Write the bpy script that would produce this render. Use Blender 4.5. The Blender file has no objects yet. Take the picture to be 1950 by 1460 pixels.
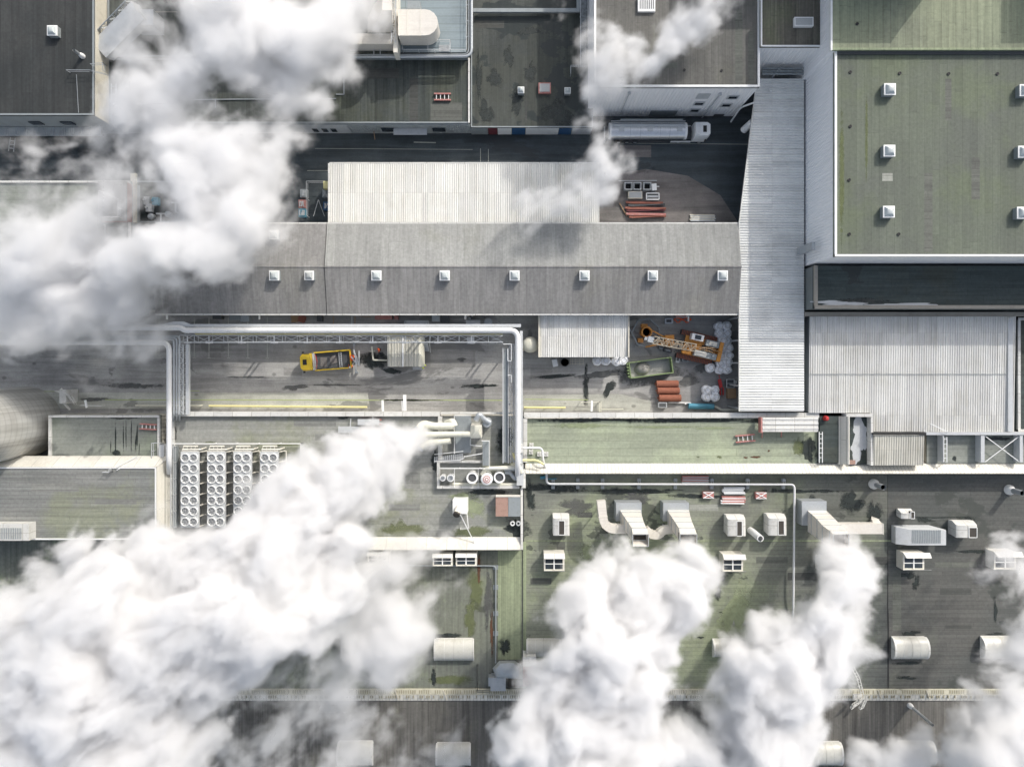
import bpy, bmesh, math, random
from mathutils import Vector, Matrix
R = math.radians
random.seed(7)
S = bpy.context.scene
COL = S.collection
H, F, CX, CY = 110.0, 1300.0, 975.0, 690.0      # camera height, focal length in photo pixels, nadir pixel

# ---------------------------------------------------------------- camera, sky, sun, exposure
cam = bpy.data.objects.new('camera', bpy.data.cameras.new('camera')); COL.objects.link(cam)
cam.location = (0, 0, H)
cam.data.sensor_width = 36; cam.data.lens = 24
cam.data.shift_y = -(730 - CY) / 1950
cam.data.clip_end = 2000; cam.data.clip_start = 1
S.camera = cam
SUN_EL = R(33); SUN_AZ = math.atan2(.60, .80)
w = bpy.data.worlds.new('World'); S.world = w; w.use_nodes = True
_n = w.node_tree
sk = _n.nodes.new('ShaderNodeTexSky'); sk.sky_type = 'NISHITA'; sk.sun_disc = False
sk.sun_elevation = SUN_EL; sk.sun_rotation = SUN_AZ; sk.air_density = 1.0; sk.dust_density = 4.0; sk.ozone_density = 1.0
_hs = _n.nodes.new('ShaderNodeHueSaturation'); _hs.inputs['Saturation'].default_value = .62   # hazy, half clouded sky
_n.links.new(sk.outputs[0], _hs.inputs['Color']); _n.links.new(_hs.outputs[0], _n.nodes['Background'].inputs[0]); _n.nodes['Background'].inputs[1].default_value = .15
sl = bpy.data.lights.new('sun', 'SUN'); sl.energy = 2.0; sl.angle = R(.6); sl.color = (1, .955, .89)
so = bpy.data.objects.new('sun', sl); COL.objects.link(so)
SUNV = Vector((math.sin(SUN_AZ) * math.cos(SUN_EL), math.cos(SUN_AZ) * math.cos(SUN_EL), math.sin(SUN_EL)))
so.rotation_euler = SUNV.to_track_quat('Z', 'Y').to_euler(); so.location = SUNV * 150
S.view_settings.view_transform = 'Standard'; S.view_settings.look = 'None'; S.view_settings.gamma = 1
S.view_settings.exposure = .5
S.cycles.max_bounces = 14; S.cycles.volume_bounces = 12; S.cycles.volume_step_rate = 1.6; S.cycles.diffuse_bounces = 3
S.cycles.transparent_max_bounces = 12
S.cycles.use_adaptive_sampling = True; S.cycles.adaptive_threshold = .02
S.cycles.use_denoising = True

# ---------------------------------------------------------------- helpers
def W(px, py, z):
    return Vector(((px - CX) / F * (H - z), -(py - CY) / F * (H - z), z))
def m(px, z):            # photo pixels -> metres at height z
    return px / F * (H - z)

class MB:
    def __init__(s): s.v = []; s.f = []
    def add(s, vs, fs):
        k = len(s.v); s.v += [Vector(v) for v in vs]; s.f += [tuple(i + k for i in f) for f in fs]; return s
    def poly(s, pts): return s.add(pts, [tuple(range(len(pts)))])
    def box(s, x0, y0, z0, x1, y1, z1, rz=0, c=None):
        x0, x1 = min(x0, x1), max(x0, x1); y0, y1 = min(y0, y1), max(y0, y1)
        vs = [Vector(p) for p in ((x0,y0,z0),(x1,y0,z0),(x1,y1,z0),(x0,y1,z0),(x0,y0,z1),(x1,y0,z1),(x1,y1,z1),(x0,y1,z1))]
        if rz:
            c = Vector(c) if c is not None else Vector(((x0+x1)/2, (y0+y1)/2, 0))
            M = Matrix.Rotation(rz, 3, 'Z'); c = Vector((c.x, c.y, 0)); vs = [M @ (v - c) + c for v in vs]
        return s.add(vs, [(0,3,2,1),(4,5,6,7),(0,1,5,4),(1,2,6,5),(2,3,7,6),(3,0,4,7)])
    def pbox(s, a, b, c, d, z0, z1, rz=0, g=0):      # photo rectangle of the top face
        p, q = W(a, b, z1), W(c, d, z1)
        return s.box(p.x-g, q.y-g, z0, q.x+g, p.y+g, z1, rz)
    def cbox(s, px, py, wx, wy, z0, z1, rz=0):        # centred on a photo point, size in metres
        c = W(px, py, z1); return s.box(c.x-wx/2, c.y-wy/2, z0, c.x+wx/2, c.y+wy/2, z1, rz)
    def prism(s, pts, z0, z1):
        n = len(pts)
        vs = [Vector((p[0], p[1], z0)) for p in pts] + [Vector((p[0], p[1], z1)) for p in pts]
        return s.add(vs, [tuple(range(n))[::-1], tuple(range(n, 2*n))] + [(i, (i+1) % n, n+(i+1) % n, n+i) for i in range(n)])
    def loft(s, rings, cap0=True, cap1=True):
        n = len(rings[0]); vs = [Vector(p) for r in rings for p in r]; fs = []
        for k in range(len(rings)-1):
            for i in range(n):
                a, b = k*n+i, k*n+(i+1) % n; fs.append((a, b, b+n, a+n))
        if cap0: fs.append(tuple(range(n))[::-1])
        if cap1: fs.append(tuple(range((len(rings)-1)*n, len(rings)*n)))
        return s.add(vs, fs)
    def sweep(s, pts, sec, cap=True):
        pts = [Vector(p) for p in pts]; rings = []
        for i, p in enumerate(pts):
            t = (pts[min(i+1, len(pts)-1)] - pts[max(i-1, 0)]).normalized()
            if 0 < i < len(pts)-1:
                d0 = (p-pts[i-1]).normalized(); d1 = (pts[i+1]-p).normalized(); t = (d0+d1).normalized()
                k = 1/max(.35, t.dot(d1))
            else: k = 1
            up = Vector((0,0,1)) if abs(t.z) < .9 else Vector((0,1,0))
            a = t.cross(up).normalized(); b = a.cross(t).normalized()
            rings.append([p + a*x*k + b*y for x, y in sec])
        return s.loft(rings, cap, cap)
    def tube(s, pts, r, n=10, cap=True):
        return s.sweep(pts, [(math.cos(2*math.pi*i/n)*r, math.sin(2*math.pi*i/n)*r) for i in range(n)], cap)
    def bar(s, a, b, w=.08, h=None):
        h = h or w; return s.sweep([a, b], [(-w/2,-h/2),(w/2,-h/2),(w/2,h/2),(-w/2,h/2)])
    def bars(s, pts, w=.08, h=None):
        for a, b in zip(pts, pts[1:]): s.bar(a, b, w, h)
        return s
    def lathe(s, prof, c, n=24):
        c = Vector(c); rings = [[c + Vector((math.cos(2*math.pi*i/n)*max(r, .001), math.sin(2*math.pi*i/n)*max(r, .001), z)) for i in range(n)] for r, z in prof]
        return s.loft(rings)
    def ring(s, c, ro, ri, z0, z1, n=24):
        c = Vector(c); pr = [(ro, z0), (ro, z1), (ri, z1), (ri, z0)]
        vs = []; fs = []
        for i in range(n):
            a = 2*math.pi*i/n
            vs += [c + Vector((math.cos(a)*r, math.sin(a)*r, z)) for r, z in pr]
        for i in range(n):
            for k in range(4): fs.append((i*4+k, ((i+1) % n)*4+k, ((i+1) % n)*4+(k+1) % 4, i*4+(k+1) % 4))
        return s.add(vs, fs)
    def blob(s, c, rx, ry, rz, n=10, k=6, jit=.0, rnd=None):
        c = Vector(c); rings = []
        rnd = rnd or random
        for j in range(k+1):
            a = -math.pi/2 + math.pi*j/k
            rings.append([c + Vector((math.cos(2*math.pi*i/n)*rx*max(.02, math.cos(a)), math.sin(2*math.pi*i/n)*ry*max(.02, math.cos(a)), math.sin(a)*rz))*(1) + Vector((rnd.uniform(-jit, jit), rnd.uniform(-jit, jit), rnd.uniform(-jit, jit))) for i in range(n)])
        return s.loft(rings)
    def rail(s, pts, h=1.1, step=1.6, w=.06, mid=True):
        pts = [Vector(p) for p in pts]
        for a, b in zip(pts, pts[1:]):
            L = (b-a).length; n = max(1, int(L/step))
            for i in range(n+1):
                p = a.lerp(b, i/n); s.bar(p, p+Vector((0,0,h)), w)
            s.bar(a+Vector((0,0,h)), b+Vector((0,0,h)), w)
            if mid: s.bar(a+Vector((0,0,h*.5)), b+Vector((0,0,h*.5)), w*.8)
        return s
    def truss(s, a, b, wv, hv, n, w=.09):            # box lattice: a->b axis, wv width vector, hv height vector
        a, b, wv, hv = map(Vector, (a, b, wv, hv))
        cs = [(-.5,-.5),(.5,-.5),(.5,.5),(-.5,.5)]
        off = [wv*x+hv*y for x, y in cs]
        for o in off: s.bar(a+o, b+o, w*1.25)
        for i in range(n):
            p, q = a.lerp(b, i/n), a.lerp(b, (i+1)/n)
            for k in range(4):
                o1, o2 = off[k], off[(k+1) % 4]
                s.bar(p+o1, p+o2, w)
                s.bar((p if i % 2 else q)+o1, (q if i % 2 else p)+o2, w)
        return s
    def corr(s, poly, z0, z1, pitch, amp, along):     # corrugated sheet over a world quad (x0,y0,x1,y1); ribs run along 'x' or 'y'; z from z0 (low coordinate) to z1
        x0, y0, x1, y1 = poly[:4]
        vs = []; fs = []
        lo, hi = (y0, y1) if along == 'x' else (x0, x1)
        n = max(2, int((hi-lo)/pitch)); sec = []
        for i in range(n):
            t = lo+(hi-lo)*i/n; d = (hi-lo)/n
            sec += [(t, 0), (t+d*.42, 0), (t+d*.55, amp), (t+d*.87, amp)]
        sec.append((hi, 0))
        for t, a in sec:
            if along == 'x':
                k = (t-y0)/(y1-y0)
                xa, xb = (poly[4](t), poly[5](t)) if len(poly) > 4 else (x0, x1)
                z = z0+(z1-z0)*k+a; vs += [(xa, t, z), (xb, t, z)]
            else:
                vs += [(t, y0, z0+a), (t, y1, z1+a)]
        for i in range(len(sec)-1): fs.append((2*i, 2*i+1, 2*i+3, 2*i+2))
        return s.add(vs, fs)

def fillet(pts, r, n=5):
    pts = [Vector(p) for p in pts]; out = [pts[0]]
    for i in range(1, len(pts)-1):
        p = pts[i]; a = (pts[i-1]-p); b = (pts[i+1]-p)
        k = min(r, a.length*.49, b.length*.49)
        A = p+a.normalized()*k; B = p+b.normalized()*k
        for j in range(n+1):
            t = j/n; out.append(A*(1-t)**2 + p*2*t*(1-t) + B*t*t)
    out.append(pts[-1]); return out

def mesh_of(mb, name, mat, origin=Vector((0,0,0)), keep=False):
    me = bpy.data.meshes.new(name)
    me.from_pydata([tuple(v-origin) for v in mb.v], [], mb.f)
    if not keep:
        bm = bmesh.new(); bm.from_mesh(me); bmesh.ops.recalc_face_normals(bm, faces=bm.faces); bm.to_mesh(me); bm.free()
    for p in me.polygons: p.use_smooth = True
    me.set_sharp_from_angle(angle=R(38))
    me.materials.append(mat); me.update()
    return me
def props(o, label=None, cat=None, group=None, kind=None):
    if label: o['label'] = label
    if cat: o['category'] = cat
    if group: o['group'] = group
    if kind: o['kind'] = kind
    return o
def thing(name, label, cat, loc=(0,0,0), group=None):
    o = bpy.data.objects.new(name, None); o.empty_display_size = .3; COL.objects.link(o)
    o.location = Vector(loc); return props(o, label, cat, group)
def root_loc(o):
    p = Vector((0,0,0))
    while o is not None: p += o.location; o = o.parent
    return p
def part(parent, name, mb, mat, label=None, kind=None):
    o = bpy.data.objects.new(name, mesh_of(mb, name, mat, root_loc(parent))); COL.objects.link(o)
    o.parent = parent; return props(o, label, None, None, kind)
def solo(name, label, cat, mb, mat, group=None, kind=None):
    xs = [v.x for v in mb.v]; ys = [v.y for v in mb.v]; zs = [v.z for v in mb.v]
    org = Vector(((min(xs)+max(xs))/2, (min(ys)+max(ys))/2, min(zs)))
    o = bpy.data.objects.new(name, mesh_of(mb, name, mat, org)); o.location = org; COL.objects.link(o)
    return props(o, label, cat, group, kind)
def struct(name, mb, mat, label=None):
    o = bpy.data.objects.new(name, mesh_of(mb, name, mat)); COL.objects.link(o)
    return props(o, label, None, None, 'structure')
def dup(root, loc, rz=0, label=None, group=None, scale=None):
    def cp(o, par):
        c = o.copy(); COL.objects.link(c)
        if par is not None: c.parent = par
        for ch in o.children: cp(ch, c)
        return c
    r = cp(root, None); r.location = Vector(loc); r.rotation_euler = (0, 0, rz)
    if scale: r.scale = scale
    if label: r['label'] = label
    if group: r['group'] = group
    return r
def place(root, loc, rz=0, scale=None):
    root.location = Vector(loc); root.rotation_euler = (0, 0, rz)
    if scale: root.scale = scale
    return root

# ---------------------------------------------------------------- materials
class NT:
    def __init__(s, name):
        s.m = bpy.data.materials.new(name); s.m.use_nodes = True; s.t = s.m.node_tree
        s.b = s.t.nodes['Principled BSDF']; s.tc = s.t.nodes.new('ShaderNodeTexCoord').outputs['Object']
    def n(s, k, **kw):
        x = s.t.nodes.new('ShaderNode'+k)
        for a, b in kw.items(): setattr(x, a, b)
        return x
    def l(s, a, b): s.t.links.new(a, b)
    def set(s, node, key, v):
        i = node.inputs[key]
        if hasattr(v, 'node'): s.l(v, i)
        else: i.default_value = v
    def map(s, scale=(1,1,1), rot=0, src=None, loc=(0,0,0)):
        if abs(rot) > .8: scale = (scale[1], scale[0], scale[2])     # the node scales before it turns
        x = s.n('Mapping'); s.l(src or s.tc, x.inputs[0]); x.inputs['Scale'].default_value = scale; x.inputs['Rotation'].default_value = (0,0,rot); x.inputs['Location'].default_value = loc
        return x.outputs[0]
    def noise(s, vec, scale, detail=5, rough=.6, dist=0):
        x = s.n('TexNoise'); s.l(vec, x.inputs['Vector']); x.inputs['Scale'].default_value = scale; x.inputs['Detail'].default_value = detail; x.inputs['Roughness'].default_value = rough; x.inputs['Distortion'].default_value = dist
        return x.outputs['Fac']
    def ramp(s, v, a, b, lo=0., hi=1.):
        x = s.n('MapRange'); s.l(v, x.inputs[0]); x.inputs[1].default_value = a; x.inputs[2].default_value = b; x.inputs[3].default_value = lo; x.inputs[4].default_value = hi
        x.interpolation_type = 'SMOOTHSTEP' if abs(b-a) < .5 else 'LINEAR'
        return x.outputs[0]
    def math(s, op, a, b):
        x = s.n('Math', operation=op); s.set(x, 0, a); s.set(x, 1, b); return x.outputs[0]
    def mix(s, fac, a, b, mode='MIX'):
        x = s.n('Mix', data_type='RGBA', blend_type=mode); s.set(x, 0, fac)
        for k, v in ((6, a), (7, b)):
            if isinstance(v, tuple): v = tuple(v)[:3]+(1,)
            s.set(x, k, v)
        return x.outputs[2]
    def grey(s, v):
        x = s.n('CombineColor'); [s.l(v, x.inputs[i]) for i in range(3)]; return x.outputs[0]
    def finish(s, col, rough=.7, metal=0, bump=None, bs=.3, bd=.02, spec=.5):
        if isinstance(col, tuple): col = tuple(col)[:3]+(1,)
        s.set(s.b, 'Base Color', col); s.set(s.b, 'Roughness', rough); s.set(s.b, 'Metallic', metal); s.set(s.b, 'Specular IOR Level', spec)
        if bump is not None:
            x = s.n('Bump'); s.l(bump, x.inputs['Height']); x.inputs['Strength'].default_value = bs; x.inputs['Distance'].default_value = bd; s.l(x.outputs[0], s.b.inputs['Normal'])
        return s.m

def membrane(name, c1, c2, moss=None, rot=0, sheet=(7, 1.05), streak=.35, wet=0., mossamt=.5, seam=.6, wetcol=None, xshade=None):
    """bitumen roofing: sheets with seams, tone patches, weather streaks, moss and damp patches"""
    s = NT(name); v = s.map(rot=rot)
    big = s.noise(s.tc, .055, 7, .62)
    col = s.mix(s.ramp(big, .36, .66), c1, c2)
    if moss:
        mn = s.noise(s.map(scale=(1,1,1), loc=(13, 5, 0)), .085, 9, .68)
        col = s.mix(s.ramp(mn, .62-mossamt*.35, .78-mossamt*.3, 0, .9), col, moss)
    if xshade:  # painted shade: colour darkens along world x
        gp = s.n('NewGeometry').outputs['Position']; sx = s.n('SeparateXYZ'); s.l(gp, sx.inputs[0])
        gx = s.math('ADD', sx.outputs[0], s.math('MULTIPLY', s.math('SUBTRACT', s.noise(s.tc, .09, 7, .65), .5), 40.))
        col = s.mix(s.ramp(gx, xshade[0], xshade[1]), col, s.mix(s.ramp(big, .36, .66), xshade[2], xshade[3]))
    # each strip of felt starts at its own place along its length
    sv = s.n('SeparateXYZ'); s.l(v, sv.inputs[0]); row = s.math('FLOOR', s.math('DIVIDE', sv.outputs[1], sheet[1]), 0.)
    wn_ = s.n('TexWhiteNoise', noise_dimensions='1D'); s.l(row, wn_.inputs['W'])
    cv = s.n('CombineXYZ'); s.l(s.math('ADD', sv.outputs[0], s.math('MULTIPLY', wn_.outputs['Value'], sheet[0]*3.)), cv.inputs[0]); s.l(sv.outputs[1], cv.inputs[1])
    br = s.n('TexBrick'); s.l(cv.outputs[0], br.inputs['Vector']); br.inputs['Scale'].default_value = 1
    br.inputs['Brick Width'].default_value = sheet[0]; br.inputs['Row Height'].default_value = sheet[1]
    br.inputs['Mortar Size'].default_value = .035; br.inputs['Mortar Smooth'].default_value = .4; br.offset = 0
    br.inputs['Color1'].default_value = (.90,.90,.90,1); br.inputs['Color2'].default_value = (1.10,1.10,1.09,1); br.inputs['Mortar'].default_value = (seam,)*3+(1,)
    col = s.mix(.75, col, br.outputs['Color'], 'MULTIPLY')
    st = s.noise(s.map(scale=(.07, 1.9, 1), rot=rot), 1.0, 6, .65)
    col = s.mix(1., col, s.grey(s.ramp(st, .3, .8, 1+streak*.75, 1-streak)), 'MULTIPLY')
    fine = s.noise(s.tc, 2.3, 6, .7)
    col = s.mix(1., col, s.grey(s.ramp(fine, .25, .75, .80, 1.18)), 'MULTIPLY')
    rough = .8
    if wet:
        wn = s.noise(s.map(scale=(.8,1.1,1), loc=(3, 40, 0)), .13, 8, .6)
        wf = s.ramp(wn, .66-wet*.2, .675-wet*.2)
        col = s.mix(s.math('MULTIPLY', wf, .75), col, wetcol or tuple(c*.38 for c in c1))
        rough = s.ramp(wf, 0, 1, .8, .4)
    return s.finish(col, rough, 0, s.math('ADD', fine, s.math('MULTIPLY', br.outputs['Fac'], -.6)), .35, .02, .3)

def sheetmetal(name, c1, dirt=(.25,.23,.17), amt=.35, rot=0, rough=.5, metal=.0, lines=0, fine=1., panels=False):
    """painted or galvanised sheet with dirt running along the ribs"""
    s = NT(name)
    a = s.noise(s.tc, .22, 7, .65); b = s.noise(s.map(scale=(.10, 3.2, 3.2), rot=rot), 1., 5, .7); c = s.noise(s.tc, 3.5, 4, .7)
    f = s.ramp(s.math('ADD', s.math('MULTIPLY', a, .5), s.math('MULTIPLY', b, .5)), .42, .72, 0, amt)
    col = s.mix(f, c1, dirt)
    sp = s.noise(s.tc, 1.1, 9, .75)
    col = s.mix(s.ramp(sp, .66, .74, 0, amt*1.2), col, tuple(d*.5 for d in dirt))
    col = s.mix(1., col, s.grey(s.ramp(c, .25, .75, 1-.1*fine, 1+.08*fine)), 'MULTIPLY')
    if panels:
        br = s.n('TexBrick'); s.l(s.map(rot=rot), br.inputs['Vector']); br.inputs['Scale'].default_value = 1; br.offset = 0
        br.inputs['Brick Width'].default_value = 6.3; br.inputs['Row Height'].default_value = .93; br.inputs['Mortar Size'].default_value = .03; br.inputs['Mortar Smooth'].default_value = .6
        br.inputs['Color1'].default_value = (.88,.88,.88,1); br.inputs['Color2'].default_value = (1.05,1.05,1.04,1); br.inputs['Mortar'].default_value = (.78,.77,.74,1)
        col = s.mix(1., col, br.outputs['Color'], 'MULTIPLY')
        ru = s.noise(s.map(scale=(.35, 2.2, 1), rot=rot, loc=(4,9,0)), 1., 7, .75)
        col = s.mix(s.ramp(ru, .63, .78, 0, .45), col, (.30,.22,.15))
    if lines:
        br = s.n('TexBrick'); s.l(s.map(rot=rot), br.inputs['Vector']); br.inputs['Scale'].default_value = 1
        br.inputs['Brick Width'].default_value = 60; br.inputs['Row Height'].default_value = lines; br.inputs['Mortar Size'].default_value = .05
        br.inputs['Color1'].default_value = (.94,)*3+(1,); br.inputs['Color2'].default_value = (1.05,)*3+(1,); br.inputs['Mortar'].default_value = (.68,)*3+(1,)
        col = s.mix(1., col, br.outputs['Color'], 'MULTIPLY')
    return s.finish(col, rough, metal, c, .12, .01)

def paint(name, c, rough=.45, dirt=.25, dcol=(.12,.11,.09), metal=0, sc=1.2, joints=0):
    s = NT(name); a = s.noise(s.tc, sc, 8, .7); b = s.noise(s.tc, 6*sc, 4, .6)
    col = s.mix(s.ramp(a, .45, .8, 0, dirt), c, dcol)
    col = s.mix(1., col, s.grey(s.ramp(b, .25, .75, .92, 1.07)), 'MULTIPLY')
    if joints:
        br = s.n('TexBrick'); s.l(s.tc, br.inputs['Vector']); br.inputs['Scale'].default_value = 1; br.offset = 0
        br.inputs['Brick Width'].default_value = joints; br.inputs['Row Height'].default_value = joints; br.inputs['Mortar Size'].default_value = .045
        br.inputs['Color1'].default_value = (.90,.90,.90,1); br.inputs['Color2'].default_value = (1.06,1.06,1.05,1); br.inputs['Mortar'].default_value = (.62,.61,.58,1)
        col = s.mix(1., col, br.outputs['Color'], 'MULTIPLY')
    return s.finish(col, s.ramp(a, .3, .8, rough, min(1, rough+.25)), metal, b, .1, .01)

def ribwall(name, c, pitch=.3, dirt=.2, ax='x', rough=.5):
    """profiled wall cladding, profile as bump and a little dirt"""
    s = NT(name)
    wv = s.n('TexWave', wave_type='BANDS', bands_direction={'x': 'X', 'y': 'Y', 'z': 'Z'}[ax]); s.l(s.tc, wv.inputs['Vector'])
    wv.inputs['Scale'].default_value = .314/pitch; wv.inputs['Distortion'].default_value = 0
    a = s.noise(s.map(scale=(1,1,.25)), .9, 7, .65)
    col = s.mix(s.ramp(a, .45, .8, 0, dirt), c, (.16,.15,.12))
    return s.finish(col, rough, 0, wv.outputs['Fac'], 1., .06)

def asphalt(name, c1, c2, wet=.0, patch=True, rot=0, scratch=.3):
    s = NT(name)
    a = s.noise(s.tc, .05, 8, .62, .4); b = s.noise(s.map(scale=(.05,.8,1), rot=rot), 1., 8, .7, .6); f = s.noise(s.tc, 4., 6, .75)
    g = s.noise(s.map(loc=(31, 7, 0)), .3, 8, .7)
    col = s.mix(s.ramp(a, .36, .64), c1, c2)
    col = s.mix(1., col, s.grey(s.ramp(b, .3, .75, 1+scratch, 1-scratch)), 'MULTIPLY')
    col = s.mix(1., col, s.grey(s.ramp(g, .3, .7, .86, 1.14)), 'MULTIPLY')
    col = s.mix(1., col, s.grey(s.ramp(f, .25, .8, .82, 1.2)), 'MULTIPLY')
    vo = s.n('TexVoronoi', feature='F1'); s.l(s.map(scale=(.22,.3,1)), vo.inputs['Vector']); vo.inputs['Scale'].default_value = 1
    spot = s.ramp(vo.outputs['Distance'], .05, .11, .45, 0)
    col = s.mix(spot, col, (.02,.02,.02))
    rough = .85
    if wet:
        wn = s.noise(s.map(loc=(9, 70, 0), scale=(.5,1,1)), .11, 9, .62, .5)
        wf = s.ramp(wn, .63-wet*.2, .655-wet*.2)
        col = s.mix(s.math('MULTIPLY', wf, .7), col, tuple(x*.4 for x in c1)); rough = s.ramp(wf, 0, 1, .85, .4)
    return s.finish(col, rough, 0, f, .3, .02, .35)

def stainmat(name, c, rough=.5, k=1.):
    """a thin deposit or damp film with a broken, feathered edge"""
    s = NT(name); a = s.noise(s.tc, 1.5, 6, .7)
    gen = s.tc.node.outputs['Generated']
    v = s.n('VectorMath', operation='SUBTRACT'); s.l(gen, v.inputs[0]); v.inputs[1].default_value = (.5,.5,.5)
    sc = s.n('VectorMath', operation='MULTIPLY'); s.l(v.outputs[0], sc.inputs[0]); sc.inputs[1].default_value = (1,1,0)
    ln = s.n('VectorMath', operation='LENGTH'); s.l(sc.outputs[0], ln.inputs[0])
    nz = s.noise(s.tc, .9, 9, .72, .3)
    e = s.math('ADD', s.math('MULTIPLY', ln.outputs['Value'], -1.5), s.math('MULTIPLY', nz, 1.5))
    al = s.ramp(e, .0, .42, 0, k*.85)
    s.l(al, s.b.inputs['Alpha'])
    return s.finish(s.mix(s.ramp(a, .3, .75), c, tuple(x*1.5 for x in c)), rough, 0, None, spec=.4)

def seethrough_grate(name, c, pitch=.12):
    """open steel grating: real holes by alpha, in object space"""
    s = NT(name)
    wv = s.n('TexWave', wave_type='BANDS', bands_direction='X'); s.l(s.tc, wv.inputs['Vector']); wv.inputs['Scale'].default_value = .314/pitch
    al = s.ramp(wv.outputs['Fac'], .35, .5)
    s.l(al, s.b.inputs['Alpha'])
    return s.finish(s.mix(s.ramp(s.noise(s.tc, 2, 6), .4, .7), c, tuple(x*.6 for x in c)), .6, .3)

M = {}
# roofs (reflectances, some with painted shade; they look lighter in the sunlit picture)
M['roof_nw'] = membrane('roof_nw', (.052,.054,.053), (.034,.038,.039), None, rot=R(90), sheet=(14, 1.6), streak=.3, seam=.75)
M['roof_b'] = membrane('roof_b', (.078,.086,.080), (.048,.058,.056), (.070,.078,.060), rot=R(90), sheet=(14,1.1), streak=.45, mossamt=.4)
M['roof_c'] = membrane('roof_c', (.078,.086,.080), (.050,.057,.056), (.064,.07,.06), rot=R(90), sheet=(14,1.1), streak=.3, wet=.75, wetcol=(.018,.026,.027))
M['roof_d'] = membrane('roof_d', (.145,.142,.13), (.105,.105,.098), (.13,.13,.108), rot=R(90), sheet=(12,1.0), streak=.25, mossamt=.3)
M['roof_k'] = membrane('roof_k', (.13,.122,.10), (.085,.082,.07), (.14,.15,.095), rot=R(90), sheet=(8,1.0), streak=.6, mossamt=.5)
M['roof_n'] = membrane('roof_n', (.20,.222,.155), (.15,.162,.128), (.23,.255,.175), rot=R(90), sheet=(6,1.0), streak=.3, mossamt=.8)
M['roof_e'] = membrane('roof_e', (.126,.144,.112), (.112,.122,.108), (.126,.148,.10), rot=R(90), sheet=(9,1.05), streak=.14, mossamt=.5, seam=.72)
M['roof_g'] = membrane('roof_g', (.056,.070,.068), (.042,.056,.055), (.055,.062,.052), rot=0, sheet=(9,1.2), streak=.4, wet=.2)
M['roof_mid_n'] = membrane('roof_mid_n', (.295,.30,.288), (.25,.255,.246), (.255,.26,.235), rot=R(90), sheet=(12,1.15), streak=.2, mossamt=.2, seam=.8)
M['roof_mid_s'] = membrane('roof_mid_s', (.232,.23,.224), (.195,.195,.19), (.215,.213,.196), rot=R(90), sheet=(14,1.0), streak=.25, mossamt=.2, seam=.76)  # darker copy of roof_mid_n; carries the main gable's south-slope shade in its colour
M['roof_s1'] = membrane('roof_s1', (.235,.25,.225), (.19,.205,.19), (.20,.225,.18), rot=0, sheet=(9,1.05), streak=.2, mossamt=.35, seam=.7)
M['roof_s2'] = membrane('roof_s2', (.225,.23,.22), (.175,.185,.18), (.225,.24,.18), rot=0, sheet=(8,.62), streak=.35, mossamt=.4, seam=.6)
M['roof_s3'] = membrane('roof_s3', (.30,.305,.285), (.25,.258,.24), (.24,.255,.19), rot=0, sheet=(9,1.05), streak=.2, mossamt=.3, seam=.74)
M['roof_s4'] = membrane('roof_s4', (.29,.32,.24), (.25,.275,.215), (.35,.39,.275), rot=0, sheet=(13,1.15), streak=.2, mossamt=.45, seam=.62)
M['roof_s5'] = membrane('roof_s5', (.235,.252,.2), (.175,.183,.162), (.26,.295,.195), rot=0, sheet=(10,.66), streak=.2, wet=.28, mossamt=.5, seam=.62, wetcol=(.06,.066,.058), xshade=(32., 62., (.105,.105,.098), (.085,.092,.088)))  # grey felt tone plus shade put into the colour towards the east
M['roof_s5e'] = membrane('roof_s5e', (.115,.112,.104), (.088,.092,.088), (.13,.135,.10), rot=0, sheet=(10,.66), streak=.25, wet=.1, mossamt=.2, seam=.6)
M['roof_s5w'] = membrane('roof_s5w', (.165,.178,.145), (.125,.134,.122), (.24,.27,.18), rot=R(90), sheet=(10,.9), streak=.3, wet=.2, mossamt=.4, seam=.7)
M['roof_s6'] = membrane('roof_s6', (.135,.13,.118), (.095,.093,.086), (.14,.14,.11), rot=R(90), sheet=(30,1.1), streak=.6, mossamt=.2, seam=.55)
# claddings
M['corr_white_y'] = sheetmetal('corr_white_y', (.68,.68,.65), (.36,.34,.25), .42, rot=R(90), panels=True)
M['corr_grey_y'] = sheetmetal('corr_grey_y', (.68,.68,.655), (.32,.30,.22), .55, rot=R(90), panels=True)
M['corr_grey_x'] = sheetmetal('corr_grey_x', (.76,.77,.75), (.30,.30,.27), .45, rot=0, panels=True)
M['corr_dirty'] = sheetmetal('corr_dirty', (.56,.55,.49), (.2,.19,.13), .65, rot=R(90), panels=True)
M['wall_white'] = ribwall('wall_white', (.90,.90,.90), .5, .05, 'x')
M['wall_white_e'] = ribwall('wall_white_e', (.88,.89,.90), .45, .06, 'y')
M['wall_grey'] = ribwall('wall_grey', (.34,.37,.38), .35, .35, 'x')
M['wall_cream'] = ribwall('wall_cream', (.55,.53,.46), .6, .35, 'y')
M['wall_dark'] = ribwall('wall_dark', (.16,.18,.18), .4, .4, 'x')
M['concrete'] = paint('concrete', (.30,.28,.24), .85, .5, (.12,.11,.09), sc=.5)
M['flash'] = sheetmetal('flash', (.68,.665,.605), (.34,.32,.24), .45, rot=R(90), rough=.5, lines=3.1)
M['flash_ribbed'] = sheetmetal('flash_ribbed', (.65,.635,.57), (.34,.31,.22), .35, rot=R(90), rough=.5, lines=.55)
M['coping'] = paint('coping', (.62,.62,.595), .5, .5, (.27,.26,.22), joints=2.9)
M['white'] = paint('white', (.76,.77,.76), .4, .15, (.3,.29,.26))
M['offwhite'] = paint('offwhite', (.66,.64,.57), .5, .3, (.28,.25,.2))
M['cream'] = paint('cream', (.60,.57,.48), .5, .35, (.25,.22,.15))
M['lightgrey'] = paint('lightgrey', (.48,.50,.51), .45, .3, (.2,.2,.18))
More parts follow.
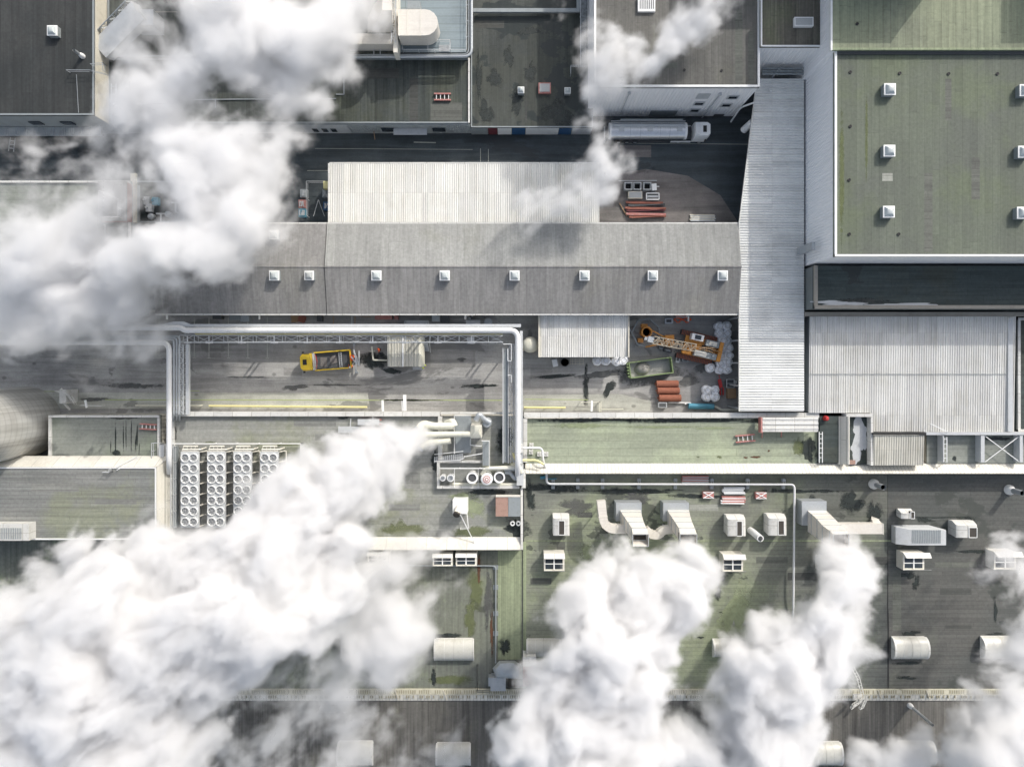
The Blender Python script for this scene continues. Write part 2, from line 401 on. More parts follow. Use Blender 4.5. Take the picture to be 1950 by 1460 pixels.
M['galv'] = paint('galv', (.42,.45,.47), .4, .3, (.2,.2,.19), metal=.45)
M['rotor_grey'] = paint('rotor_grey', (.26,.27,.28), .5, .2)
M['steelgrey'] = paint('steelgrey', (.27,.30,.31), .5, .35, (.12,.12,.11), metal=.2)
M['darkgrey'] = paint('darkgrey', (.07,.075,.08), .6, .3)
M['black'] = paint('black', (.015,.016,.017), .6, .1)
M['inside'] = paint('inside', (.05,.045,.04), .8, .3)
M['duct'] = sheetmetal('duct', (.70,.67,.61), (.42,.36,.29), .4, rot=0, rough=.38, metal=.15, lines=0)
M['pipe_white'] = paint('pipe_white', (.68,.69,.69), .4, .35, (.38,.37,.33))
M['pipe_cream'] = paint('pipe_cream', (.66,.65,.55), .4, .35, (.32,.3,.2))
M['yellow'] = paint('yellow', (.75,.52,.03), .4, .15)
M['yellow_rail'] = paint('yellow_rail', (.74,.68,.33), .5, .2)
M['orange'] = paint('orange', (.62,.27,.05), .5, .5)
M['rust'] = paint('rust', (.27,.10,.06), .8, .5, (.14,.06,.04))
M['red'] = paint('red', (.45,.03,.03), .5, .3)
M['pinkred'] = paint('pinkred', (.42,.17,.15), .6, .7, (.5,.42,.4), sc=2.5)
M['green'] = paint('green', (.20,.27,.12), .5, .35)
M['blue'] = paint('blue', (.07,.26,.36), .5, .4)
M['signblue'] = paint('signblue', (.03,.10,.22), .5, .15)
M['maroon'] = paint('maroon', (.14,.03,.04), .5, .3)
M['wood'] = paint('wood', (.33,.22,.13), .8, .5)
M['bag'] = paint('bag', (.88,.90,.93), .6, .1, (.4,.42,.45), sc=3)
M['gravel'] = paint('gravel', (.33,.32,.29), .9, .6, (.12,.12,.11), sc=5)
M['rust_pale'] = paint('rust_pale', (.34,.22,.18), .8, .6, (.16,.10,.07), sc=2)
M['rubber'] = paint('rubber', (.02,.02,.022), .8, .2)
M['glass'] = paint('glass', (.03,.04,.05), .08, .05)
M['skylight'] = paint('skylight', (.46,.50,.50), .12, .12, (.3,.32,.32))
M['skylight_dull'] = paint('skylight_dull', (.36,.38,.38), .3, .3, (.2,.2,.2))
M['poly'] = paint('poly', (.50,.50,.46), .3, .5, (.28,.26,.2), sc=.9)
M['chrome'] = sheetmetal('chrome', (.62,.64,.66), (.3,.3,.3), .2, rot=R(90), rough=.28, metal=.75)
def silomat():
    s = NT('silo'); a = s.noise(s.map(scale=(.7,.7,.02)), 1., 7, .7); b = s.noise(s.tc, .25, 6, .6)
    wv = s.n('TexWave', wave_type='BANDS', bands_direction='Z'); s.l(s.tc, wv.inputs['Vector']); wv.inputs['Scale'].default_value = .314/1.1
    col = s.mix(s.ramp(a, .35, .72), (.62,.62,.59), (.27,.26,.235)); col = s.mix(s.ramp(b, .4, .7, 0, .5), col, (.42,.41,.37))
    col = s.mix(1., col, s.grey(s.ramp(wv.outputs['Fac'], 0, .2, .88, 1.)), 'MULTIPLY')
    return s.finish(col, .4, .35, a, .2, .02)
M['silo'] = silomat()
M['skin'] = paint('skin', (.45,.28,.2), .6, .05)
M['hivis'] = paint('hivis', (.62,.85,.05), .6, .05)
M['hivis_orange'] = paint('hivis_orange', (.85,.13,.03), .6, .05)
M['navy'] = paint('navy', (.02,.025,.04), .8, .05)
M['paintline'] = paint('paintline', (.42,.43,.38), .7, .6, (.12,.12,.11), sc=2)
M['paintgreen'] = paint('paintgreen', (.38,.45,.20), .7, .5, (.14,.15,.11), sc=2)
M['stain'] = stainmat('stain', (.022,.028,.026))
M['stain_moss'] = stainmat('stain_moss', (.12,.14,.06), .9, .7)
M['stain_soft'] = stainmat('stain_soft', (.09,.093,.09), .6, .8)
M['stain_rust'] = stainmat('stain_rust', (.10,.05,.03), .9)
M['moss_light'] = stainmat('moss_light', (.26,.30,.18), .9, .7)
M['felt_green'] = membrane('felt_green', (.27,.31,.20), (.22,.25,.17), None, rot=R(90), sheet=(12,1.0), streak=.3)
M['grate'] = seethrough_grate('grate', (.55,.52,.38), .22)
M['grate_steel'] = seethrough_grate('grate_steel', (.35,.38,.40), .12)
M['brickred'] = paint('brickred', (.28,.11,.08), .85, .3)
M['patch_grey'] = membrane('patch_grey', (.225,.23,.215), (.19,.195,.185), None, rot=0, sheet=(20,1.0), streak=.3)
M['yardp'] = asphalt('yardp', (.27,.265,.25), (.22,.218,.21), 0)
M['patch_dark'] = membrane('patch_dark', (.075,.078,.072), (.06,.063,.06), None, rot=0, sheet=(20,1.0), streak=.3)
M['patch_mid'] = membrane('patch_mid', (.125,.132,.115), (.10,.105,.095), None, rot=0, sheet=(20,1.0), streak=.3)
M['patch_pale'] = membrane('patch_pale', (.30,.31,.275), (.25,.26,.235), None, rot=0, sheet=(20,1.0), streak=.3)
M['painted_sun'] = asphalt('painted_sun', (.46,.465,.41), (.36,.365,.325), .2, rot=0, scratch=.2)
M['boomgrey'] = paint('boomgrey', (.36,.32,.25), .6, .4)
M['asphalt'] = asphalt('asphalt', (.065,.078,.084), (.05,.061,.067), .15, rot=R(8))
M['yard'] = asphalt('yard', (.36,.355,.335), (.26,.258,.25), .35, rot=0, scratch=.28)
M['yardn'] = asphalt('yardn', (.19,.175,.165), (.11,.11,.105), .3, rot=R(30), scratch=.3)
# ---------------------------------------------------------------- ground
struct('ground', MB().poly([(-400,-400,0),(400,-400,0),(400,400,0),(-400,400,0)]), M['asphalt'])
def sheet(pts, z): return MB().poly([W(x, y, z) for x, y in pts])
struct('yard', sheet([(-400,590),(1412,590),(1412,792),(-400,792)], .006), M['yard'])
struct('yard_paving', sheet([(1165,332),(1230,322),(1310,335),(1372,372),(1410,430),(1130,430),(1130,340)], .006), M['yardn'])
struct('yard_painted_sun', sheet([(-400,747),(700,748),(705,778),(-400,778)], .009), M['painted_sun'])  # lighter sheets paint the sunlit strip of the yard
struct('yard_painted_sun', sheet([(996,752),(1180,750),(1240,764),(1238,782),(996,782)], .009), M['painted_sun'])
for i_, (a_, b_, c_, d_, m_) in enumerate([(398,655,421,681,'yardp'),(820,665,905,700,'yardp'),(540,700,575,716,'yardp'),(1010,700,1052,722,'yardp'),(1180,276,1240,300,'yardn')]):
    struct('asphalt_patch', sheet([(a_,b_),(c_,b_+1),(c_,d_),(a_,d_-1)], .0075), M[m_])
def blobpoly(cx, cy, rx, ry, z, n=26, jag=.25, seed=1, rot=0):
    r = random.Random(seed); pts = []; c = W(cx, cy, z); ph = [r.uniform(0, 6.28) for _ in range(4)]
    for i in range(n):
        a = 2*math.pi*i/n; k = 1+jag*(.5*math.sin(2*a+ph[0])+.35*math.sin(3*a+ph[1])+.3*math.sin(5*a+ph[2])+.2*math.sin(9*a+ph[3]))
        x = math.cos(a)*m(rx, z)*k; y = math.sin(a)*m(ry, z)*k
        pts.append((c.x+x*math.cos(rot)-y*math.sin(rot), c.y+x*math.sin(rot)+y*math.cos(rot), z))
    return MB().poly(pts)
def stain(cx, cy, rx, ry, mat='stain', z=.012, jag=.3, seed=1, rot=0, parent=None, name='wet_patch', n=30):
    mb = blobpoly(cx, cy, rx, ry, z, n, jag, seed, rot)
    return part(parent, name, mb, M[mat]) if parent else struct(name, mb, M[mat])
stain(712, 688, 30, 22, seed=3, z=.010); stain(745, 706, 26, 5, seed=5, rot=-.2, z=.013)
for i, (x, y, rx, ry, ro) in enumerate([(1116,735,7,42,0),(1150,712,55,8,.12),(1225,712,70,24,-.05),(1160,740,8,24,-.5),(1310,725,34,9,.5),(1340,700,22,10,.4),(1060,716,60,3,.1),(880,684,14,3,.1),(560,738,26,6,.1),(780,762,70,2,0),(250,735,60,6,.02),(180,760,40,4,0),(910,735,36,5,.03),(470,718,50,2,0),(640,733,60,2,.0)]):
    stain(x, y, rx, ry, 'stain_soft' if i % 3 else 'stain', seed=20+i, rot=ro, z=.010+.0025*(i % 5), jag=.45)
def strip(x0, y0, x1, y1, wm, mat, z=.014, name='road_marking'):
    a, b = W(x0, y0, z), W(x1, y1, z); d = (b-a).normalized(); n = Vector((-d.y, d.x, 0))*wm/2
    return struct(name, MB().poly([a-n, b-n, b+n, a+n]), M[mat])
mk = MB()
def mkl(x0, y0, x1, y1, wm):
    a, b = W(x0, y0, .02), W(x1, y1, .02); d = (b-a).normalized(); n = Vector((-d.y, d.x, 0))*wm/2
    mk.poly([a-n, b-n, b+n, a+n])
for x in (297, 303, 370, 398, 435, 472, 509): mkl(x, 604, x, 680, .14); mkl(x-3, 681.5, x+3, 681.5, .1)
struct('road_markings', mk, M['paintline'])
mk = MB(); mkl(200, 761, 960, 762, .16); mkl(1000, 760, 1120, 761, .12); mkl(60, 745, 150, 745, .1); mkl(360, 744, 380, 744, .1)
struct('lane_marking', mk, M['paintgreen'])
mk = MB(); mkl(600, 283, 900, 285, .07); mkl(585, 325, 625, 325, .07); mkl(788, 271, 830, 272, .16); mkl(1180, 273, 1425, 275, .08); mkl(915, 283, 915, 308, .08); mkl(930, 284, 930, 308, .08)
struct('road_line', mk, M['paintline'])

# ---------------------------------------------------------------- buildings
def wpoly(poly, z):
    if len(poly) == 4 and not isinstance(poly[0], tuple): a, b, c, d = poly; poly = [(a,b),(c,b),(c,d),(a,d)]
    return [W(x, y, z) for x, y in poly]
def inset(pts, g):
    c = sum(pts, Vector())/len(pts); out = []
    for p in pts: out.append(Vector((p.x+(g if p.x < c.x else -g), p.y+(g if p.y < c.y else -g), p.z)))
    return out
def building(label, poly, z, roof, wall, cat='building', name='factory_building', para=None, pmat='coping', z0=0, group='factory buildings', sides=None):
    P = wpoly(poly, z); c = sum(P, Vector())/len(P)
    t = thing(name, label, cat, (c.x, c.y, z0), group)
    part(t, 'wall', MB().prism(inset(P, .06), z0, z-.3), M[wall])
    part(t, 'roof', MB().prism(P, z-.3, z), M[roof])
    if para:
        h, wd = para; mb = MB(); n = len(P)
        for i in range(n):
            if sides and i not in sides: continue
            a, b = P[i].copy(), P[(i+1) % n].copy(); a.z = b.z = z; d = (b-a).normalized(); nn = Vector((-d.y, d.x, 0))
            if (c-a).dot(nn) < 0: nn = -nn
            a2, b2 = a+nn*wd, b+nn*wd
            mb.loft([[a, b, b2, a2], [a+Vector((0,0,h)), b+Vector((0,0,h)), b2+Vector((0,0,h)), a2+Vector((0,0,h))]])
        # corner pieces overlap inside each other: keep them a few mm apart in height
        for k, v in enumerate(mb.v):
            if k % 8 >= 4: v.z += .003*(k//8)
        part(t, 'parapet', mb, M[pmat])
    return t
def wallbox(Y, px0, py0, px1, py1, d=.05):            # a panel on a south-facing wall lying at world y = Y, photo corners
    def q(px, py):
        hz = Y*F/(CY-py); return (px-CX)/F*hz, H-hz
    (xa, za), (xb, zb) = q(px0, py0), q(px1, py1)
    # x measured at mid height
    hz = (2*H-za-zb)/2; xa, xb = (px0-CX)/F*hz, (px1-CX)/F*hz
    return MB().box(xa, Y-d, min(za, zb), xb, Y+.02, max(za, zb))

ne = [(-260,-220),(166,-220),(180,220),(-260,220)]
b_nw = building('dark roofed hall with weathered brown felt and a cream gable wall beside the conveyor', (-260,-220,180,220), 8.4, 'roof_nw', 'wall_grey', para=(.15,.25), pmat='steelgrey')
P0 = wpoly((-260,-220,180,220), 8.4)
part(b_nw, 'side_cladding', MB().box(P0[1].x-.05, P0[2].y-.02, 0, P0[1].x+.08, P0[1].y, 8.25), M['cream'])
part(b_nw, 'canopy', MB().box(P0[0].x, P0[2].y-1.4, 3.3, P0[1].x-2, P0[2].y, 3.5), M['wall_grey'])
for x in (60, 120): part(b_nw, 'window', MB().box(W(x,0,5).x, P0[2].y-.12, 4.6, W(x+22,0,5).x, P0[2].y, 5.8), M['glass'])

b_b = building('low hall with dark grey green felt roof and a windowed grey front along the road', (206,112,895,235), 4.8, 'roof_b', 'wall_grey', para=(.12,.2), pmat='steelgrey')
Yb = W(0,235,4.8).y
part(b_b, 'front_panel', wallbox(Yb, 578, 237, 664, 253, .10), M['lightgrey'])
for x in (596, 614, 631): part(b_b, 'window', wallbox(Yb, x, 244, x+10, 250, .16), M['glass'])
for x in (727, 824): part(b_b, 'window', wallbox(Yb, x, 244, x+24, 250, .10), M['glass'])
part(b_b, 'canopy', MB().box(W(752,0,1.2).x, Yb-1.0, 2.4, W(815,0,1.2).x, Yb, 2.5), M['lightgrey'])
gu = MB(); gu.box(W(206,0,4.8).x, Yb-.18, 4.55, W(893,0,4.8).x, Yb, 4.7); part(b_b, 'gutter', gu, M['steelgrey'])
fl = MB(); a = W(893,115,4.95); fl.box(a.x-.12, Yb, 4.8, a.x+.12, W(0,112,4.8).y, 5.05); part(b_b, 'verge', fl, M['coping'])

b_b2 = building('dark service block under the grey steel deck beside the conveyor', (206,-220,655,109), 5.4, 'roof_b', 'wall_dark', para=(.2,.2), pmat='steelgrey')
b_deck = building('raised block with a grey steel deck roof carrying the curved air duct', (655,-220,890,102), 6.8, 'roof_b', 'wall_dark', para=None)
dk = MB(); p, q = W(760,-220,6.9), W(888,100,6.9); dk.box(p.x, q.y, 6.81, q.x, p.y, 6.9); part(b_deck, 'deck_plate', dk, sheetmetal('deckm', (.22,.27,.29), (.12,.14,.14), .5, rot=0, lines=1.2))
rl = MB(); rl.rail([W(889,-40,6.85), W(889,101,6.85), W(768,101,6.85), W(768,70,6.85)], 1.1, 2); part(b_deck, 'railing', rl, M['lightgrey'])
hr = MB(); hr.rail([W(816,100,6.95), W(816,82,6.95), W(858,82,6.95), W(858,100,6.95)], 1.0, 1.2)
for i in range(9): hr.box(W(836+i*2.3,0,7).x, W(0,98,7).y, 6.9+.02*i, W(837.5+i*2.3,0,7).x, W(0,86,7).y, 6.95+.02*i)
part(b_deck, 'stair', hr, M['lightgrey'])
pp = MB(); pp.tube(fillet([W(898,-60,7.2), W(898,108,7.2), W(655,109,7.2)], 1.2), .22); pp.tube(fillet([W(893,-60,7.0), W(893,104,7.0), W(655,105,7.0)], 1.0), .1, 8)
for y in (-20, 10, 40, 70): pp.bar(W(889,y,6.9), W(899,y,6.9), .1)
solo('pipeline', 'grey pipe pair running round the corner of the steel deck', 'pipe', pp, M['galv'])
b_t = building('brown concrete tower with small paired windows beside the steam', (300,-230,352,-62), 18, 'roof_nw', 'concrete', name='concrete_tower', cat='tower')
Yt = W(0,-62,18).y
for y in (0, 36):
    for x in (309, 319): part(b_t, 'window', wallbox(Yt, x, y-6, x+6, y+6, .06), M['black'])
for y in (22, 48): part(b_t, 'ledge', wallbox(Yt, 294, y, 337, y+1.2, .08), M['concrete'])
b_t2 = building('pale tall plant block standing behind the concrete tower', (356,-230,640,-50), 15, 'roof_b', 'wall_grey')
# conveyor gallery
a, b = W(196,96,6.5), W(268,22,8.5); cv = thing('conveyor_gallery', 'pale enclosed conveyor gallery running diagonally beside the dark hall', 'conveyor', (a+b)/2)
mb = MB(); mb.sweep([a, b], [(-1.6,-1),(1.6,-1),(1.6,.6),(0,1.1),(-1.6,.6)]); part(cv, 'gallery', mb, M['lightgrey'])
mb = MB(); mb.truss(a+Vector((-1.6,1.4,.2)), b+Vector((-1.6,1.4,.2)), (.5,.5,0), (0,0,1.2), 9, .08); part(cv, 'truss', mb, M['galv'])
mb = MB(); mb.pbox(250,18,292,48,5.4,8.6); part(cv, 'head_house', mb, M['lightgrey'])
mb = MB(); mb.bar(W(205,88,0), W(205,88,6), .3); mb.bar(W(240,52,0), W(240,52,7), .3); part(cv, 'leg', mb, M['galv'])
# catwalk rails at that corner
mb = MB(); mb.rail([W(134,139,8.6), W(178,139,8.4), W(208,146,8.4)], 1.0, 2.0); mb.rail([W(146,143,8.5), W(150,215,8.5)], .05, 4, mid=False); mb.rail([W(180,128,8.5), W(204,126,8.5), W(204,140,8.5)], 1.1, 1.0)
solo('roof_railing', 'thin grey roof railing crossing the edge of the dark hall', 'railing', mb, M['galv'])
mb = MB()
for x in (212, 221): mb.bars([W(x,160,4.9), W(x,160,7.5), W(x,230,7.5), W(x,230,4.9)], .12)
for y in (165, 180, 198, 215, 228): mb.bar(W(212,y,7.5), W(221,y,7.5), .08)
solo('ladder_frame', 'grey steel ladder frame against the cream gable wall', 'ladder', mb, M['galv'])

b_c = building('low hall with puddled dark felt roof and blue and white panelled front', (897,-220,1129,243), 3.3, 'roof_c', 'wall_dark', para=(.1,.18), pmat='steelgrey')
Yc = W(0,243,3.3).y
for i, (x0, x1, mt) in enumerate([(897,929,'steelgrey'),(930,947,'maroon'),(948,974,'white'),(975,1000,'signblue'),(1001,1063,'white'),(1064,1088,'signblue'),(1089,1126,'lightgrey')]):
    part(b_c, 'door_panel', wallbox(Yc, x0, 244.2, x1, 255.5, .08), M[mt], ['grey panel','maroon panel','white panel','blue panel','long white panel','blue panel','grey panel'][i])
for i, (x, y, rx, ry) in enumerate([(968,108,9,24),(942,150,16,18),(985,190,14,30),(925,215,14,26),(1060,215,30,28),(912,150,6,50),(1005,60,20,8),(1010,140,12,22)]):
    stain(x, y, rx, ry, 'stain', z=3.304+.002*i, seed=60+i, parent=b_c, name='puddle_mark', jag=.5)
bm_ = MB(); bm_.pbox(897,16,1104,23,3.9,4.3); bm_.pbox(1098,-60,1106,16,3.9,4.3)
for x in (905, 960, 1020, 1080): bm_.bar(W(x,19,3.3), W(x,19,4.0), .15)
solo('roof_duct', 'long grey steel channel crossing the puddled roof at the picture top', 'duct', bm_, M['steelgrey'])
cwk = thing('roof_catwalk', 'narrow grating catwalk climbing beside the white walled hall', 'catwalk', W(1110,60,3.3))
mb = MB(); mb.box(W(1105,0,4.4).x, W(0,128,4.4).y, 4.3, W(1117,0,4.4).x, W(0,-80,4.4).y, 4.36); part(cwk, 'grating', mb, M['grate_steel'])
mb = MB(); mb.rail([W(1104.5,-80,4.4), W(1104.5,128,4.4)], 1, 1.5, .05); mb.rail([W(1118,-80,4.4), W(1118,128,4.4)], 1, 1.5, .05); mb.rail([W(1086,146,3.4), W(1086,130,3.4), W(1116,130,3.4)], 1, 1); part(cwk, 'railing', mb, M['lightgrey'])
mb = MB()
for y in (-40, 20, 80, 125): mb.bar(W(1105,y,3.3), W(1105,y,4.3), .1); mb.bar(W(1117,y,3.3), W(1117,y,4.3), .1)
part(cwk, 'leg', mb, M['galv'])

b_d = building('tall white walled hall with brown felt roof above the parked tanker', (1131,-220,1446,167), 11.6, 'roof_d', 'wall_white', para=(.25,.3), pmat='white')
Yd = W(0,167,11.6).y
wins = [(1327,179,1351,188),(1321,194,1341,201),(1313,207,1332,214),(1385,182,1406,189),(1373,197,1393,204)]
for i, r in enumerate(wins):
    f = part(b_d, 'window', wallbox(Yd, *r, .05), M['lightgrey']); g = (r[0]+2.5, r[1]+1.6, r[2]-2.5, r[3]-1.6)
    part(f, 'pane', wallbox(Yd, *g, .08), M['glass' if i else 'lightgrey'])
part(b_d, 'loading_door', wallbox(Yd, 1236, 211, 1286, 226, .06), M['steelgrey'])
part(b_d, 'door', wallbox(Yd, 1357, 218, 1376, 227, .06), M['darkgrey'])
def wq(px, py, d): hz = Yd*F/(CY-py); return Vector(((px-CX)/F*hz, Yd-d, H-hz))
for (x0, y0, x1, y1) in ((1198,176,1184,216),(1371,178,1344,222)):
    a, b = wq(x0, y0, .2), wq(x1, y1, .2); b.x = a.x
    mb = MB(); mb.tube([a, b], .09, 8); mb.box(a.x-.2, Yd-.35, a.z-.1, a.x+.2, Yd-.02, a.z+.25); part(b_d, 'downpipe', mb, M['lightgrey'])
a = wq(1424, 200, .5); mb = MB(); mb.tube(fillet([W(1435,196,7), W(1410,205,5), W(1392,232,.5)], .8), .14); part(b_d, 'drain_pipe', mb, M['white'])
gr = thing('roof_grille', 'white slatted ventilation grille on the brown roof at the picture top', 'vent', W(1231,8,11.6))
mb = MB(); mb.pbox(1215,-6,1248,22,11.6,12.0); part(gr, 'frame', mb, M['white'])
mb = MB()
for i in range(8): mb.pbox(1218.5+i*3.6,-4,1219.9+i*3.6,17,11.9,12.03)
part(gr, 'slat', mb, M['darkgrey'])
b_k = building('brown streaked flat roof block between the two white walled halls', (1448,-220,1566,90), 12.2, 'roof_k', 'wall_white', para=(.2,.2), pmat='white')
b_n = building('high green felt hall at the picture corner crossed by hard shadows', (1584,-220,2250,96), 15.9, 'roof_n', 'wall_white_e', para=(.12,.3), pmat='felt_green', sides=[2])
part(b_n, 'wall_cap', MB().pbox(1582,-220,1585.5,96,15.5,16.1), M['white'])
part(b_n, 'upstand', MB().pbox(1590,97,2250,103,15.21,15.5), M['darkgrey'])
b_e = building('big square hall with moss green felt roof and white ribbed walls', (1588,99,2250,489), 15.2, 'roof_e', 'wall_white_e', para=(.3,.3), pmat='white', sides=[2,3])
for i, (x, y, rx, ry) in enumerate([(1603,330,5,150),(1650,250,3,100)]): stain(x, y, rx, ry, 'stain_moss', z=15.204+.002*i, seed=90+i, parent=b_e, name='moss_streak', jag=.2)
for i, (x, y) in enumerate([(1619,138),(1713,140),(1806,141),(1899,141),(1619,241),(1617,343),(1617,446),(1711,446),(1632,46)]):
    z = 15.2 if i < 8 else 15.9; c = W(x, y, z); solo('roof_outlet', ['small dark rainwater outlet near the corner of the green roof','second small outlet along the head of the green roof','third small outlet along the head of the green roof','fourth small outlet along the head of the green roof','small outlet beside the upper part of the white wall','small outlet beside the middle of the white wall','small outlet beside the lower part of the white wall','small outlet on the green roof below the lowest domed skylight','small outlet on the shadowed green roof at the picture top'][i], 'roof outlet', MB().ring(c, .22, .1, 0, .12, 10).lathe([(0.001,0),(.12,.02),(.12,.06),(.001,.08)], c, 8), M['black'], 'rainwater outlets on the green roof')
for i, (x, y) in enumerate([(1303,134),(1374,135)]):
    c = W(x, y, 11.6); solo('roof_outlet', ['small outlet on the brown roof beside the steam','small outlet on the brown roof near the corner'][i], 'roof outlet', MB().ring(c, .2, .09, 0, .1, 10).lathe([(0.001,0),(.12,.02),(.12,.06),(.001,.08)], c, 8), M['black'], 'rainwater outlets on the brown roof')

b_g = building('dark shaded lean-to roof below the big green roofed hall', (1549,506,2250,588), 8.9, 'roof_g', 'wall_dark', para=(.35,.5), pmat='concrete', sides=[2,3])
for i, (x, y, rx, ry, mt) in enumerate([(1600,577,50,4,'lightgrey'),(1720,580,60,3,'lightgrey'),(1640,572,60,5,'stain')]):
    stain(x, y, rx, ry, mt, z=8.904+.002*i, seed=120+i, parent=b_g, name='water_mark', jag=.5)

def patches(t, rects, z, k0=0):
    for i, (a, b, c, d, mt) in enumerate(rects): part(t, 'repair_patch', MB().poly([W(a,b,z+.006+.0015*i), W(c,b,z+.006+.0015*i), W(c,d,z+.006+.0015*i), W(a,d,z+.006+.0015*i)]), M[mt])
# ribbed F roof (tapering), ribs east-west
def ribroof(label, mb, mat, wallrect, z, wall='wall_grey', extra=None, group='ribbed sheet roofs'):
    c = W((wallrect[0]+wallrect[2])/2, (wallrect[1]+wallrect[3])/2, z)
    t = thing('shed_building', label, 'shed', (c.x, c.y, 0), group)
    part(t, 'roof', mb, M[mat])
    part(t, 'wall', MB().pbox(*wallrect, 0, z-.18, g=-.12), M[wall])
    return t
zf = 6.0
yb, yt = W(0,783,zf).y, W(0,150,zf).y; yk = W(0,425,zf).y
xl0, xl1, xr = W(1407,0,zf).x, W(1441,0,zf).x, W(1531,0,zf).x
fx = lambda y: xl0 if y < yk else xl0+(xl1-xl0)*(y-yk)/(yt-yk)
t = thing('shed_building', 'long pale ribbed roof passing between the yard and the white walled hall', 'shed', (W(1470,450,zf).x, 0, 0), 'ribbed sheet roofs')
part(t, 'roof', MB().corr((xl0, yb, xr, yt, fx, lambda y: xr), zf, zf, .40, .11, 'x'), M['corr_grey_x'])
part(t, 'wall', MB().prism([(xl0+3.6,yb+.1),(xr-.05,yb+.1),(xr-.05,yt-.05),(xl1+2.6,yt-.05),(xl0+3.6,yk)], 0, zf-.05), M['wall_grey'])
for k_ in range(9): y_ = yb+.4+(yk-yb-.8)*k_/8; part(t, 'post', MB().box(xl0+.15,y_-.12,0,xl0+.4,y_+.12,zf-.05), M['galv'])
part(t, 'verge', MB().bars([(xl0, yb, zf+.08),(xl0, yk, zf+.08),(xl1, yt, zf+.08)], .14, .25), M['coping'])
for i, (x, y) in enumerate([(1460,265),(1468,173),(1450,364)]): part(t, 'roof_hook', MB().cbox(x, y, .3, .2, zf+.1, zf+.25), M['white'])
mb = MB()
for i, dz in enumerate((0, .35, .7)): mb.tube([W(1452,131+i*5,6.6), W(1533,131+i*5,6.6)], .16, 8)
mb.tube(fillet([W(1490,126,7.2), W(1476,140,6.8), W(1470,149,6.3)], .4), .08, 6)
solo('pipe_run', 'grey pipes crossing under the white wall at the head of the ribbed roof', 'pipe', mb, M['steelgrey'])

zj = 5.4
p, q = W(1540,603,zj), W(1931,822,zj)
t = thing('shed_building', 'wide pale ribbed roof with rust flecks below the dark lean-to roof', 'shed', ((p.x+q.x)/2, (p.y+q.y)/2, 0), 'ribbed sheet roofs')
x1 = W(1657,0,zj).x; ym = W(0,786,zj).y
part(t, 'roof', MB().corr((p.x, ym, x1, p.y), zj, zj+.35, .36, .09, 'y').corr((x1, q.y, q.x, p.y), zj-.05, zj+.35, .36, .09, 'y'), M['corr_grey_y'])
part(t, 'wall', MB().box(p.x+.1, ym+.1, 0, x1, p.y, zj-.12).box(x1+.02, q.y+.1, 0, q.x-.1, p.y-.02, zj-.13), M['wall_grey'])
part(t, 'ridge_cap', MB().pbox(1533,594,2250,602,zj,zj+.75), M['concrete'])
part(t, 'verge', MB().pbox(1920,606,1929,822,zj-.1,zj+.42), M['lightgrey'])
part(t, 'sheet_joint', MB().bar(W(1542,712,zj+.33), W(1922,712,zj+.33), .06), M['steelgrey'])
building('dark mossy strip roof at the picture edge beside the wide ribbed roof', (1936,605,2250,822), 4.6, 'roof_g', 'wall_dark', para=(.3,.4), pmat='coping')

# white shed M1, mid gable building M2
zm = 4.5
p, q = W(628,312,zm), W(1141,424,zm)
t = thing('shed_building', 'long white ribbed roof beside the road beneath drifting steam', 'shed', ((p.x+q.x)/2, (p.y+q.y)/2, 0), 'ribbed sheet roofs')
part(t, 'roof', MB().corr((p.x, q.y, q.x, p.y), zm+.25, zm, .34, .08, 'y'), M['corr_white_y'])
part(t, 'wall', MB().box(p.x+.1, q.y, 0, q.x-.1, p.y-.1, zm-.1), M['wall_grey'])
part(t, 'gutter', MB().box(p.x-.05, p.y, zm-.12, q.x+.05, p.y+.22, zm+.06).box(p.x-.2, q.y, zm-.1, p.x-.01, p.y-.01, zm+.3), M['coping'])

def gable(label, x0, x1, zE, zR, ye, yr, ys, mn, ms, extra=0):
    a = W(x0, 0, zE).x; b = W(x1, 0, zE).x; Ye, Yr, Ys = W(0, ye, zE).y, W(0, yr, zR).y, W(0, ys, zE).y
    t = thing('factory_building', label, 'building', ((a+b)/2, (Ye+Ys)/2, 0), 'factory buildings')
    part(t, 'wall', MB().box(a+.06, Ys+.06, 0, b-.06, Ye-.06, zE-.26), M['wall_grey'])
    part(t, 'north_roof_slope', MB().loft([[(a,Yr,zR-.25),(a,Yr,zR),(a,Ye,zE),(a,Ye,zE-.25)], [(b,Yr,zR-.25),(b,Yr,zR),(b,Ye,zE),(b,Ye,zE-.25)]]), M[mn])
    part(t, 'south_roof_slope', MB().loft([[(a,Ys,zE-.25),(a,Ys,zE),(a,Yr-.003,zR),(a,Yr-.003,zR-.25)], [(b,Ys,zE-.25),(b,Ys,zE),(b,Yr-.003,zR),(b,Yr-.003,zR-.25)]]), M[ms])
    part(t, 'ridge_cap', MB().sweep([(a-.02,Yr,zR+.02),(b+.02,Yr,zR+.02)], [(-.16,-.02),(.16,-.02),(0,.05)]), M[ms])
    part(t, 'gutter', MB().box(a, Ys-.24, zE-.22, b, Ys-.01, zE-.05).box(a, Ye+.01, zE-.2, b, Ye+.2, zE-.03), M['coping'])
    return t
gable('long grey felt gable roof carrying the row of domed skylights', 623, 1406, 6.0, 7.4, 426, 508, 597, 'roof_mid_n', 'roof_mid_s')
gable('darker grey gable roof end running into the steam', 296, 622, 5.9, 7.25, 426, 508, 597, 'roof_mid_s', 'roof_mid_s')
building('dull roof block mostly hidden behind the steam beside the gable end', (-200,345,250,598), 5.2, 'roof_s1', 'wall_grey', para=(.3,.3), pmat='coping')
building('brick red stair block half hidden by the steam', (186,345,240,420), 7.0, 'roof_mid_s', 'brickred', name='stair_block', z0=5.2, group='small blocks in the steam')
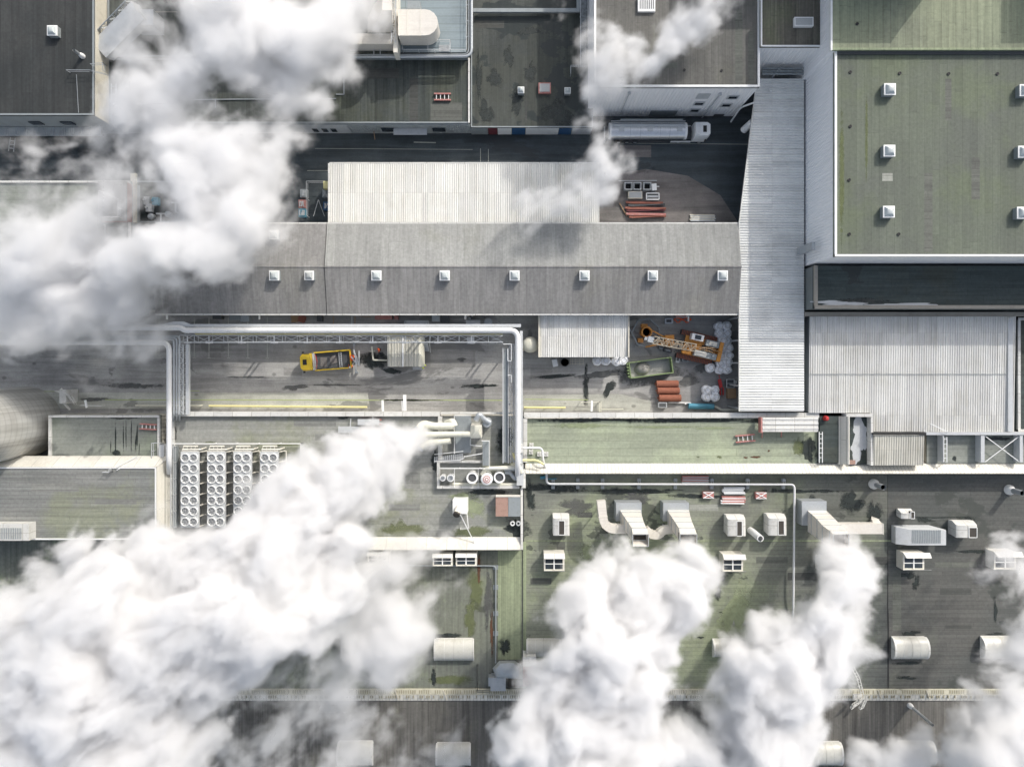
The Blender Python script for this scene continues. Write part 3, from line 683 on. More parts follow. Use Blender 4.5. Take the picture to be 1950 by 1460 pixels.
mb = MB(); mb.rail([W(196,366,7.05), W(232,382,7.05), W(232,415,7.05), W(196,415,7.05), W(196,366,7.05)], 1, 1.2); solo('railing', 'thin white railing on the brick red stair block', 'railing', mb, M['white'])
mb = MB()
for y in (420, 440, 452): mb.bars([W(197,y-12,5.9), W(200,y-12,5.9), W(200,y,5.9), W(195,y,5.9)], .12)
solo('pipe_bracket', 'white bracket loops beside the stair block in the steam', 'bracket', mb, M['white'])
mb = MB(); mb.pbox(248,330,258,424,4.2,4.7); solo('pipe_bridge', 'narrow pale pipe bridge beside the equipment roof', 'pipe bridge', mb, M['cream'])
t = building('dark roof crowded with small machinery at the edge of the steam', (259,345,352,424), 2.6, 'roof_c', 'wall_dark', para=(.2,.2), pmat='steelgrey')
for i, (x, y, k) in enumerate([(284,384,0),(292,414,1),(310,416,2),(324,410,1),(300,385,3),(338,395,2),(288,398,0)]):
    z = 2.6; c = W(x, y, z)
    if k in (0, 3): solo('machine_case', ['pale', '', '', 'blue'][k]+' machine case among the roof machinery '+('above' if y < 392 else 'below')+' the valve', 'machine', MB().box(c.x-.45,c.y-.6,z,c.x+.45,c.y+.6,z+.8).tube([c+Vector((-.2,0,.8)), c+Vector((-.2,0,1.3))], .15, 8), M['lightgrey' if k == 0 else 'blue'], 'roof machinery')
    elif k == 1: solo('round_pump', 'round pump beside the '+('parapet corner' if x < 300 else 'steam')+' on the machinery roof', 'pump', MB().lathe([(.5,0),(.5,.8),(.3,.95),(.3,1.1),(.001,1.1)], c, 14), M['galv'], 'roof machinery')
    else: solo('pipe_tee', 'T shaped grey pipe '+('between the pumps' if x < 320 else 'at the steam edge')+' on the machinery roof', 'pipe', MB().tube([c+Vector((-.7,.6,.6)), c+Vector((.7,.6,.6))], .13, 8).tube([c+Vector((0,.6,.6)), c+Vector((0,-.9,.6))], .13, 8).tube([c+Vector((0,-.8,.0)), c+Vector((0,-.8,.6))], .1, 8), M['lightgrey'], 'roof machinery')

# ---------------------------------------------------------------- south side
b_s1 = building('grey felt roof with dark drip stains beside the big silo', (95,790,306,873), 4.5, 'roof_s1', 'wall_cream', para=(.35,.35), pmat='coping')
for i, (x, y, rx, ry) in enumerate([(220,835,2,34),(235,832,1.3,32),(240,828,1.2,30),(250,830,1.2,32),(261,832,1.8,30),(258,845,1.2,22),(211,850,1,16),(265,855,.8,14),(222,862,8,7),(240,869,26,2.5),(208,792,92,3.0),(303,812,3.5,26),(236,795,30,3.5)]):
    stain(x, y, rx, ry, 'stain', z=4.504+.002*i, seed=140+i, parent=b_s1, name='drip_stain', jag=.35, rot=-.06 if x > 255 else 0, n=40)
b_s2 = building('square flat roofed hall with grey green felt and cream side cladding', (-260,889,298,1027), 7.4, 'roof_s2', 'wall_cream', para=(.12,.2), pmat='white')
# sloped cream flashings
def band(label, px0, px1, y_in, z_in, y_out, z_out, mat='flash', zb=3.0, name='parapet_flashing', t=None):
    a, b = W(px0, 0, z_out).x, W(px1, 0, z_out).x
    if a > b: a, b = b, a
    Yi, Yo = W(0, y_in, z_in).y, W(0, y_out, z_out).y; s = 1 if Yo < Yi else -1
    mb = MB().loft([[(x,Yi,z_in-.2),(x,Yi,z_in),(x,Yo,z_out),(x,Yo-.14*s,z_out),(x,Yo-.14*s,zb)] for x in (a, b)])
    return part(t, name, mb, M[mat]) if t else solo(name, label, 'roof edge', mb, M[mat])
Ps2 = wpoly((-260,889,298,1027), 7.4)
mb = MB(); Yo, Yi = Ps2[0].y+.02, W(0,868,5.2).y; Yi2 = W(0,881,5.2).y
mb.loft([[(Ps2[0].x,Yi2 if False else Yi,5.0),(Ps2[0].x,Yi,5.2),(Ps2[0].x,Yo,7.38),(Ps2[0].x,Yo,5.0)], [(Ps2[1].x+1.1,Yi,5.0),(Ps2[1].x+1.1,Yi,5.2),(Ps2[1].x+.02,Yo,7.38),(Ps2[1].x+.02,Yo,5.0)]]); part(b_s2, 'north_flashing', mb, M['flash'])
mb = MB().loft([[(Ps2[1].x+.02,y,7.38),(Ps2[1].x+1.1,y2,4.2),(Ps2[1].x+.02,y2,4.2)] for y, y2 in ((Ps2[0].y,Yi-.02),(Ps2[2].y,Ps2[2].y))]); part(b_s2, 'side_cladding', mb, M['flash_ribbed'])
b_s3 = building('grey green felt roof carrying the fan coolers and steam stacks', (330,792,991,1022), 4.5, 'roof_s3', 'wall_cream', para=None)
mb = MB(); mb.pbox(328,784,838,792.5,4.2,5.15); mb.pbox(838.5,785,990,788,4.2,5.1); part(b_s3, 'north_parapet', mb, M['coping'])
mb = MB(); mb.pbox(991.5,930,996,1046,3,5.3); mb.pbox(993,894,1001,929,3,5.6); part(b_s3, 'east_parapet', mb, M['coping'])
mb = MB(); mb.pbox(325,793,330.5,1030,4.0,5.0); part(b_s3, 'west_parapet', mb, M['coping'])
band('', 330, 991, 1022, 4.5, 1045, 5.5, 'flash', t=b_s3, name='south_flashing')
for i, (x, y, rx, ry, mt) in enumerate([(545,845,34,3,'stain_moss'),(400,843,20,2,'stain_moss'),(770,1010,40,22,'stain_moss'),(830,880,8,26,'stain'),(930,937,60,5,'stain'),(985,1005,26,22,'stain'),(900,1012,40,12,'stain_moss'),(333,828,4,16,'stain'),(655,795,14,3,'stain'),(960,835,22,26,'stain')]):
    stain(x, y, rx, ry, mt, z=4.504+.002*i, seed=170+i, parent=b_s3, name='damp_patch', jag=.5)
for i, (x, y, rx, ry) in enumerate([(880,944,26,8),(905,965,30,20)]):
    stain(x, y, rx, ry, 'moss_light', z=4.53+.002*i, seed=190+i, parent=b_s3, name='dry_patch', jag=.4)

b_s4 = building('long narrow bright green felt roof between cream parapets', (1001,797,1556,882), 4.4, 'roof_s4', 'wall_cream', para=None)
mb = MB(); mb.pbox(998,786,1560,795.5,4.2,5.1); mb.pbox(996.5,797,1004,880,4.2,5.0); part(b_s4, 'parapet', mb, M['coping'])
for i, (x, y, rx, ry, mt) in enumerate([(1120,799,110,5,'stain'),(1300,800,120,6,'stain'),(1480,801,70,6,'stain'),(1440,870,10,3,'stain_rust'),(1420,871,5,2,'stain_rust'),(1370,870,5,3,'stain_moss'),(1464,858,3,2.5,'stain_rust'),(1540,855,18,26,'stain'),(1520,850,10,22,'stain_moss'),(1330,870,4,2,'stain_moss')]):
    stain(x, y, rx, ry, mt, z=4.404+.002*i, seed=200+i, parent=b_s4, name='damp_patch', jag=.45)
for i, (x, y, rx, ry) in enumerate([(1100,810,70,5),(1250,813,60,4),(1360,815,50,3)]):
    stain(x, y, rx, ry, 'moss_light', z=4.43+.002*i, seed=220+i, parent=b_s4, name='moss_fringe', jag=.5)
band('long cream sloping roof edge dividing the green roof from the wide lower roof', 1000, 2250, 882, 4.4, 900, 5.6, 'flash_ribbed', zb=3.0, t=b_s4, name='south_flashing')
b_s4b = building('small dark slab roof beside the ladder at the end of the green roof', (1561,792,1597,881), 5.0, 'roof_g', 'wall_grey', group='roof bays beyond the green roof')
mb = MB(); za, zb_ = 4.9, 6.0
mb.loft([[W(1597,y,5.0), W(1616,y,6.2), W(1618,y,6.2), Vector((W(1618,y,6.2).x, W(1618,y,6.2).y, 4.0)), Vector((W(1597,y,5.0).x, W(1597,y,5.0).y, 4.0))] for y in (793, 884)]); part(b_s4b, 'sloping_flashing', mb, M['flash_ribbed'])
b_s4c = building('dark puddled well roof framed by white parapets', (1619,795,1658,884), 4.9, 'roof_g', 'wall_cream', para=None, group='roof bays beyond the green roof')
mb = MB(); mb.pbox(1612,788,1663,793.5,4.5,6.1); mb.pbox(1658.5,794,1663,886,4.5,6.1); part(b_s4c, 'parapet', mb, M['coping'])
for i, (x, y, rx, ry) in enumerate([(1637,823,15,26),(1632,855,12,22),(1644,845,8,14)]): stain(x, y, rx, ry, 'lightgrey', z=4.904+.002*i, seed=230+i, parent=b_s4c, name='painted_sheen', jag=.4)  # pale grey patches: sheen of standing water put into the colour
part(b_s4c, 'rusty_cover', MB().pbox(1617,876,1629,884,4.92,5.1), M['rust_pale'])
p, q = W(1664,828,6.3), W(1760,886,6.3)
t = thing('shed_building', 'small pale ribbed roof between the puddled well and the open bays', 'shed', ((p.x+q.x)/2, (p.y+q.y)/2, 0), 'ribbed sheet roofs')
part(t, 'roof', MB().corr((p.x, q.y, q.x, p.y), 6.1, 6.3, .36, .09, 'y'), M['corr_dirty']); part(t, 'wall', MB().box(p.x+.1, q.y+.1, 0, q.x-.1, p.y-.1, 6.02), M['wall_cream'])
part(t, 'verge', MB().pbox(1663,824,1764,827.5,5.9,6.6), M['black'])
b_s4d = building('open roof bays with pale concrete and steel frames beside the wide ribbed roof', (1765,828,2250,882), 4.6, 'roof_s1', 'wall_cream', group='roof bays beyond the green roof')
mb = MB(); mb.pbox(1663,808,1768,822,4.5,5.3); part(b_s4d, 'concrete_ledge', mb, M['steelgrey'])
mb = MB(); mb.pbox(1764,823,2250,828,4.6,6.0); mb.pbox(1868,829,1875,880,4.6,5.9); mb.pbox(1942,829,1948,880,4.6,5.9); mb.pbox(1795,829,1797.5,880,4.6,5.9); part(b_s4d, 'steel_frame', mb, M['lightgrey'])
mb = MB(); mb.bar(W(1876,830,5.7), W(1941,879,5.7), .1); mb.bar(W(1941,830,5.62), W(1876,879,5.62), .1); part(b_s4d, 'cross_brace', mb, M['white'])
for i, (x, y, rx, ry) in enumerate([(1862,850,5,26),(1818,873,6,5),(1900,835,26,5)]): stain(x, y, rx, ry, 'stain', z=4.604+.002*i, seed=240+i, parent=b_s4d, name='damp_patch', jag=.5)

b_s5 = building('wide flat green and grey felt roof crowded with ducts and steam vents', (998,896,1690,1311), 3.0, 'roof_s5', 'wall_cream')
b_s5e = building('dark grey felt roof with shade painted in beside the wide green roof with barrel rooflights', (1690.6,896,2250,1311), 3.0, 'roof_s5', 'wall_cream')
b_s5w = building('flat roof with bright green felt strips below the cooler roof', (-300,1016,996,1311), 2.9, 'roof_s5w', 'wall_cream')
mb = MB(); mb.pbox(1003,1028,1700,1031,3.0,3.02); mb.pbox(996,1031,1002,1311,3.0,3.06); part(b_s5, 'roof_seam', mb, M['felt_green'])
for i, (x, y, rx, ry, mt) in enumerate([(1060,930,55,10,'stain'),(1330,945,70,5,'stain'),(1200,935,120,5,'stain'),(1010,950,10,26,'stain'),(1520,935,70,5,'stain'),(1545,960,16,18,'stain'),(1620,955,24,22,'stain'),(1665,975,14,28,'stain'),(1100,965,40,14,'stain_soft'),(1368,1130,6,18,'stain'),(1335,1213,6,2.5,'stain'),(1372,1165,4,1.2,'stain'),(1425,1280,8,1,'stain'),(1585,1080,22,60,'stain_soft'),(1290,1215,5,12,'stain'),(1210,950,40,10,'stain_soft')]):
    stain(x, y, rx, ry, mt, z=3.024+.002*i, seed=250+i, parent=b_s5, name='damp_patch', jag=.6, n=44)
for i, (x, y, rx, ry) in enumerate([(1120,1050,14,26),(1400,1160,22,70),(1290,1180,12,60)]):
    stain(x, y, rx, ry, 'moss_light', z=3.06+.002*i, seed=280+i, parent=b_s5, name='moss_patch', jag=.5, rot=-.4)
for i, (x, y, rx, ry, mt) in enumerate([(1691,1200,2,110,'black'),(1730,1095,16,8,'stain'),(1745,1110,8,14,'stain'),(1735,1205,20,5,'stain'),(1900,1207,20,4,'stain'),(1735,1262,26,5,'stain'),(1725,1290,20,4,'stain'),(1760,990,20,4,'stain'),(1790,985,60,2,'stain'),(1838,990,16,8,'stain'),(1895,1160,4,26,'stain'),(1908,1185,8,3,'stain'),(1855,1050,40,3,'stain')]):
    stain(x, y, rx, ry, mt, z=3.004+.002*i, seed=300+i, parent=b_s5e, name='damp_patch', jag=.6, n=44)
mb = MB(); mb.pbox(948,1048,993,1255,2.9,2.93); part(b_s5w, 'felt_strip', mb, M['felt_green'])
for i, (x, y, rx, ry, mt) in enumerate([(936,1200,3,50,'stain_rust'),(960,1230,10,20,'stain'),(850,1210,40,5,'stain'),(860,1295,60,8,'stain_moss'),(826,1290,6,18,'stain'),(905,1120,16,40,'stain_moss'),(930,1140,8,60,'stain_soft'),(912,1080,5,24,'stain_rust'),(895,1180,14,30,'stain_moss')]):
    stain(x, y, rx, ry, mt, z=2.94+.002*i, seed=320+i, parent=b_s5w, name='damp_patch', jag=.55, n=44)
b_s6 = building('streaked brown grey felt roof along the bottom of the picture', (-300,1334,2250,1640), 2.6, 'roof_s6', 'wall_cream')
patches(b_s5, [(1060,1031,1076,1046,'patch_mid'),(1010,1100,1050,1112,'patch_mid'),(1335,1100,1352,1150,'patch_mid'),(1440,1060,1500,1072,'patch_mid'),(1395,1180,1440,1190,'patch_pale'),(1300,960,1368,972,'patch_pale'),(1100,975,1128,985,'patch_mid'),(1010,1262,1040,1290,'patch_mid'),(1500,1090,1560,1104,'patch_dark'),(1640,1060,1690,1075,'patch_dark'),(1560,960,1600,982,'patch_mid'),(1625,1100,1660,1180,'patch_dark')], 3.0)
patches(b_s5e, [(1790,1120,1850,1132,'patch_dark'),(1700,1085,1716,1200,'patch_mid'),(1860,1262,1920,1275,'patch_dark'),(1780,1070,1860,1080,'patch_mid'),(1710,975,1716,1050,'patch_mid'),(1800,1190,1850,1196,'patch_dark')], 3.0)
patches(b_s3, [(560,800,640,812,'patch_grey'),(600,826,640,838,'patch_grey'),(770,900,800,930,'patch_grey'),(740,960,800,972,'patch_grey')], 4.5)
patches(b_s2, [(60,920,150,936,'patch_grey'),(180,950,260,960,'patch_grey')], 7.4)
patches(b_e, [(1760,330,1776,480,'patch_mid'),(1800,150,1812,230,'patch_mid'),(1850,300,1866,380,'patch_mid'),(1680,330,1700,345,'patch_pale')], 15.2)
patches(b_b, [(700,130,760,150,'patch_dark'),(820,196,880,230,'patch_mid'),(780,150,796,232,'patch_dark')], 4.8)
patches(b_c, [(905,40,960,54,'patch_dark'),(1000,130,1004,235,'patch_dark'),(1058,190,1064,238,'patch_mid')], 3.3)
patches(b_d, [(1200,120,1290,130,'patch_mid'),(1400,20,1414,160,'patch_mid'),(1425,60,1436,160,'patch_mid')], 11.6)
t = thing('gutter_walkway', 'long cream grating walkway with slatted covers between the lower roofs', 'walkway', W(975,1323,2.0))
M['slot_tan'] = paint('slot_tan', (.30,.28,.20), .7, .4); M['walk_tan'] = paint('walk_tan', (.50,.48,.38), .7, .6)
part(t, 'deck', MB().pbox(-300,1311.5,2250,1322,2.0,3.15), M['walk_tan'])
a, b = W(-300,0,3.2).x, W(2250,0,3.2).x
part(t, 'sloping_edge', MB().loft([[(x,W(0,1322.5,3.1).y,3.1),(x,W(0,1333,2.7).y,2.75),(x,W(0,1333,2.7).y,2.1),(x,W(0,1322.5,3.1).y,2.1)] for x in (a, b)]), M['flash_ribbed'])
mb = MB(); x = -290; r = random.Random(3)
while x < 2240:
    if r.random() < .8: mb.pbox(x, 1313.5, x+2.1, 1320, 3.15, 3.19)
    if r.random() < .55: mb.pbox(x+1, 1324, x+3.1, 1329, 3.0, 3.14)
    x += 4.3
part(t, 'slot_cover', mb, M['slot_tan'])
mb = MB()
for x in range(-260, 2240, 92): mb.bar(W(x,1313,3.25), W(x+7,1331,3.2), .1)
part(t, 'cross_strut', mb, M['cream'])
# ================================================================ repeated roof items
def skylight_proto(label, z, mat='skylight'):
    t = thing('roof_skylight', label, 'skylight', (0,0,0), 'domed square skylights')
    part(t, 'curb', MB().box(-.78,-.78,-.02,.78,.78,.8), M['steelgrey'])
    f = MB()
    f.loft([[(-.82,-.82,.8),(.82,-.82,.8),(.82,.82,.8),(-.82,.82,.8)], [(-.82,-.82,.92),(.82,-.82,.92),(.82,.82,.92),(-.82,.82,.92)], [(-.6,-.6,.96),(.6,-.6,.96),(.6,.6,.96),(-.6,.6,.96)]])
    part(t, 'frame', f, M['white'])
    d = MB(); n = 6; rings = []
    for k in range(n+1):
        a = k/n; s = .62*(1-a**1.3)+.02; rings.append([(-s,-s,.965+.38*math.sin(a*1.57)),(s,-s,.965+.38*math.sin(a*1.57)),(s,s,.965+.38*math.sin(a*1.57)),(-s,s,.965+.38*math.sin(a*1.57))])
    d.loft(rings); part(t, 'dome', d, M[mat])
    return t
sk0 = skylight_proto('x', 0); sk0_dull = skylight_proto('x', 0, 'skylight_dull')
first = [True]
def sky(px, py, z, label, s=1.0, proto=None, dull=False):
    src = sk0_dull if dull else sk0
    return dup(src, W(px, py, z), 0, label, scale=(s,s,1))
E = 15.2
for (x, y, z, s, l) in [(1688,175,E,.98,'white domed skylight top of its column on the open green roof'),(1687,291,E,.98,'white domed skylight middle of its column on the open green roof'),(1686,406,E,.98,'white domed skylight bottom of its column on the open green roof'),
        (1944,177,E,1,'domed skylight cut by the picture edge, top one on the green roof'),(1941,293,E,1,'domed skylight at the picture edge, middle one on the green roof'),(1939,408,E,1,'domed skylight at the picture edge, bottom one on the green roof'),
        (526,526,6.9,.92,'domed skylight on the gable slope next to the steam and a duller one'),(719,526,6.9,.92,'domed skylight first to the right of the dull flat skylight'),(848,526,6.9,.92,'domed skylight third from the steam along the gable slope'),
        (980,526,6.9,.92,'domed skylight on the gable slope above the corner of the big white pipe'),(1112,526,6.9,.92,'domed skylight on the gable slope above the ribbed canopy'),(1241,526,6.9,.92,'domed skylight on the gable slope above the crawler crane'),(1373,526,6.9,.92,'domed skylight on the gable slope closest to the ribbed passage roof'),
        (525,449,6.4,.85,'lone domed skylight on the upper gable slope at the steam edge'),(107,64,8.4,.92,'lone domed skylight on the dark weathered hall roof')]:
    sky(x, y, z, l, s)
sky(592, 526, 6.9, 'dull grey skylight between two bright domed ones on the gable slope', .85, dull=True)
sky(992, 176, 3.3, 'small pale skylight on the puddled dark roof', .62, dull=False); sky(1080, 177, 3.3, 'small pale skylight on the dark roof beside the ladder catwalk', .58)
c = W(1037,170,3.3); t = thing('roof_hatch', 'square grey roof hatch with a flaking reddish rim between two small skylights', 'roof hatch', c)
part(t, 'curb', MB().box(c.x-.95,c.y-.8,3.3,c.x+.95,c.y+.8,3.8), M['pinkred']); part(t, 'lid', MB().box(c.x-.78,c.y-.62,3.8,c.x+.78,c.y+.62,3.9), M['skylight_dull'])
c = W(1528,45,12.2); t = thing('flat_rooflight', 'rectangular glazed rooflight on the brown streaked roof block', 'skylight', c)
part(t, 'frame', MB().box(c.x-1.35,c.y-.65,12.2,c.x+1.35,c.y+.65,12.75), M['white']); part(t, 'pane', MB().box(c.x-1.2,c.y-.5,12.75,c.x+1.2,c.y+.5,12.78), M['skylight_dull'])
for o in (sk0, sk0_dull):
    for ch in list(o.children): bpy.data.objects.remove(ch)
    bpy.data.objects.remove(o)

# red and pale stacked rails
def rack(px, py, z, w, h, label, rz=0, name='rail_rack'):
    c = W(px, py, z); t = thing(name, label, 'rack', c); 
    for dy in (-h/2, h/2): part(t, 'rail', MB().box(c.x-w/2, c.y+dy-.09, z+.1, c.x+w/2, c.y+dy+.09, z+.4, rz, c), M['pinkred'])
    mb = MB()
    for i in range(4): x = c.x-w*.36+w*.24*i; mb.box(x-.05, c.y-h/2+.1, z+.15, x+.05, c.y+h/2-.1, z+.3, rz, c)
    part(t, 'rung', mb, M['white'])
    return t
rack(843, 186, 4.8, 2.6, .95, 'red ladder shaped rack lying on the dark felt roof')
rack(284, 812, 4.5, 2.6, .75, 'faded pink rack beside the drip stains', R(-3)); rack(1418, 834, 4.4, 3.0, .95, 'faded pink rack on the bright green roof', R(5))
def boards(px0, py0, px1, py1, z, label, n, mat='pinkred', mat2='lightgrey', hz=.5):
    a, b = W(px0, py0, z), W(px1, py1, z); t = thing('board_stack', label, 'boards', (a+b)/2)
    for k, mt in enumerate((mat, mat2)):
        mb = MB()
        for i in range(k, n, 2):
            y = a.y+(b.y-a.y)*(i+.5)/n; j = random.uniform(-.2, .2); mb.box(a.x+j, y-.1, z+.05, b.x+j, y+.1, z+hz+random.uniform(-.08,.08), R(random.uniform(-1,1)))
        part(t, ['red_board','pale_board'][k], mb, M[mt])
    return t
boards(1299, 905, 1349, 918, 3.0, 'pink scaffold boards under the cream roof edge', 6); boards(1376, 926, 1416, 940, 3.0, 'grey scaffold boards under the white roof pipe', 7, 'lightgrey', 'white')
boards(1373, 944, 1417, 958, 3.0, 'white and red board stack, lower of the two beside the crossed crates', 6, 'pinkred', 'white')
for i, (x, y) in enumerate([(1347,941),(1447,942)]):
    c = W(x, y, 3); t = thing('crossed_crate', 'low crate with red and white crossed bars '+['towards the green duct side','closer to the turned down white pipe'][i], 'crate', c, 'crossed crates')
    part(t, 'crate', MB().box(c.x-.85,c.y-.5,3,c.x+.85,c.y+.5,3.6), M['pinkred'])
    part(t, 'cross', MB().bar(c+Vector((-.8,-.45,.65)), c+Vector((.8,.45,.65)), .12).bar(c+Vector((-.8,.45,.66)), c+Vector((.8,-.45,.66)), .12).box(c.x-.85,c.y-.5,3.61,c.x+.85,c.y-.4,3.66).box(c.x-.85,c.y+.4,3.61,c.x+.85,c.y+.5,3.66), M['white'])

# ================================================================ fan coolers
def fan_cooler(px, label):
    z0, z1 = 4.5, 6.5; a, b = W(px, 860, z1), W(px+34.5, 1004, z1)
    t = thing('fan_cooler', label, 'cooler', ((a.x+b.x)/2, (a.y+b.y)/2, z0), 'long fan coolers standing side by side')
    part(t, 'casing', MB().box(a.x, b.y, z1-.35, b.x, a.y, z1), M['lightgrey'])
    mb = MB(); mb.box(a.x+.35, b.y+.1, z0+.5, a.x+.55, a.y-.1, z1-.36); mb.box(b.x-.5, b.y+.1, z0+.5, b.x-.3, a.y-.1, z1-.36); part(t, 'coil', mb, M['darkgrey'])
    mb = MB()
    for i in range(8):
        y = b.y+(a.y-b.y)*i/7
        y = min(max(y, b.y+.08), a.y-.08)
        mb.bar((a.x+.1,y,z0), (a.x+.1,y,z1-.36), .14); mb.bar((b.x+.35,y,z0), (b.x-.1,y,z1-.36), .14); mb.bar((b.x-.1,y,z0+.6), (b.x+.75,y,z0+.6), .1)
    mb.bar((b.x+.75,b.y,z0+.62), (b.x+.75,a.y,z0+.62), .12); part(t, 'support_frame', mb, M['offwhite'])
    mb = MB(); mb.tube(fillet([(a.x+.2,a.y+.35,z1-.1),(b.x+.2,a.y+.35,z1-.1),(b.x+.2,a.y+.35,z0)], .3), .13, 8); mb.tube([(a.x+.3,a.y+.8,z1-.3),(b.x-.3,a.y+.8,z1-.3)], .13, 8); mb.box(a.x+.1,a.y+.02,z1-.5,b.x-.1,a.y+.2,z1-.1)
    for x in (.3, .9, 1.5, 2.1): mb.bar((a.x+x,a.y+.1,z1), (a.x+x+.1,a.y+.9,z1-.1), .06)
    part(t, 'header_pipe', mb, M['offwhite'])
    wd = b.x-a.x
    for i in range(7):
        for j in range(2):
            cx, cy = a.x+wd*(.27+.46*j), a.y-(a.y-b.y)*(i+.55)/7.1
            if FAN:
                fo, ro = FAN
                o = fo.copy(); COL.objects.link(o); o.parent = t; o.location = Vector((cx,cy,z1))-root_loc(t)
                for ch in fo.children:
                    c = ch.copy(); COL.objects.link(c); c.parent = o; c.rotation_euler = (0,0,random.uniform(0,2))
            else:
                f = part(t, 'fan', MB().ring((cx,cy,z1), .66, .56, 0, .24, 20), M['white'])
                mb = MB()
                for k in range(6):
                    an = k*math.pi/3; u = Vector((math.cos(an), math.sin(an), 0)); v = Vector((-u.y, u.x, 0)); c = Vector((cx,cy,z1+.12))
                    mb.poly([c+u*.12, c+u*.54-v*.06+Vector((0,0,.03)), c+u*.52+v*.2-Vector((0,0,.04)), c+u*.12+v*.1-Vector((0,0,.03))])
                mb.lathe([(.14,.08),(.14,.2),(.05,.23)], (cx,cy,z1), 10)
                rr = part(f, 'rotor', mb, M['rotor_grey'])
                # re-origin so that copies can be moved
                for o in (f, rr):
                    off = Vector((cx,cy,z1))-root_loc(t) if o is f else Vector((0,0,0))
                for v in f.data.vertices: v.co -= Vector((cx,cy,z1))-root_loc(t)
                for v in rr.data.vertices: v.co -= Vector((cx,cy,z1))-root_loc(t)
                f.location = Vector((cx,cy,z1))-root_loc(t)
                FAN.extend([f, rr])
    return t
FAN = []
for x, l in ((344,'long fan cooler beside the walkway, with two rows of round fans'),(394.5,'second long fan cooler from the walkway with all its fans showing'),(444.5,'third fan cooler from the walkway, half in the steam'),(495.5,'fan cooler farthest from the walkway, nearly swallowed by steam')): fan_cooler(x, l)
t = thing('service_walkway', 'narrow grey walkway with railings beside the first fan cooler', 'walkway', W(333,920,4.5))
part(t, 'deck', MB().pbox(330,850,336,1004,4.6,5.3), M['steelgrey']); part(t, 'railing', MB().rail([W(337,848,5.3), W(337,1002,5.3)], 1.0, 2.2, .07).rail([W(331,848,5.3), W(331,1002,5.3)], 1.0, 2.2, .07), M['lightgrey'])
solo('roof_railing', 'pale railing running across the roof at the heads of the fan coolers', 'railing', MB().rail([W(330,843,4.6), W(577,843,4.6), W(577,880,4.6)], 1.2, 3, .09), M['white'])

# ================================================================ stacks and pipes on the cooler roof
zt = 7.5
t = thing('exhaust_stacks', 'cluster of three cream exhaust pipes blowing thick steam over the cooler roof', 'exhaust', W(850,830,4.5))
part(t, 'bent_pipe', MB().tube(fillet([W(864,811,zt), W(822,811,zt), W(806,806,zt-.2), W(797,816,zt+.2)], 1.0), .55, 16), M['pipe_cream'])
part(t, 'straight_pipe', MB().tube([W(910,826,zt+.3), W(812,827,zt+.3), W(805,829,zt+.2)], .42, 16), M['pipe_cream'])
part(t, 'bent_pipe', MB().tube(fillet([W(858,838,zt), W(838,841,zt), W(815,842,zt), W(801,852,zt+.1)], 1.0), .5, 16), M['pipe_cream'])
mb = MB()
for (x, y, r_) in ((797,816,.62),(801,852.5,.58)):
    c = W(x, y, zt+.15); u = Vector((-.55,-.6,0)).normalized()
    mb.tube([c-u*.15, c+u*.28], r_, 18, cap=False)
part(t, 'mouth_collar', mb, M['galv'])
part(t, 'support', MB().bar(W(812,818,zt), W(812,838,zt), .3).bar(W(836,806,4.5), W(836,806,zt-.5), .25).bar(W(836,840,4.5), W(836,840,zt-.5), .25), M['offwhite'])
t = thing('fan_housing', 'cream box with vent pipes feeding the three exhaust pipes', 'machine', W(905,822,4.5))
part(t, 'body', MB().pbox(896,810,917,834,4.5,8.2), M['offwhite']); part(t, 'lid', MB().loft([[W(896,810,8.21),W(917,810,8.21),W(917,834,8.21),W(896,834,8.21)],[W(904,810,9.0),W(917,810,9.0),W(911,822,9.0),W(904,822,9.0)]]), M['pipe_cream'])
part(t, 'elbow', MB().tube(fillet([W(906,800,7.4), W(913,788,7.6), W(919,796,7.2), W(932,804,6.8)], .7), .42, 14), M['galv'])
part(t, 'elbow', MB().tube(fillet([W(850,806,6.5), W(862,802,7.3), W(866,811,7.3)], .6), .5, 12), M['pipe_cream'])
mb = MB(); c = W(928,803,4.5); mb.lathe([(.75,0),(.75,2.0),(.6,2.3),(.001,2.3)], c, 18); part(t, 'drum', mb, M['galv'])
t = thing('steel_platform', 'steel grating platform with stairs under the cream exhaust pipes', 'platform', W(890,850,4.5))
part(t, 'deck', MB().pbox(867,792,897,862,5.8,5.9), M['steelgrey'])
part(t, 'railing', MB().rail([W(866,862,5.9), W(866,790,5.9), W(897,790,5.9)], 1.0, 1.5).rail([W(896,836,5.9), W(896,846,5.9), W(917,848,5.9)], 1, 1).rail([W(932,840,6), W(932,886,6)], 1, 1.4).rail([W(918,838,6), W(932,838,6)], 1, 1.4), M['white'])
part(t, 'catwalk', MB().pbox(919,839,931,886,5.6,5.7), M['steelgrey'])
mb = MB()
for i in range(14): u = i/13; c = W(828+52*u, 875-6*u, 5.0+.8*u); mb.box(c.x-.1, c.y-.45, c.z-.03, c.x+.1, c.y+.45, c.z+.03)
part(t, 'stair_tread', mb, M['lightgrey']); part(t, 'stair_rail', MB().bars([W(827,865,6.0), W(882,859,6.8)], .1).bars([W(827,878,6.0), W(875,876,6.8), W(884,872,6.8)], .1).rail([W(884,868,5.9), W(918,862,5.9)], 1, 1), M['white'])
t = thing('roof_trough', 'white walled trough holding drums and pipes below the exhaust pipes', 'enclosure', W(915,905,4.5))
mb = MB(); mb.pbox(832,880,837,930,4.5,5.4); mb.pbox(837.2,925,989,930,4.5,5.38); mb.pbox(837.2,877,918,881,4.5,5.3); mb.pbox(834,793,842,876,4.5,5.35); part(t, 'wall', mb, M['coping'])
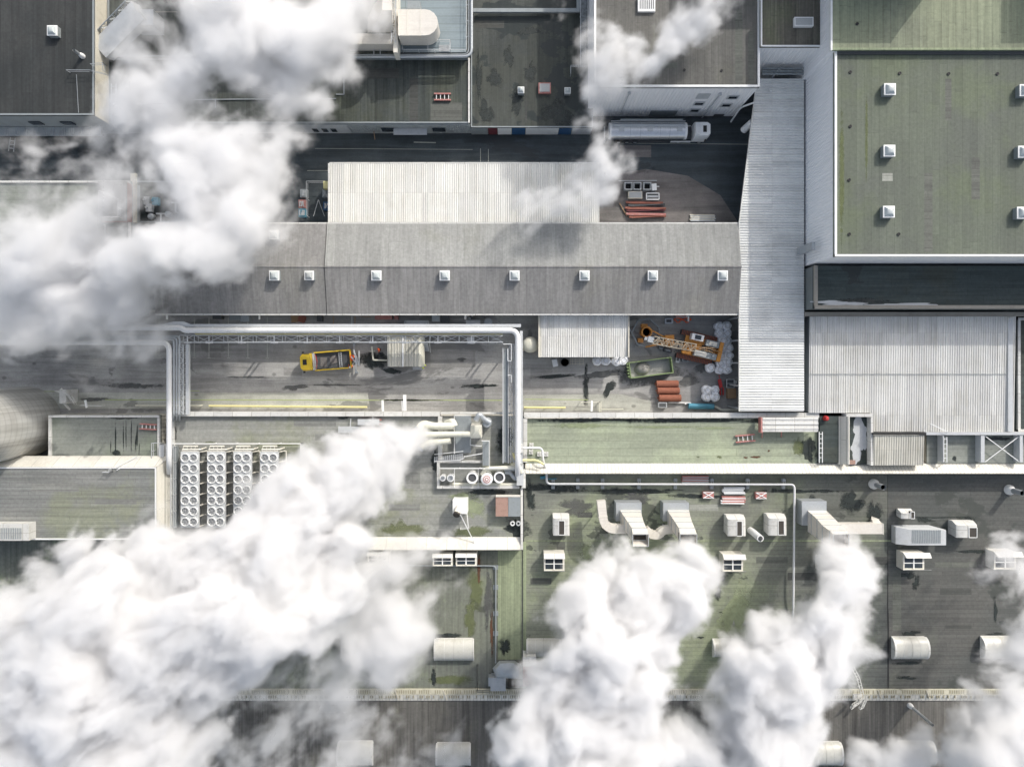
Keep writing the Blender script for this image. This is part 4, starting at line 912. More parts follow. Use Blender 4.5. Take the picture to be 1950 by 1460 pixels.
for i, (x, y, rr_, k) in enumerate([(843,910,.42,2),(858,910,.52,2),(899,910,.82,0),(927,912,.86,1),(951,909,.82,0)]):
    z = 4.5; hh = 2.2 if rr_ > .6 else 1.6; c = W(x, y, z+hh); c.z = z
    d = solo('vent_drum', ['small drum at the end of the trough by the stairs','small drum beside the end drum in the trough','open dark topped drum, first of the three big drums','big drum with red ringed lid between two open drums','open dark topped drum nearest the white pipes'][i], 'drum', MB().lathe([(rr_,0),(rr_,hh-.1),(rr_+.05,hh),(rr_*.78,hh),(rr_*.74,hh-.25),(.001,hh-.28)] if k != 1 else [(rr_,0),(rr_,hh-.1),(rr_+.05,hh),(rr_*.7,hh+.15),(.001,hh+.2)], c, 22), M['white'], 'vent drums in the roof trough')
    if k == 0: part(d, 'fan_opening', MB().lathe([(rr_*.74,hh-.24),(rr_*.5,hh-.2),(.001,hh-.18)], c, 20), M['darkgrey'])
    if k == 1: part(d, 'ring_mark', MB().ring(c, rr_*.66, rr_*.52, hh+.14, hh+.19).ring(c, rr_*.34, rr_*.2, hh+.16, hh+.23), M['pinkred'])
    if k == 2: part(d, 'cap', MB().ring(c, rr_*.7, rr_*.5, hh-.2, hh+.08, 16), M['galv'])
mb = MB(); mb.tube([W(862,922,5.0), W(984,922,5.0)], .28, 10); mb.tube(fillet([W(918,903,5.6), W(925,892,5.9), W(990,889,6.2), W(993,900,6)], 1.0), .32, 12); solo('pipe_run', 'cream pipes running along the trough past the drums', 'pipe', mb, M['pipe_cream'])
mb = MB(); mb.tube(fillet([W(962,899,5.2), W(972,899,5.3), W(980,911,5.3), W(992,911,5.3)], 1.0), .36, 12); mb.tube(fillet([W(960,894,5.8), W(985,894,5.9), W(992,904,5.7)], 1.0), .2, 10); solo('elbow_pipe', 'grey S shaped pipe between the last drum and the roof corner', 'pipe', mb, M['galv'])
mb = MB(); mb.rail([W(838,890,5.5), W(990,890,5.5)], .9, 2.6, .09).rail([W(866,893,5), W(866,925,5)], .9, 3).rail([W(911,893,5), W(911,925,5)], .9, 3); solo('roof_railing', 'white railings over the drum trough', 'railing', mb, M['white'])
mb = MB(); mb.pbox(984,884,997,924,4.5,6.1); solo('duct_box', 'tall grey box closing the trough at the roof corner', 'duct', mb, M['lightgrey'])
# white unit with slanted round mouth
t = thing('exhaust_unit', 'white box unit with a slanted round outlet breathing steam', 'exhaust', W(875,962,4.5))
part(t, 'body', MB().pbox(862,952,890,978,4.5,7.0), M['white'])
part(t, 'outlet', MB().tube([W(874,966,7.2), W(869,980,8.2)], .5, 16, cap=False), M['offwhite']); part(t, 'mouth', MB().tube([W(869.8,977.5,8.0), W(869,980.5,8.25)], .52, 16, cap=True).tube([W(869.8,977.5,8.0), W(869.,980.8,8.27)], .4, 14), M['inside'])
part(t, 'stand', MB().rail([W(890,970,4.5), W(893,1002,4.5), W(878,1003,4.5)], 1.5, 2).bar(W(877,980,7.2), W(905,1036,4.9), .12), M['white'])
t = thing('equipment_box', 'flat roofed equipment box with one rusty and one grey green half', 'equipment', W(968,965,4.5))
part(t, 'rusty_half', MB().pbox(944,946,967.5,983,4.5,6.0), M['rust_pale']); part(t, 'grey_half', MB().pbox(968,946,991,983,4.5,6.02), M['steelgrey']); part(t, 'edge_bar', MB().pbox(944,943,991,946,5.5,6.1), M['offwhite'])
for i, x in enumerate((976, 987)):
    c = W(x, 994, 4.5); d = solo('round_vent', ['small white round vent below the rusty box','small grey square based vent below the rusty box at the parapet'][i], 'vent', MB().ring(c, .36, .2, 0, .9, 16), M['white' if i == 0 else 'lightgrey']); part(d, 'core', MB().lathe([(.2,.3),(.18,.7),(.001,.7)], c, 12), M['black'])
rack(705, 803, 4.5, 3.6, .7, 'long pale gantry frame lying on the cooler roof above the steam'); 
mb = MB(); mb.pbox(681,798,722,809,5.3,5.5); mb.pbox(644,812,684,824,5.0,5.2); mb.bar(W(722,805,5.4), W(752,812,5.0), .12).bar(W(668,797,5), W(666,830,5), .12).bar(W(710,793,5), W(710,820,5), .12); solo('maintenance_platform', 'pale maintenance platforms on the felt above the steam plume', 'platform', mb, M['lightgrey'])

# ================================================================ silo
z1 = 24; c0 = Vector(((52-CX)/F*H, -(802-CY)/F*H, 0))
t = thing('storage_silo', 'huge ribbed grey metal silo rising out of the picture edge', 'silo', c0)
prof = [(5.55, 0), (5.55, z1)]
prof += [(5.3, z1+.4), (.001, z1+1.8)]
part(t, 'shell', MB().lathe(prof, c0, 96), M['silo'])
mb = MB()
for (x, y) in ((128,742),(139,752),(133,768)): mb.bar(W(x-12,y-2,3), W(x,y+12,2.2), .25)
mb.rail([W(112,744,3), W(140,752,2.8), W(150,770,2.6)], 1.0, 1.5, .08); mb.pbox(113,742,126,768,0,2.9); part(t, 'access_platform', mb, M['coping'])
# railing and posts around there
mb = MB(); mb.rail([W(160,771,1), W(200,772,1)], 1.1, 2, .07); solo('railing', 'thin railing beside the short posts near the silo', 'railing', mb, M['white'])
t = thing('louvred_box', 'white louvred intake box at the picture edge below the silo hall', 'vent', W(20,1010,7.4)); 
part(t, 'body', MB().pbox(-30,997,55,1029,5.0,8.9), M['coping']); mb = MB()
for i in range(20): mb.pbox(-26+i*3.4,1005,-24.4+i*3.4,1026,8.9,8.96)
part(t, 'louvre', mb, M['steelgrey'])
mb = MB(); mb.rail([W(202,897,7.4), W(215,897,7.4), W(215,891,7.4)], 1, .8, .07); mb.bars([W(222,890,7.8), W(262,868,5.6)], .1).bars([W(222,895,7.8), W(266,870,5.6)], .1); solo('roof_ladder', 'slender ladder crossing the cream edge below the drip stains', 'ladder', mb, M['lightgrey'])
mb = MB(); mb.rail([W(296,873,4.6), W(296,842,4.6), W(312,842,4.6)], 1.1, 1, .08); mb.pbox(303,846,312,870,4.6,5.5); solo('gate_platform', 'small railed platform beside the large white pipe', 'platform', mb, M['lightgrey'])

# ================================================================ pipe bridge
zp = 7.4
mb = MB(); mb.tube(fillet([W(-260,624,zp), W(345,624,zp), W(352,629,zp), W(986,629,zp), W(986,884,zp), W(986,905,5.6)], 1.3, 7), .42, 18)
for x in range(-240, 960, 46):
    y = 624 if x < 348 else 629; a_ = W(x, y, zp); mb.tube([a_, a_+Vector((.12,0,0))], .46, 16)
for y in range(660, 870, 40): a_ = W(986, y, zp); mb.tube([a_, a_+Vector((0,-.12,0))], .46, 16)
solo('insulated_pipe', 'big white insulated pipe turning the corner of the pipe bridge', 'pipe', mb, M['pipe_white'])
mb = MB(); mb.tube(fillet([W(-260,652,zp), W(322,652,zp), W(322,880,zp), W(322,900,5.5)], 1.3, 7), .38, 16)
solo('insulated_pipe', 'white insulated pipe bending down beside the lattice walkway', 'pipe', mb, M['pipe_white'])
mb = MB()
for i, (x, y) in enumerate([(331,646),(336.5,643),(342,640)]): mb.tube(fillet([W(-260,y,6.9-.1*i), W(x,y,6.9-.1*i), W(x,790,6.9-.1*i), W(x,800,5)], .6), (.17,.13,.15)[i], 8)
solo('pipe_bundle', 'three thin grey pipes running beside the white insulated pipe', 'pipe', mb, M['galv'])
t = thing('pipe_bridge', 'lattice steel pipe bridge spanning the yard under the big white pipe', 'pipe bridge', W(650,640,0))
part(t, 'tray', MB().pbox(-260,617,992,623,zp-.5,zp-.1), M['lightgrey'])
part(t, 'tray_roof', MB().loft([[W(295,621,zp+.1),W(330,612,zp+.3),W(350,612,zp+.3),W(372,621,zp+.1)],[W(295,622,zp-.08),W(330,622,zp-.08),W(350,622,zp-.08),W(372,622,zp-.08)]]), M['lightgrey'])
part(t, 'truss', MB().truss(W(346,645,6.0), W(958,645,6.0), (0,1.05,0), (0,0,1.3), 22, .075), M['lightgrey'])
part(t, 'bottom_chord', MB().pbox(340,650.5,958,653,5.2,5.45), M['lightgrey'])
mb = MB()
for x in (357, 398, 460, 522, 585, 647, 710, 772, 834, 898): 
    mb.pbox(x-7,650,x+7,653.6,6.0,6.15)
    mb.bar(W(x,640,6.5), W(x,654,6.5), .14)
part(t, 'bracket', mb, M['white'])
for x in (352, 500, 648, 796, 944):
    for y in (636, 651): part(t, 'column', MB().bar(W(x,y,5.3)*1, Vector((W(x,y,5.3).x, W(x,y,5.3).y, 0)), .22), M['galv'])
part(t, 'conduit', MB().tube([W(372,636,6.3), W(958,637,6.3)], .1, 6), M['yellow_rail'])
part(t, 'cross_truss', MB().truss(W(348.5,656,6.2), W(348.5,788,6.2), (.65,0,0), (0,0,1.2), 13, .09), M['lightgrey'])
part(t, 'beam', MB().pbox(353.5,655,359.5,789,6.2,6.7), M['lightgrey'])
t = thing('pipe_bridge', 'second lattice bridge leg with grating walkway beside the big vertical run of white pipe', 'pipe bridge', W(970,740,0))
part(t, 'grating', MB().pbox(959,664,967,880,6.0,6.1), M['steelgrey']); part(t, 'edge_rail', MB().pbox(957,662,958.8,882,6.0,6.5).pbox(967.2,662,968.6,882,6.0,6.5), M['lightgrey'])
part(t, 'tray', MB().pbox(990,630,995.5,882,6.6,7.0), M['lightgrey'])
part(t, 'lattice', MB().truss(W(974.5,655,6.0), W(974.5,880,6.0), (.5,0,0), (0,0,1.0), 26, .07).tube([W(979,655,6.4), W(979,880,6.4)], .09, 6), M['lightgrey'])
part(t, 'rail_frame', MB().bars([W(958,655,7), W(974,655,7), W(974,687,7), W(967,687,7), W(967,664,7)], .1).bars([W(967,714,7), W(974,714,7), W(974,728,7)], .1), M['white'])
part(t, 'box', MB().pbox(988,846,996,862,6.6,7.5), M['coping'])
for y in (660, 770, 870): part(t, 'column', MB().bar(W(970,y,5.9), Vector((W(970,y,5.9).x, W(970,y,5.9).y, 0)), .2), M['galv'])
# thin pipes on south roofs
mb = MB(); mb.tube(fillet([W(994,852.5,6.4), W(1033,852.5,6.0), W(1034,878,6.0), W(1041,893,4.6), W(1041,921,4.2), W(1513,922,4.0), W(1511,1130,4.0), W(1510,1180,3.6)], .7), .17, 10)
solo('roof_pipe', 'long thin white pipe running along the wide roof and turning down at its end', 'pipe', mb, M['pipe_white'])
mb = MB(); mb.tube(fillet([W(977,862,6.5), W(980,876,6.4), W(1022,876,6.3), W(1036,884,6.2)], .5), .16, 8); solo('gas_pipe', 'short yellow cream pipe over the corner of the green roof', 'pipe', mb, M['yellow_rail'])
for i, x in enumerate((1053, 1100, 1147, 1216, 1285, 1354, 1422, 1490)):
    c = W(x, 920, 3.0); solo('pipe_support', '%s grey support under the long white roof pipe, counted from the blue valve' % ['first','second','third','fourth','fifth','sixth','seventh','eighth'][i], 'support', MB().box(c.x-.25,c.y-.8,3.0,c.x+.25,c.y-.35,3.4).box(c.x-.25,c.y+.35,3.0,c.x+.25,c.y+.8,3.4).bar(c+Vector((-.15,-.75,.5)), c+Vector((-.15,.75,.8)), .1).bar(c+Vector((.15,-.75,.5)), c+Vector((.15,.75,.8)), .1), M['galv'], 'supports under the long white roof pipe')
for i, (x, y) in enumerate([(1012,847),(1011,860),(1027,864),(1040,864)]):
    c = W(x, y, 4.4); solo('block_weight', ['concrete block in the green roof corner under the pipe bend','concrete block just below the corner one','concrete block inside the pipe bend','concrete block just outside the pipe bend'][i], 'block', MB().box(c.x-.33,c.y-.33,4.4,c.x+.33,c.y+.33,4.75).box(c.x-.1,c.y-.1,4.75,c.x+.1,c.y+.1,4.85), M['coping'], 'concrete blocks on the green roof')
solo('blue_valve', 'bright blue valve box under the cream roof edge', 'valve', MB().cbox(1034, 909, .8, .4, 3.0, 3.7, .2).tube([W(1040,912,3.5), W(1060,911,3.5)], .1, 6), M['blue'])
# pipe on west roof
mb = MB(); mb.tube(fillet([W(600,1076,3.2), W(944,1077,3.2), W(944,1262,3.2)], .6), .12, 8)
for y in (1080, 1118, 1168, 1206): mb.cbox(944, y, .8, .7, 2.9, 3.05)
solo('roof_pipe', 'thin dark pipe following the bright green felt strip', 'pipe', mb, M['steelgrey'])
# yard-side railings and yellow rail
mb = MB(); mb.tube([W(398,772.5,1.0), W(699,775,1.0)], .16, 8)
for i in range(9): c = W(402+i*36, 773+i*.3, .8); mb.bar(c, (c.x, c.y, 0), .14)
solo('yellow_rail', 'long yellow guard rail along the wall of the cooler building', 'guard rail', mb, M['yellow_rail'])
mb = MB(); mb.tube([W(258,772,1.0), W(383,772,1.0)], .15, 8); c = W(300,772,.9); mb.bar(c, (c.x,c.y,0), .14); c = W(380,772,.9); mb.bar(c, (c.x,c.y,0), .14); solo('pale_rail', 'pale guard rail ending at the lattice bridge', 'guard rail', mb, M['pipe_cream'])
mb = MB(); mb.tube([W(998,775.5,1.0), W(1077,776,1.0)], .16, 8)
for x in (1002, 1040, 1074): c = W(x,776,.9); mb.bar(c, (c.x,c.y,0), .14)
solo('yellow_rail', 'short yellow guard rail beside the bridge leg', 'guard rail', mb, M['yellow_rail'])
for i, (x, y0, y1, wd) in enumerate([(184,760,774,.25),(735,760,781,.3),(771.5,761,780,.2),(776,750,780,.45),(1123,761,781,.3)]):
    a = W(x, y1, 1.0); b = W(x, y0, .3); solo('flue_post', ['short white post beside the silo railing','white post standing alone beside the cooler building wall','thin post beside the thick twin post','thick white post at the cooler building wall','white post beside the yard railing'][i], 'post', MB().bar((a.x,a.y,3.5), (b.x,b.y,3.2), wd), M['white'])
mb = MB(); mb.rail([W(1105,765,.1), W(1140,765,.1), W(1140,783,.1)], 1.1, 1.6, .08).rail([W(1143,764,.1), W(1143,783,.1)], 1.1, 1, .08).rail([W(1145,778,.1), W(1185,778,.1)], 1.0, 2, .06); solo('yard_railing', 'pale tubular railing at the yard edge below the wet tracks', 'railing', mb, M['pipe_cream'])

# ================================================================ ducts with steam
def prect(x0, y0, x1, y1, z): return [W(x0,y0,z), W(x1,y0,z), W(x1,y1,z), W(x0,y1,z)]
def tallduct(label, dx, rings, base, mouth):
    t = thing('exhaust_duct', label, 'duct', W((base[0]+base[2])/2+dx, (base[1]+base[3])/2, 3.0), 'tall rectangular exhaust ducts')
    b0, b1, b2, b3 = base
    part(t, 'plenum', MB().pbox(b0+dx, b1, b2+dx, b3, 3.0, 5.2), M['galv'])
    R_ = [prect(a+dx, b, c+dx, d, z) for a, b, c, d, z in rings]
    part(t, 'shaft', MB().loft(R_, cap0=False, cap1=False), M['duct'])
    # flanges
    for k in range(1, len(R_)):
        r = R_[k]; part(t, 'flange', MB().bars(r+[r[0]], .10), M['galv'])
    a, b, c, d, z = rings[-1]; a2 = [a+1.5+dx, b+1.5, c-1.5+dx, d-1.5]
    part(t, 'inner_floor', MB().poly([p-Vector((0,0,1.2)) for p in prect(a+.3+dx,b+.3,c-.3+dx,d-.3,z)]), M['inside'])
    return t
RG = [(1181,971,1220,999,5.2),(1183,975,1221,1001,6.6),(1189,984,1223,1008,8.2),(1196,994,1226,1018,9.6),(1203,1005,1231,1028,11.0),(1205,1017,1235,1040,12.2)]
tallduct('curved tall exhaust duct fed by the L shaped duct, steam pouring from its mouth', 0, RG, (1173,957,1222,992), None)
tallduct('curved tall exhaust duct beyond the wavy link duct, steam pouring from its mouth', 90, [(a,b,c+2,d,z) for a,b,c,d,z in RG], (1173,957,1222,992), None)
tallduct('tall exhaust duct with a long side arm, standing alone near the dark roof', 0, [(1538,972,1574,1012,5.2),(1545,978,1580,1016,6.8),(1556,988,1590,1024,8.6),(1566,1000,1602,1032,10.2),(1580,1010,1612,1040,11.6),(1587,1017,1616,1044,12.4)], (1527,954,1574,1000), None)
sq = lambda w_, h_: [(-w_/2,-h_/2),(w_/2,-h_/2),(w_/2,h_/2),(-w_/2,h_/2)]
def ductrun(label, pts, w_, h_, r_=1.3, mat='duct', legs=(), z0=3.0):
    P_ = fillet(pts, r_, 7); t = thing('air_duct', label, 'duct', P_[0]); part(t, 'duct', MB().sweep(P_, sq(w_, h_)), M[mat])
    mb = MB(); acc = 0
    for a, b in zip(P_, P_[1:]):
        L = (b-a).length; acc += L
        if acc > 1.25 and L > .1:
            acc = 0; d = (b-a).normalized(); mb.sweep([b-d*.04, b+d*.04], sq(w_+.14, h_+.14))
    if mb.v: part(t, 'joint', mb, M['offwhite'])
    for p in legs: part(t, 'leg', MB().bar(p, (p.x, p.y, z0), .15), M['galv'])
    return t
ductrun('L shaped cream duct bending into the first tall exhaust', [W(1144,952,7.0), W(1150,1006,7.2), W(1197,1006,7.2)], 1.25, 1.25, 1.9, legs=(W(1149,970,6.4), W(1170,1006,6.5)))
ductrun('wavy cream duct linking the two tall exhausts', [W(1229,1006,7), W(1238,1016,7), W(1252,1019,7), W(1262,1008,7), W(1280,1007,7)], 1.15, 1.15, 1.4, legs=(W(1271,1008,6.4),))
ductrun('long horizontal cream side arm of the lone exhaust duct', [W(1585,1005,7.6), W(1678,1005,7.6)], 1.5, 1.2, .5, legs=(W(1660,1005,7),))
ductrun('square duct stub standing at the end of the side arm', [W(1663,990,3.2), W(1666,993,6.9), W(1672,1000,7.4)], 1.0, .8, .5)
# stacks
def stackpipe(label, px, py, z0, z1, r_, lean=(0,0), mat='galv'):
    a = W(px, py, z0); b = Vector((a.x+lean[0], a.y+lean[1], z1)); t = thing('vent_stack', label, 'chimney', a, 'slim roof vent stacks')
    part(t, 'base_cone', MB().lathe([(r_*1.9,0),(r_*1.9,.3),(r_,1.0),(.001,1.0)], a, 18), M['white'])
    part(t, 'pipe', MB().tube([a+Vector((0,0,.6)), b], r_, 18, cap=False), M[mat]); part(t, 'inner_plug', MB().lathe([(r_*.97,-.5),(.001,-.5)], b, 14), M['black'])
    return t
stackpipe('slim grey vent stack casting a slanting shadow below the puddled well', 1663, 921, 3, 6.0, .42); stackpipe('slim grey vent stack near the picture edge with a long shadow', 1921, 932, 3, 6.0, .42)
t = thing('round_cowl', 'white rounded cowl pipe with a slotted end between two slot vents', 'vent', W(1436,1013,3)); a, b = W(1434,1013,4.2), W(1448,1025,7.0)
part(t, 'pipe', MB().tube([a-Vector((0,0,1.2)), a, b], .52, 18), M['white']); d = (b-a).normalized(); part(t, 'slot', MB().tube([b-d*.02, b+d*.05], .36, 16).bar(b+d*.08-Vector((0,.4,0)), b+d*.08+Vector((0,.4,0)), .1), M['darkgrey'])
t = stackpipe('slender steaming pipe below the cream walkway', 1732, 1342, 2.6, 8.5, .22)
# slot vents
def slotvent(label, x0, y0, x1, y1, sl, ztop=5.6, taper=2):
    z0 = 3.0; A = W(x0, y0, ztop); B = W(x1, y1, ztop); t = thing('slot_vent', label, 'vent', ((A.x+B.x)/2, (A.y+B.y)/2, z0), 'cream roof vents with a dark opening')
    g = .16
    part(t, 'hood', MB().loft([[(A.x+g,B.y+g,z0),(B.x-g,B.y+g,z0),(B.x-g,A.y-g,z0),(A.x+g,A.y-g,z0)],[(A.x,B.y+g,ztop-1.2),(B.x,B.y+g,ztop-1.2),(B.x,A.y,ztop-1.2),(A.x,A.y,ztop-1.2)],[(A.x+.05,B.y,ztop-.25),(B.x,B.y,ztop-.25),(B.x-.05,A.y-.45,ztop-.25),(A.x+.05,A.y-.45,ztop-.25)],[(A.x+.4,B.y+.05,ztop),(B.x-.3,B.y+.05,ztop),(B.x-.3,A.y-.5,ztop),(A.x+.4,A.y-.5,ztop)]]), M['coping' if taper else 'white'])
    part(t, 'opening', MB().pbox(*sl, ztop-.5, ztop+.02), M['inside']); mb = MB(); p, q = W(sl[0],sl[1],ztop), W(sl[2],sl[3],ztop)
    mb.bars([(p.x,p.y,ztop+.05),(q.x,p.y,ztop+.05),(q.x,q.y,ztop+.05),(p.x,q.y,ztop+.05),(p.x,p.y,ztop+.05)], .08); part(t, 'rim', mb, M['white'])
    return t
slotvent('cream slot vent on its own beside the cooler building corner', 1053,981,1085,1020,(1064,991,1075,1018)); slotvent('cream slot vent between the tall ducts and the rounded cowl', 1386,983,1421,1021,(1403,992,1413,1020))
slotvent('cream slot vent beside the turned down white pipe', 1464,981,1499,1020,(1482,991,1493,1018)); slotvent('white boxy vent with a square dark mouth near the dark lower roof edge', 1822,994,1863,1024,(1845,1004,1860,1023), 5.4)
slotvent('small white vent above the wide louvred hood', 1717,971,1743,988,(1734,974,1741,987), 4.8)
t = thing('louvred_hood', 'wide white louvred hood between the small vent and the flapped rooflight', 'vent', W(1755,1020,3)); A, B = W(1711,1005,5.0), W(1802,1038,5.0)
part(t, 'hood', MB().loft([[(A.x,B.y,3),(B.x-1.5,B.y,3),(B.x-1.5,A.y,3),(A.x,A.y,3)],[(A.x,B.y,4.2),(B.x,B.y,4.8),(B.x,A.y-.3,4.8),(A.x,A.y,4.2)],[(A.x+1.5,B.y,4.95),(B.x,B.y,4.95),(B.x,A.y-.4,4.95),(A.x+1.5,A.y-.2,4.95)]]), M['lightgrey'])
mb = MB()
for i in range(17): mb.pbox(1737+i*3.3, 1009, 1738.7+i*3.3, 1034, 4.9, 5.01)
part(t, 'louvre', mb, M['steelgrey'])
# flapped rooflights
def flaplight(label, x0, y0, x1, y1, wide=0):
    zt = 4.9; A = W(x0,y0,zt); B = W(x1,y1,zt); z0 = 3.0; t = thing('flap_rooflight', label, 'rooflight', ((A.x+B.x)/2, (A.y+B.y)/2, z0), 'roof vents with four dark panes')
    part(t, 'curb', MB().box(A.x,B.y,z0,B.x,A.y,zt), M['offwhite']); w_ = B.x-A.x; h_ = A.y-B.y
    for i in range(2):
        for j in range(2): part(t, 'pane', MB().box(A.x+w_*(.07+.45*i), B.y+h_*(.12+.32*j), zt, A.x+w_*(.46+.45*i), B.y+h_*(.38+.32*j), zt+.04), M['glass'])
    part(t, 'glazing_bar', MB().box(A.x+w_*.46,B.y+h_*.1,zt,A.x+w_*.52,B.y+h_*.74,zt+.12).box(A.x+.05,B.y+h_*.39,zt,B.x-.05,B.y+h_*.43,zt+.1), M['white'])
    for yy, s in ((A.y, -1), (B.y, 1)):
        y0_ = yy if s < 0 else yy
        part(t, 'flap', MB().loft([[(A.x-.03,y0_,zt+.02),(B.x+.03+wide,y0_,zt+.02),(B.x+.03+wide,y0_+s*h_*(.26 if s < 0 else .08),zt+.5),(A.x-.03+wide*.3,y0_+s*h_*(.26 if s < 0 else .08),zt+.5)],[(A.x-.03,y0_,zt+.1),(B.x+.03+wide,y0_,zt+.1),(B.x+.03+wide,y0_+s*h_*(.26 if s < 0 else .08),zt+.58),(A.x-.03+wide*.3,y0_+s*h_*(.26 if s < 0 else .08),zt+.58)]]), M['coping'])
    return t
for r_, l, wd in [((1036,1053,1075,1087),'roof vent of four dark panes beside the pale seam line',0),((1376,1055,1415,1088),'roof vent of four dark panes below the slot vents',.3),((1720,1052,1760,1085),'roof vent of four dark panes on the dark felt below the louvred hood',.8),((1893,1050,1935,1084),'roof vent of four panes blurred by thin steam near the picture edge',.8),((868,1053,908,1077),'roof vent of four dark panes under the cooler building edge, clear of the steam',0),((824,1054,862,1077),'roof vent half dissolved in steam beside its clearer twin',0),((700,1050,740,1075),'roof vent glimpsed through steam below the long cream edge',0),((1563,1062,1590,1088),'roof vent mostly hidden by the plume of the lone exhaust duct',0)]:
    flaplight(l, *r_, wide=wd)
# barrel rooflights
def barrel(label, x0, y0, x1, y1, z0=3.0, mat='poly'):
    zt = z0+1.5; A = W(x0,y0,z0+.5); B = W(x1,y1,z0+.5); t = thing('barrel_rooflight', label, 'rooflight', ((A.x+B.x)/2, (A.y+B.y)/2, z0), 'barrel vaulted rooflights')
    def arc(x, g=0, dz=0): return [(x, A.y-(A.y-B.y)*(.5-.5*math.cos(math.pi*k/12))+(g if k < 6 else -g if k > 6 else 0), z0+.35+(1.15+dz)*math.sin(math.pi*k/12)) for k in range(13)]
    part(t, 'curb', MB().box(A.x,B.y,z0,B.x,A.y,z0+.34), M['coping']); part(t, 'vault', MB().loft([arc(A.x), arc(B.x)]), M[mat])
    mb = MB()
    for k in range(5): x = A.x+(B.x-A.x)*k/4; w_ = .16 if k in (0,4) else .06; mb.loft([arc(x-w_*(.5 if 0<k<4 else .9), .02, .03), arc(x+w_*(.5 if 0<k<4 else .9), .02, .03)])
    part(t, 'rib', mb, M['coping']); return t
for r_, z_, l in [((829,1216,901,1257),2.9,'barrel rooflight with smoky panes above the walkway at the steam edge'),((1004,1217,1066,1250),3.0,'barrel rooflight sticking out of the big twin plume'),((1700,1213,1763,1254),3.0,'barrel rooflight alone on the dark felt roof'),((1870,1212,1936,1253),3.0,'barrel rooflight partly veiled near the picture edge'),((653,1217,720,1257),2.9,'barrel rooflight with only one pale end showing in the steam'),((1358,1217,1420,1250),3.0,'barrel rooflight edge peeping between the two big plumes'),
        ((832,1415,895,1456),2.6,'barrel rooflight on the lower roof clear of the steam'),((1538,1413,1600,1456),2.6,'yellowed barrel rooflight on the lower roof below the lone exhaust plume'),((1712,1412,1776,1456),2.6,'barrel rooflight on the lower roof behind the small steam puff'),((645,1412,709,1456),2.6,'barrel rooflight on the lower roof faint in the steam')]:
    barrel(l, *r_, z0=z_)
# bottom duct
t = thing('intake_hood', 'grey faceted metal intake hood beside the cream walkway', 'duct', W(966,1280,2.9))
ring = lambda k, z: [W(x*k+966*(1-k), y*k+1276*(1-k), z) for x, y in ((944,1290),(938,1272),(950,1258),(980,1257),(994,1266),(996,1292))]
part(t, 'hood', MB().loft([ring(1, 2.9), ring(1, 4.4), ring(.75, 5.3), ring(.3, 5.6)]), M['galv']); part(t, 'duct_box', MB().pbox(934,1290,963,1315,2.9,4.6).pbox(930,1290,934,1306,2.9,4.2), M['galv']); part(t, 'dark_opening', MB().pbox(967,1292,995,1307,2.9,3.6), M['inside'])
part(t, 'side_cabinet', MB().pbox(996,1250,1021,1268,2.9,5.4), M['coping']); part(t, 'rusty_panel', MB().pbox(996,1270,1016,1306,2.9,4.4), M['pinkred'])
for x in (945, 958, 975, 988): part(t, 'hood_brace', MB().bar(W(x,1290,4.45), W(x+4,1262,4.5), .07), M['lightgrey']); part(t, 'fence', MB().rail([W(909,1264,2.9), W(909,1311,2.9), W(935,1311,2.9)], 1, 2), M['lightgrey'])
mb = MB(); mb.bars([W(1621,1270,4.2), W(1632,1290,4.4), W(1640,1322,4.6)], .1).bars([W(1626,1268,4.2), W(1637,1290,4.4), W(1645,1322,4.6)], .1)
for i in range(8): mb.bar(W(1624+i*2,1276+i*6,4.3), W(1630+i*2,1274+i*6,4.3), .06)
mb.truss(W(1622,1345,4.2), W(1642,1330,4.2), (.3,.5,0), (0,0,.5), 3, .06).truss(W(1640,1347,4.2), W(1648,1328,4.2), (.5,.3,0), (0,0,.5), 3, .06); mb.pbox(1625,1321,1642,1332,3.6,3.8); mb.bar(W(1634,1326,3.8), W(1634,1326,4.4), .1); mb.bar(W(1634,1330,2.7), W(1634,1330,3.8), .1)
solo('access_ladder', 'pale access ladder and braced landing over the cream walkway', 'ladder', mb, M['coping'])
# S4 clutter
t = thing('panel_rack', 'long pale ribbed panel rack with reddish ends at the end of the green roof', 'rack', W(1505,808,4.4))
p, q = W(1452,795,6.0), W(1558,822,6.0); part(t, 'panel', MB().corr((p.x,q.y,q.x,p.y), 6.0, 6.0, .55, .08, 'x'), M['coping']); part(t, 'end_rail', MB().pbox(1449,795,1452,824,5.0,6.1), M['pinkred']); part(t, 'leg', MB().bar(W(1452,822,6), W(1451,833,4.4), .12).bar(W(1488,822,6), W(1488,832,4.4), .12), M['pinkred'])
mb = MB(); mb.bar(W(1560,822,5.6), W(1560,881,5.6), .1).bar(W(1566,822,5.6), W(1566,881,5.6), .1)
for y in range(826, 880, 9): mb.bar(W(1560,y,5.6), W(1566,y,5.6), .08)
for x in (1560, 1566): mb.bar(W(x,824,5.6), W(x,824,4.4), .08); mb.bar(W(x,880,5.6), W(x,880,4.4), .08)
solo('flat_ladder', 'white ladder lying beside the small dark slab roof', 'ladder', mb, M['white'])
mb = MB(); mb.bar(W(1797,832,6), W(1797,880,6), .1).bar(W(1803,832,6), W(1803,880,6), .1)
for y in range(836, 880, 9): mb.bar(W(1797,y,6), W(1803,y,6), .08)
mb.bar(W(1800,833,6), W(1800,833,4.6), .1); mb.bar(W(1800,879,6), W(1800,879,4.6), .1); mb.rail([W(1768,806,5.6), W(1800,822,5.6)], .8, 1.5); solo('flat_ladder', 'white ladder between the open roof bays', 'ladder', mb, M['white'])
solo('red_lamp', 'small red beacon cover beside the panel rack', 'beacon', MB().lathe([(.4,0),(.4,.5),(.25,.8),(.001,.85)], W(1571,796,5.0), 12), M['red'])
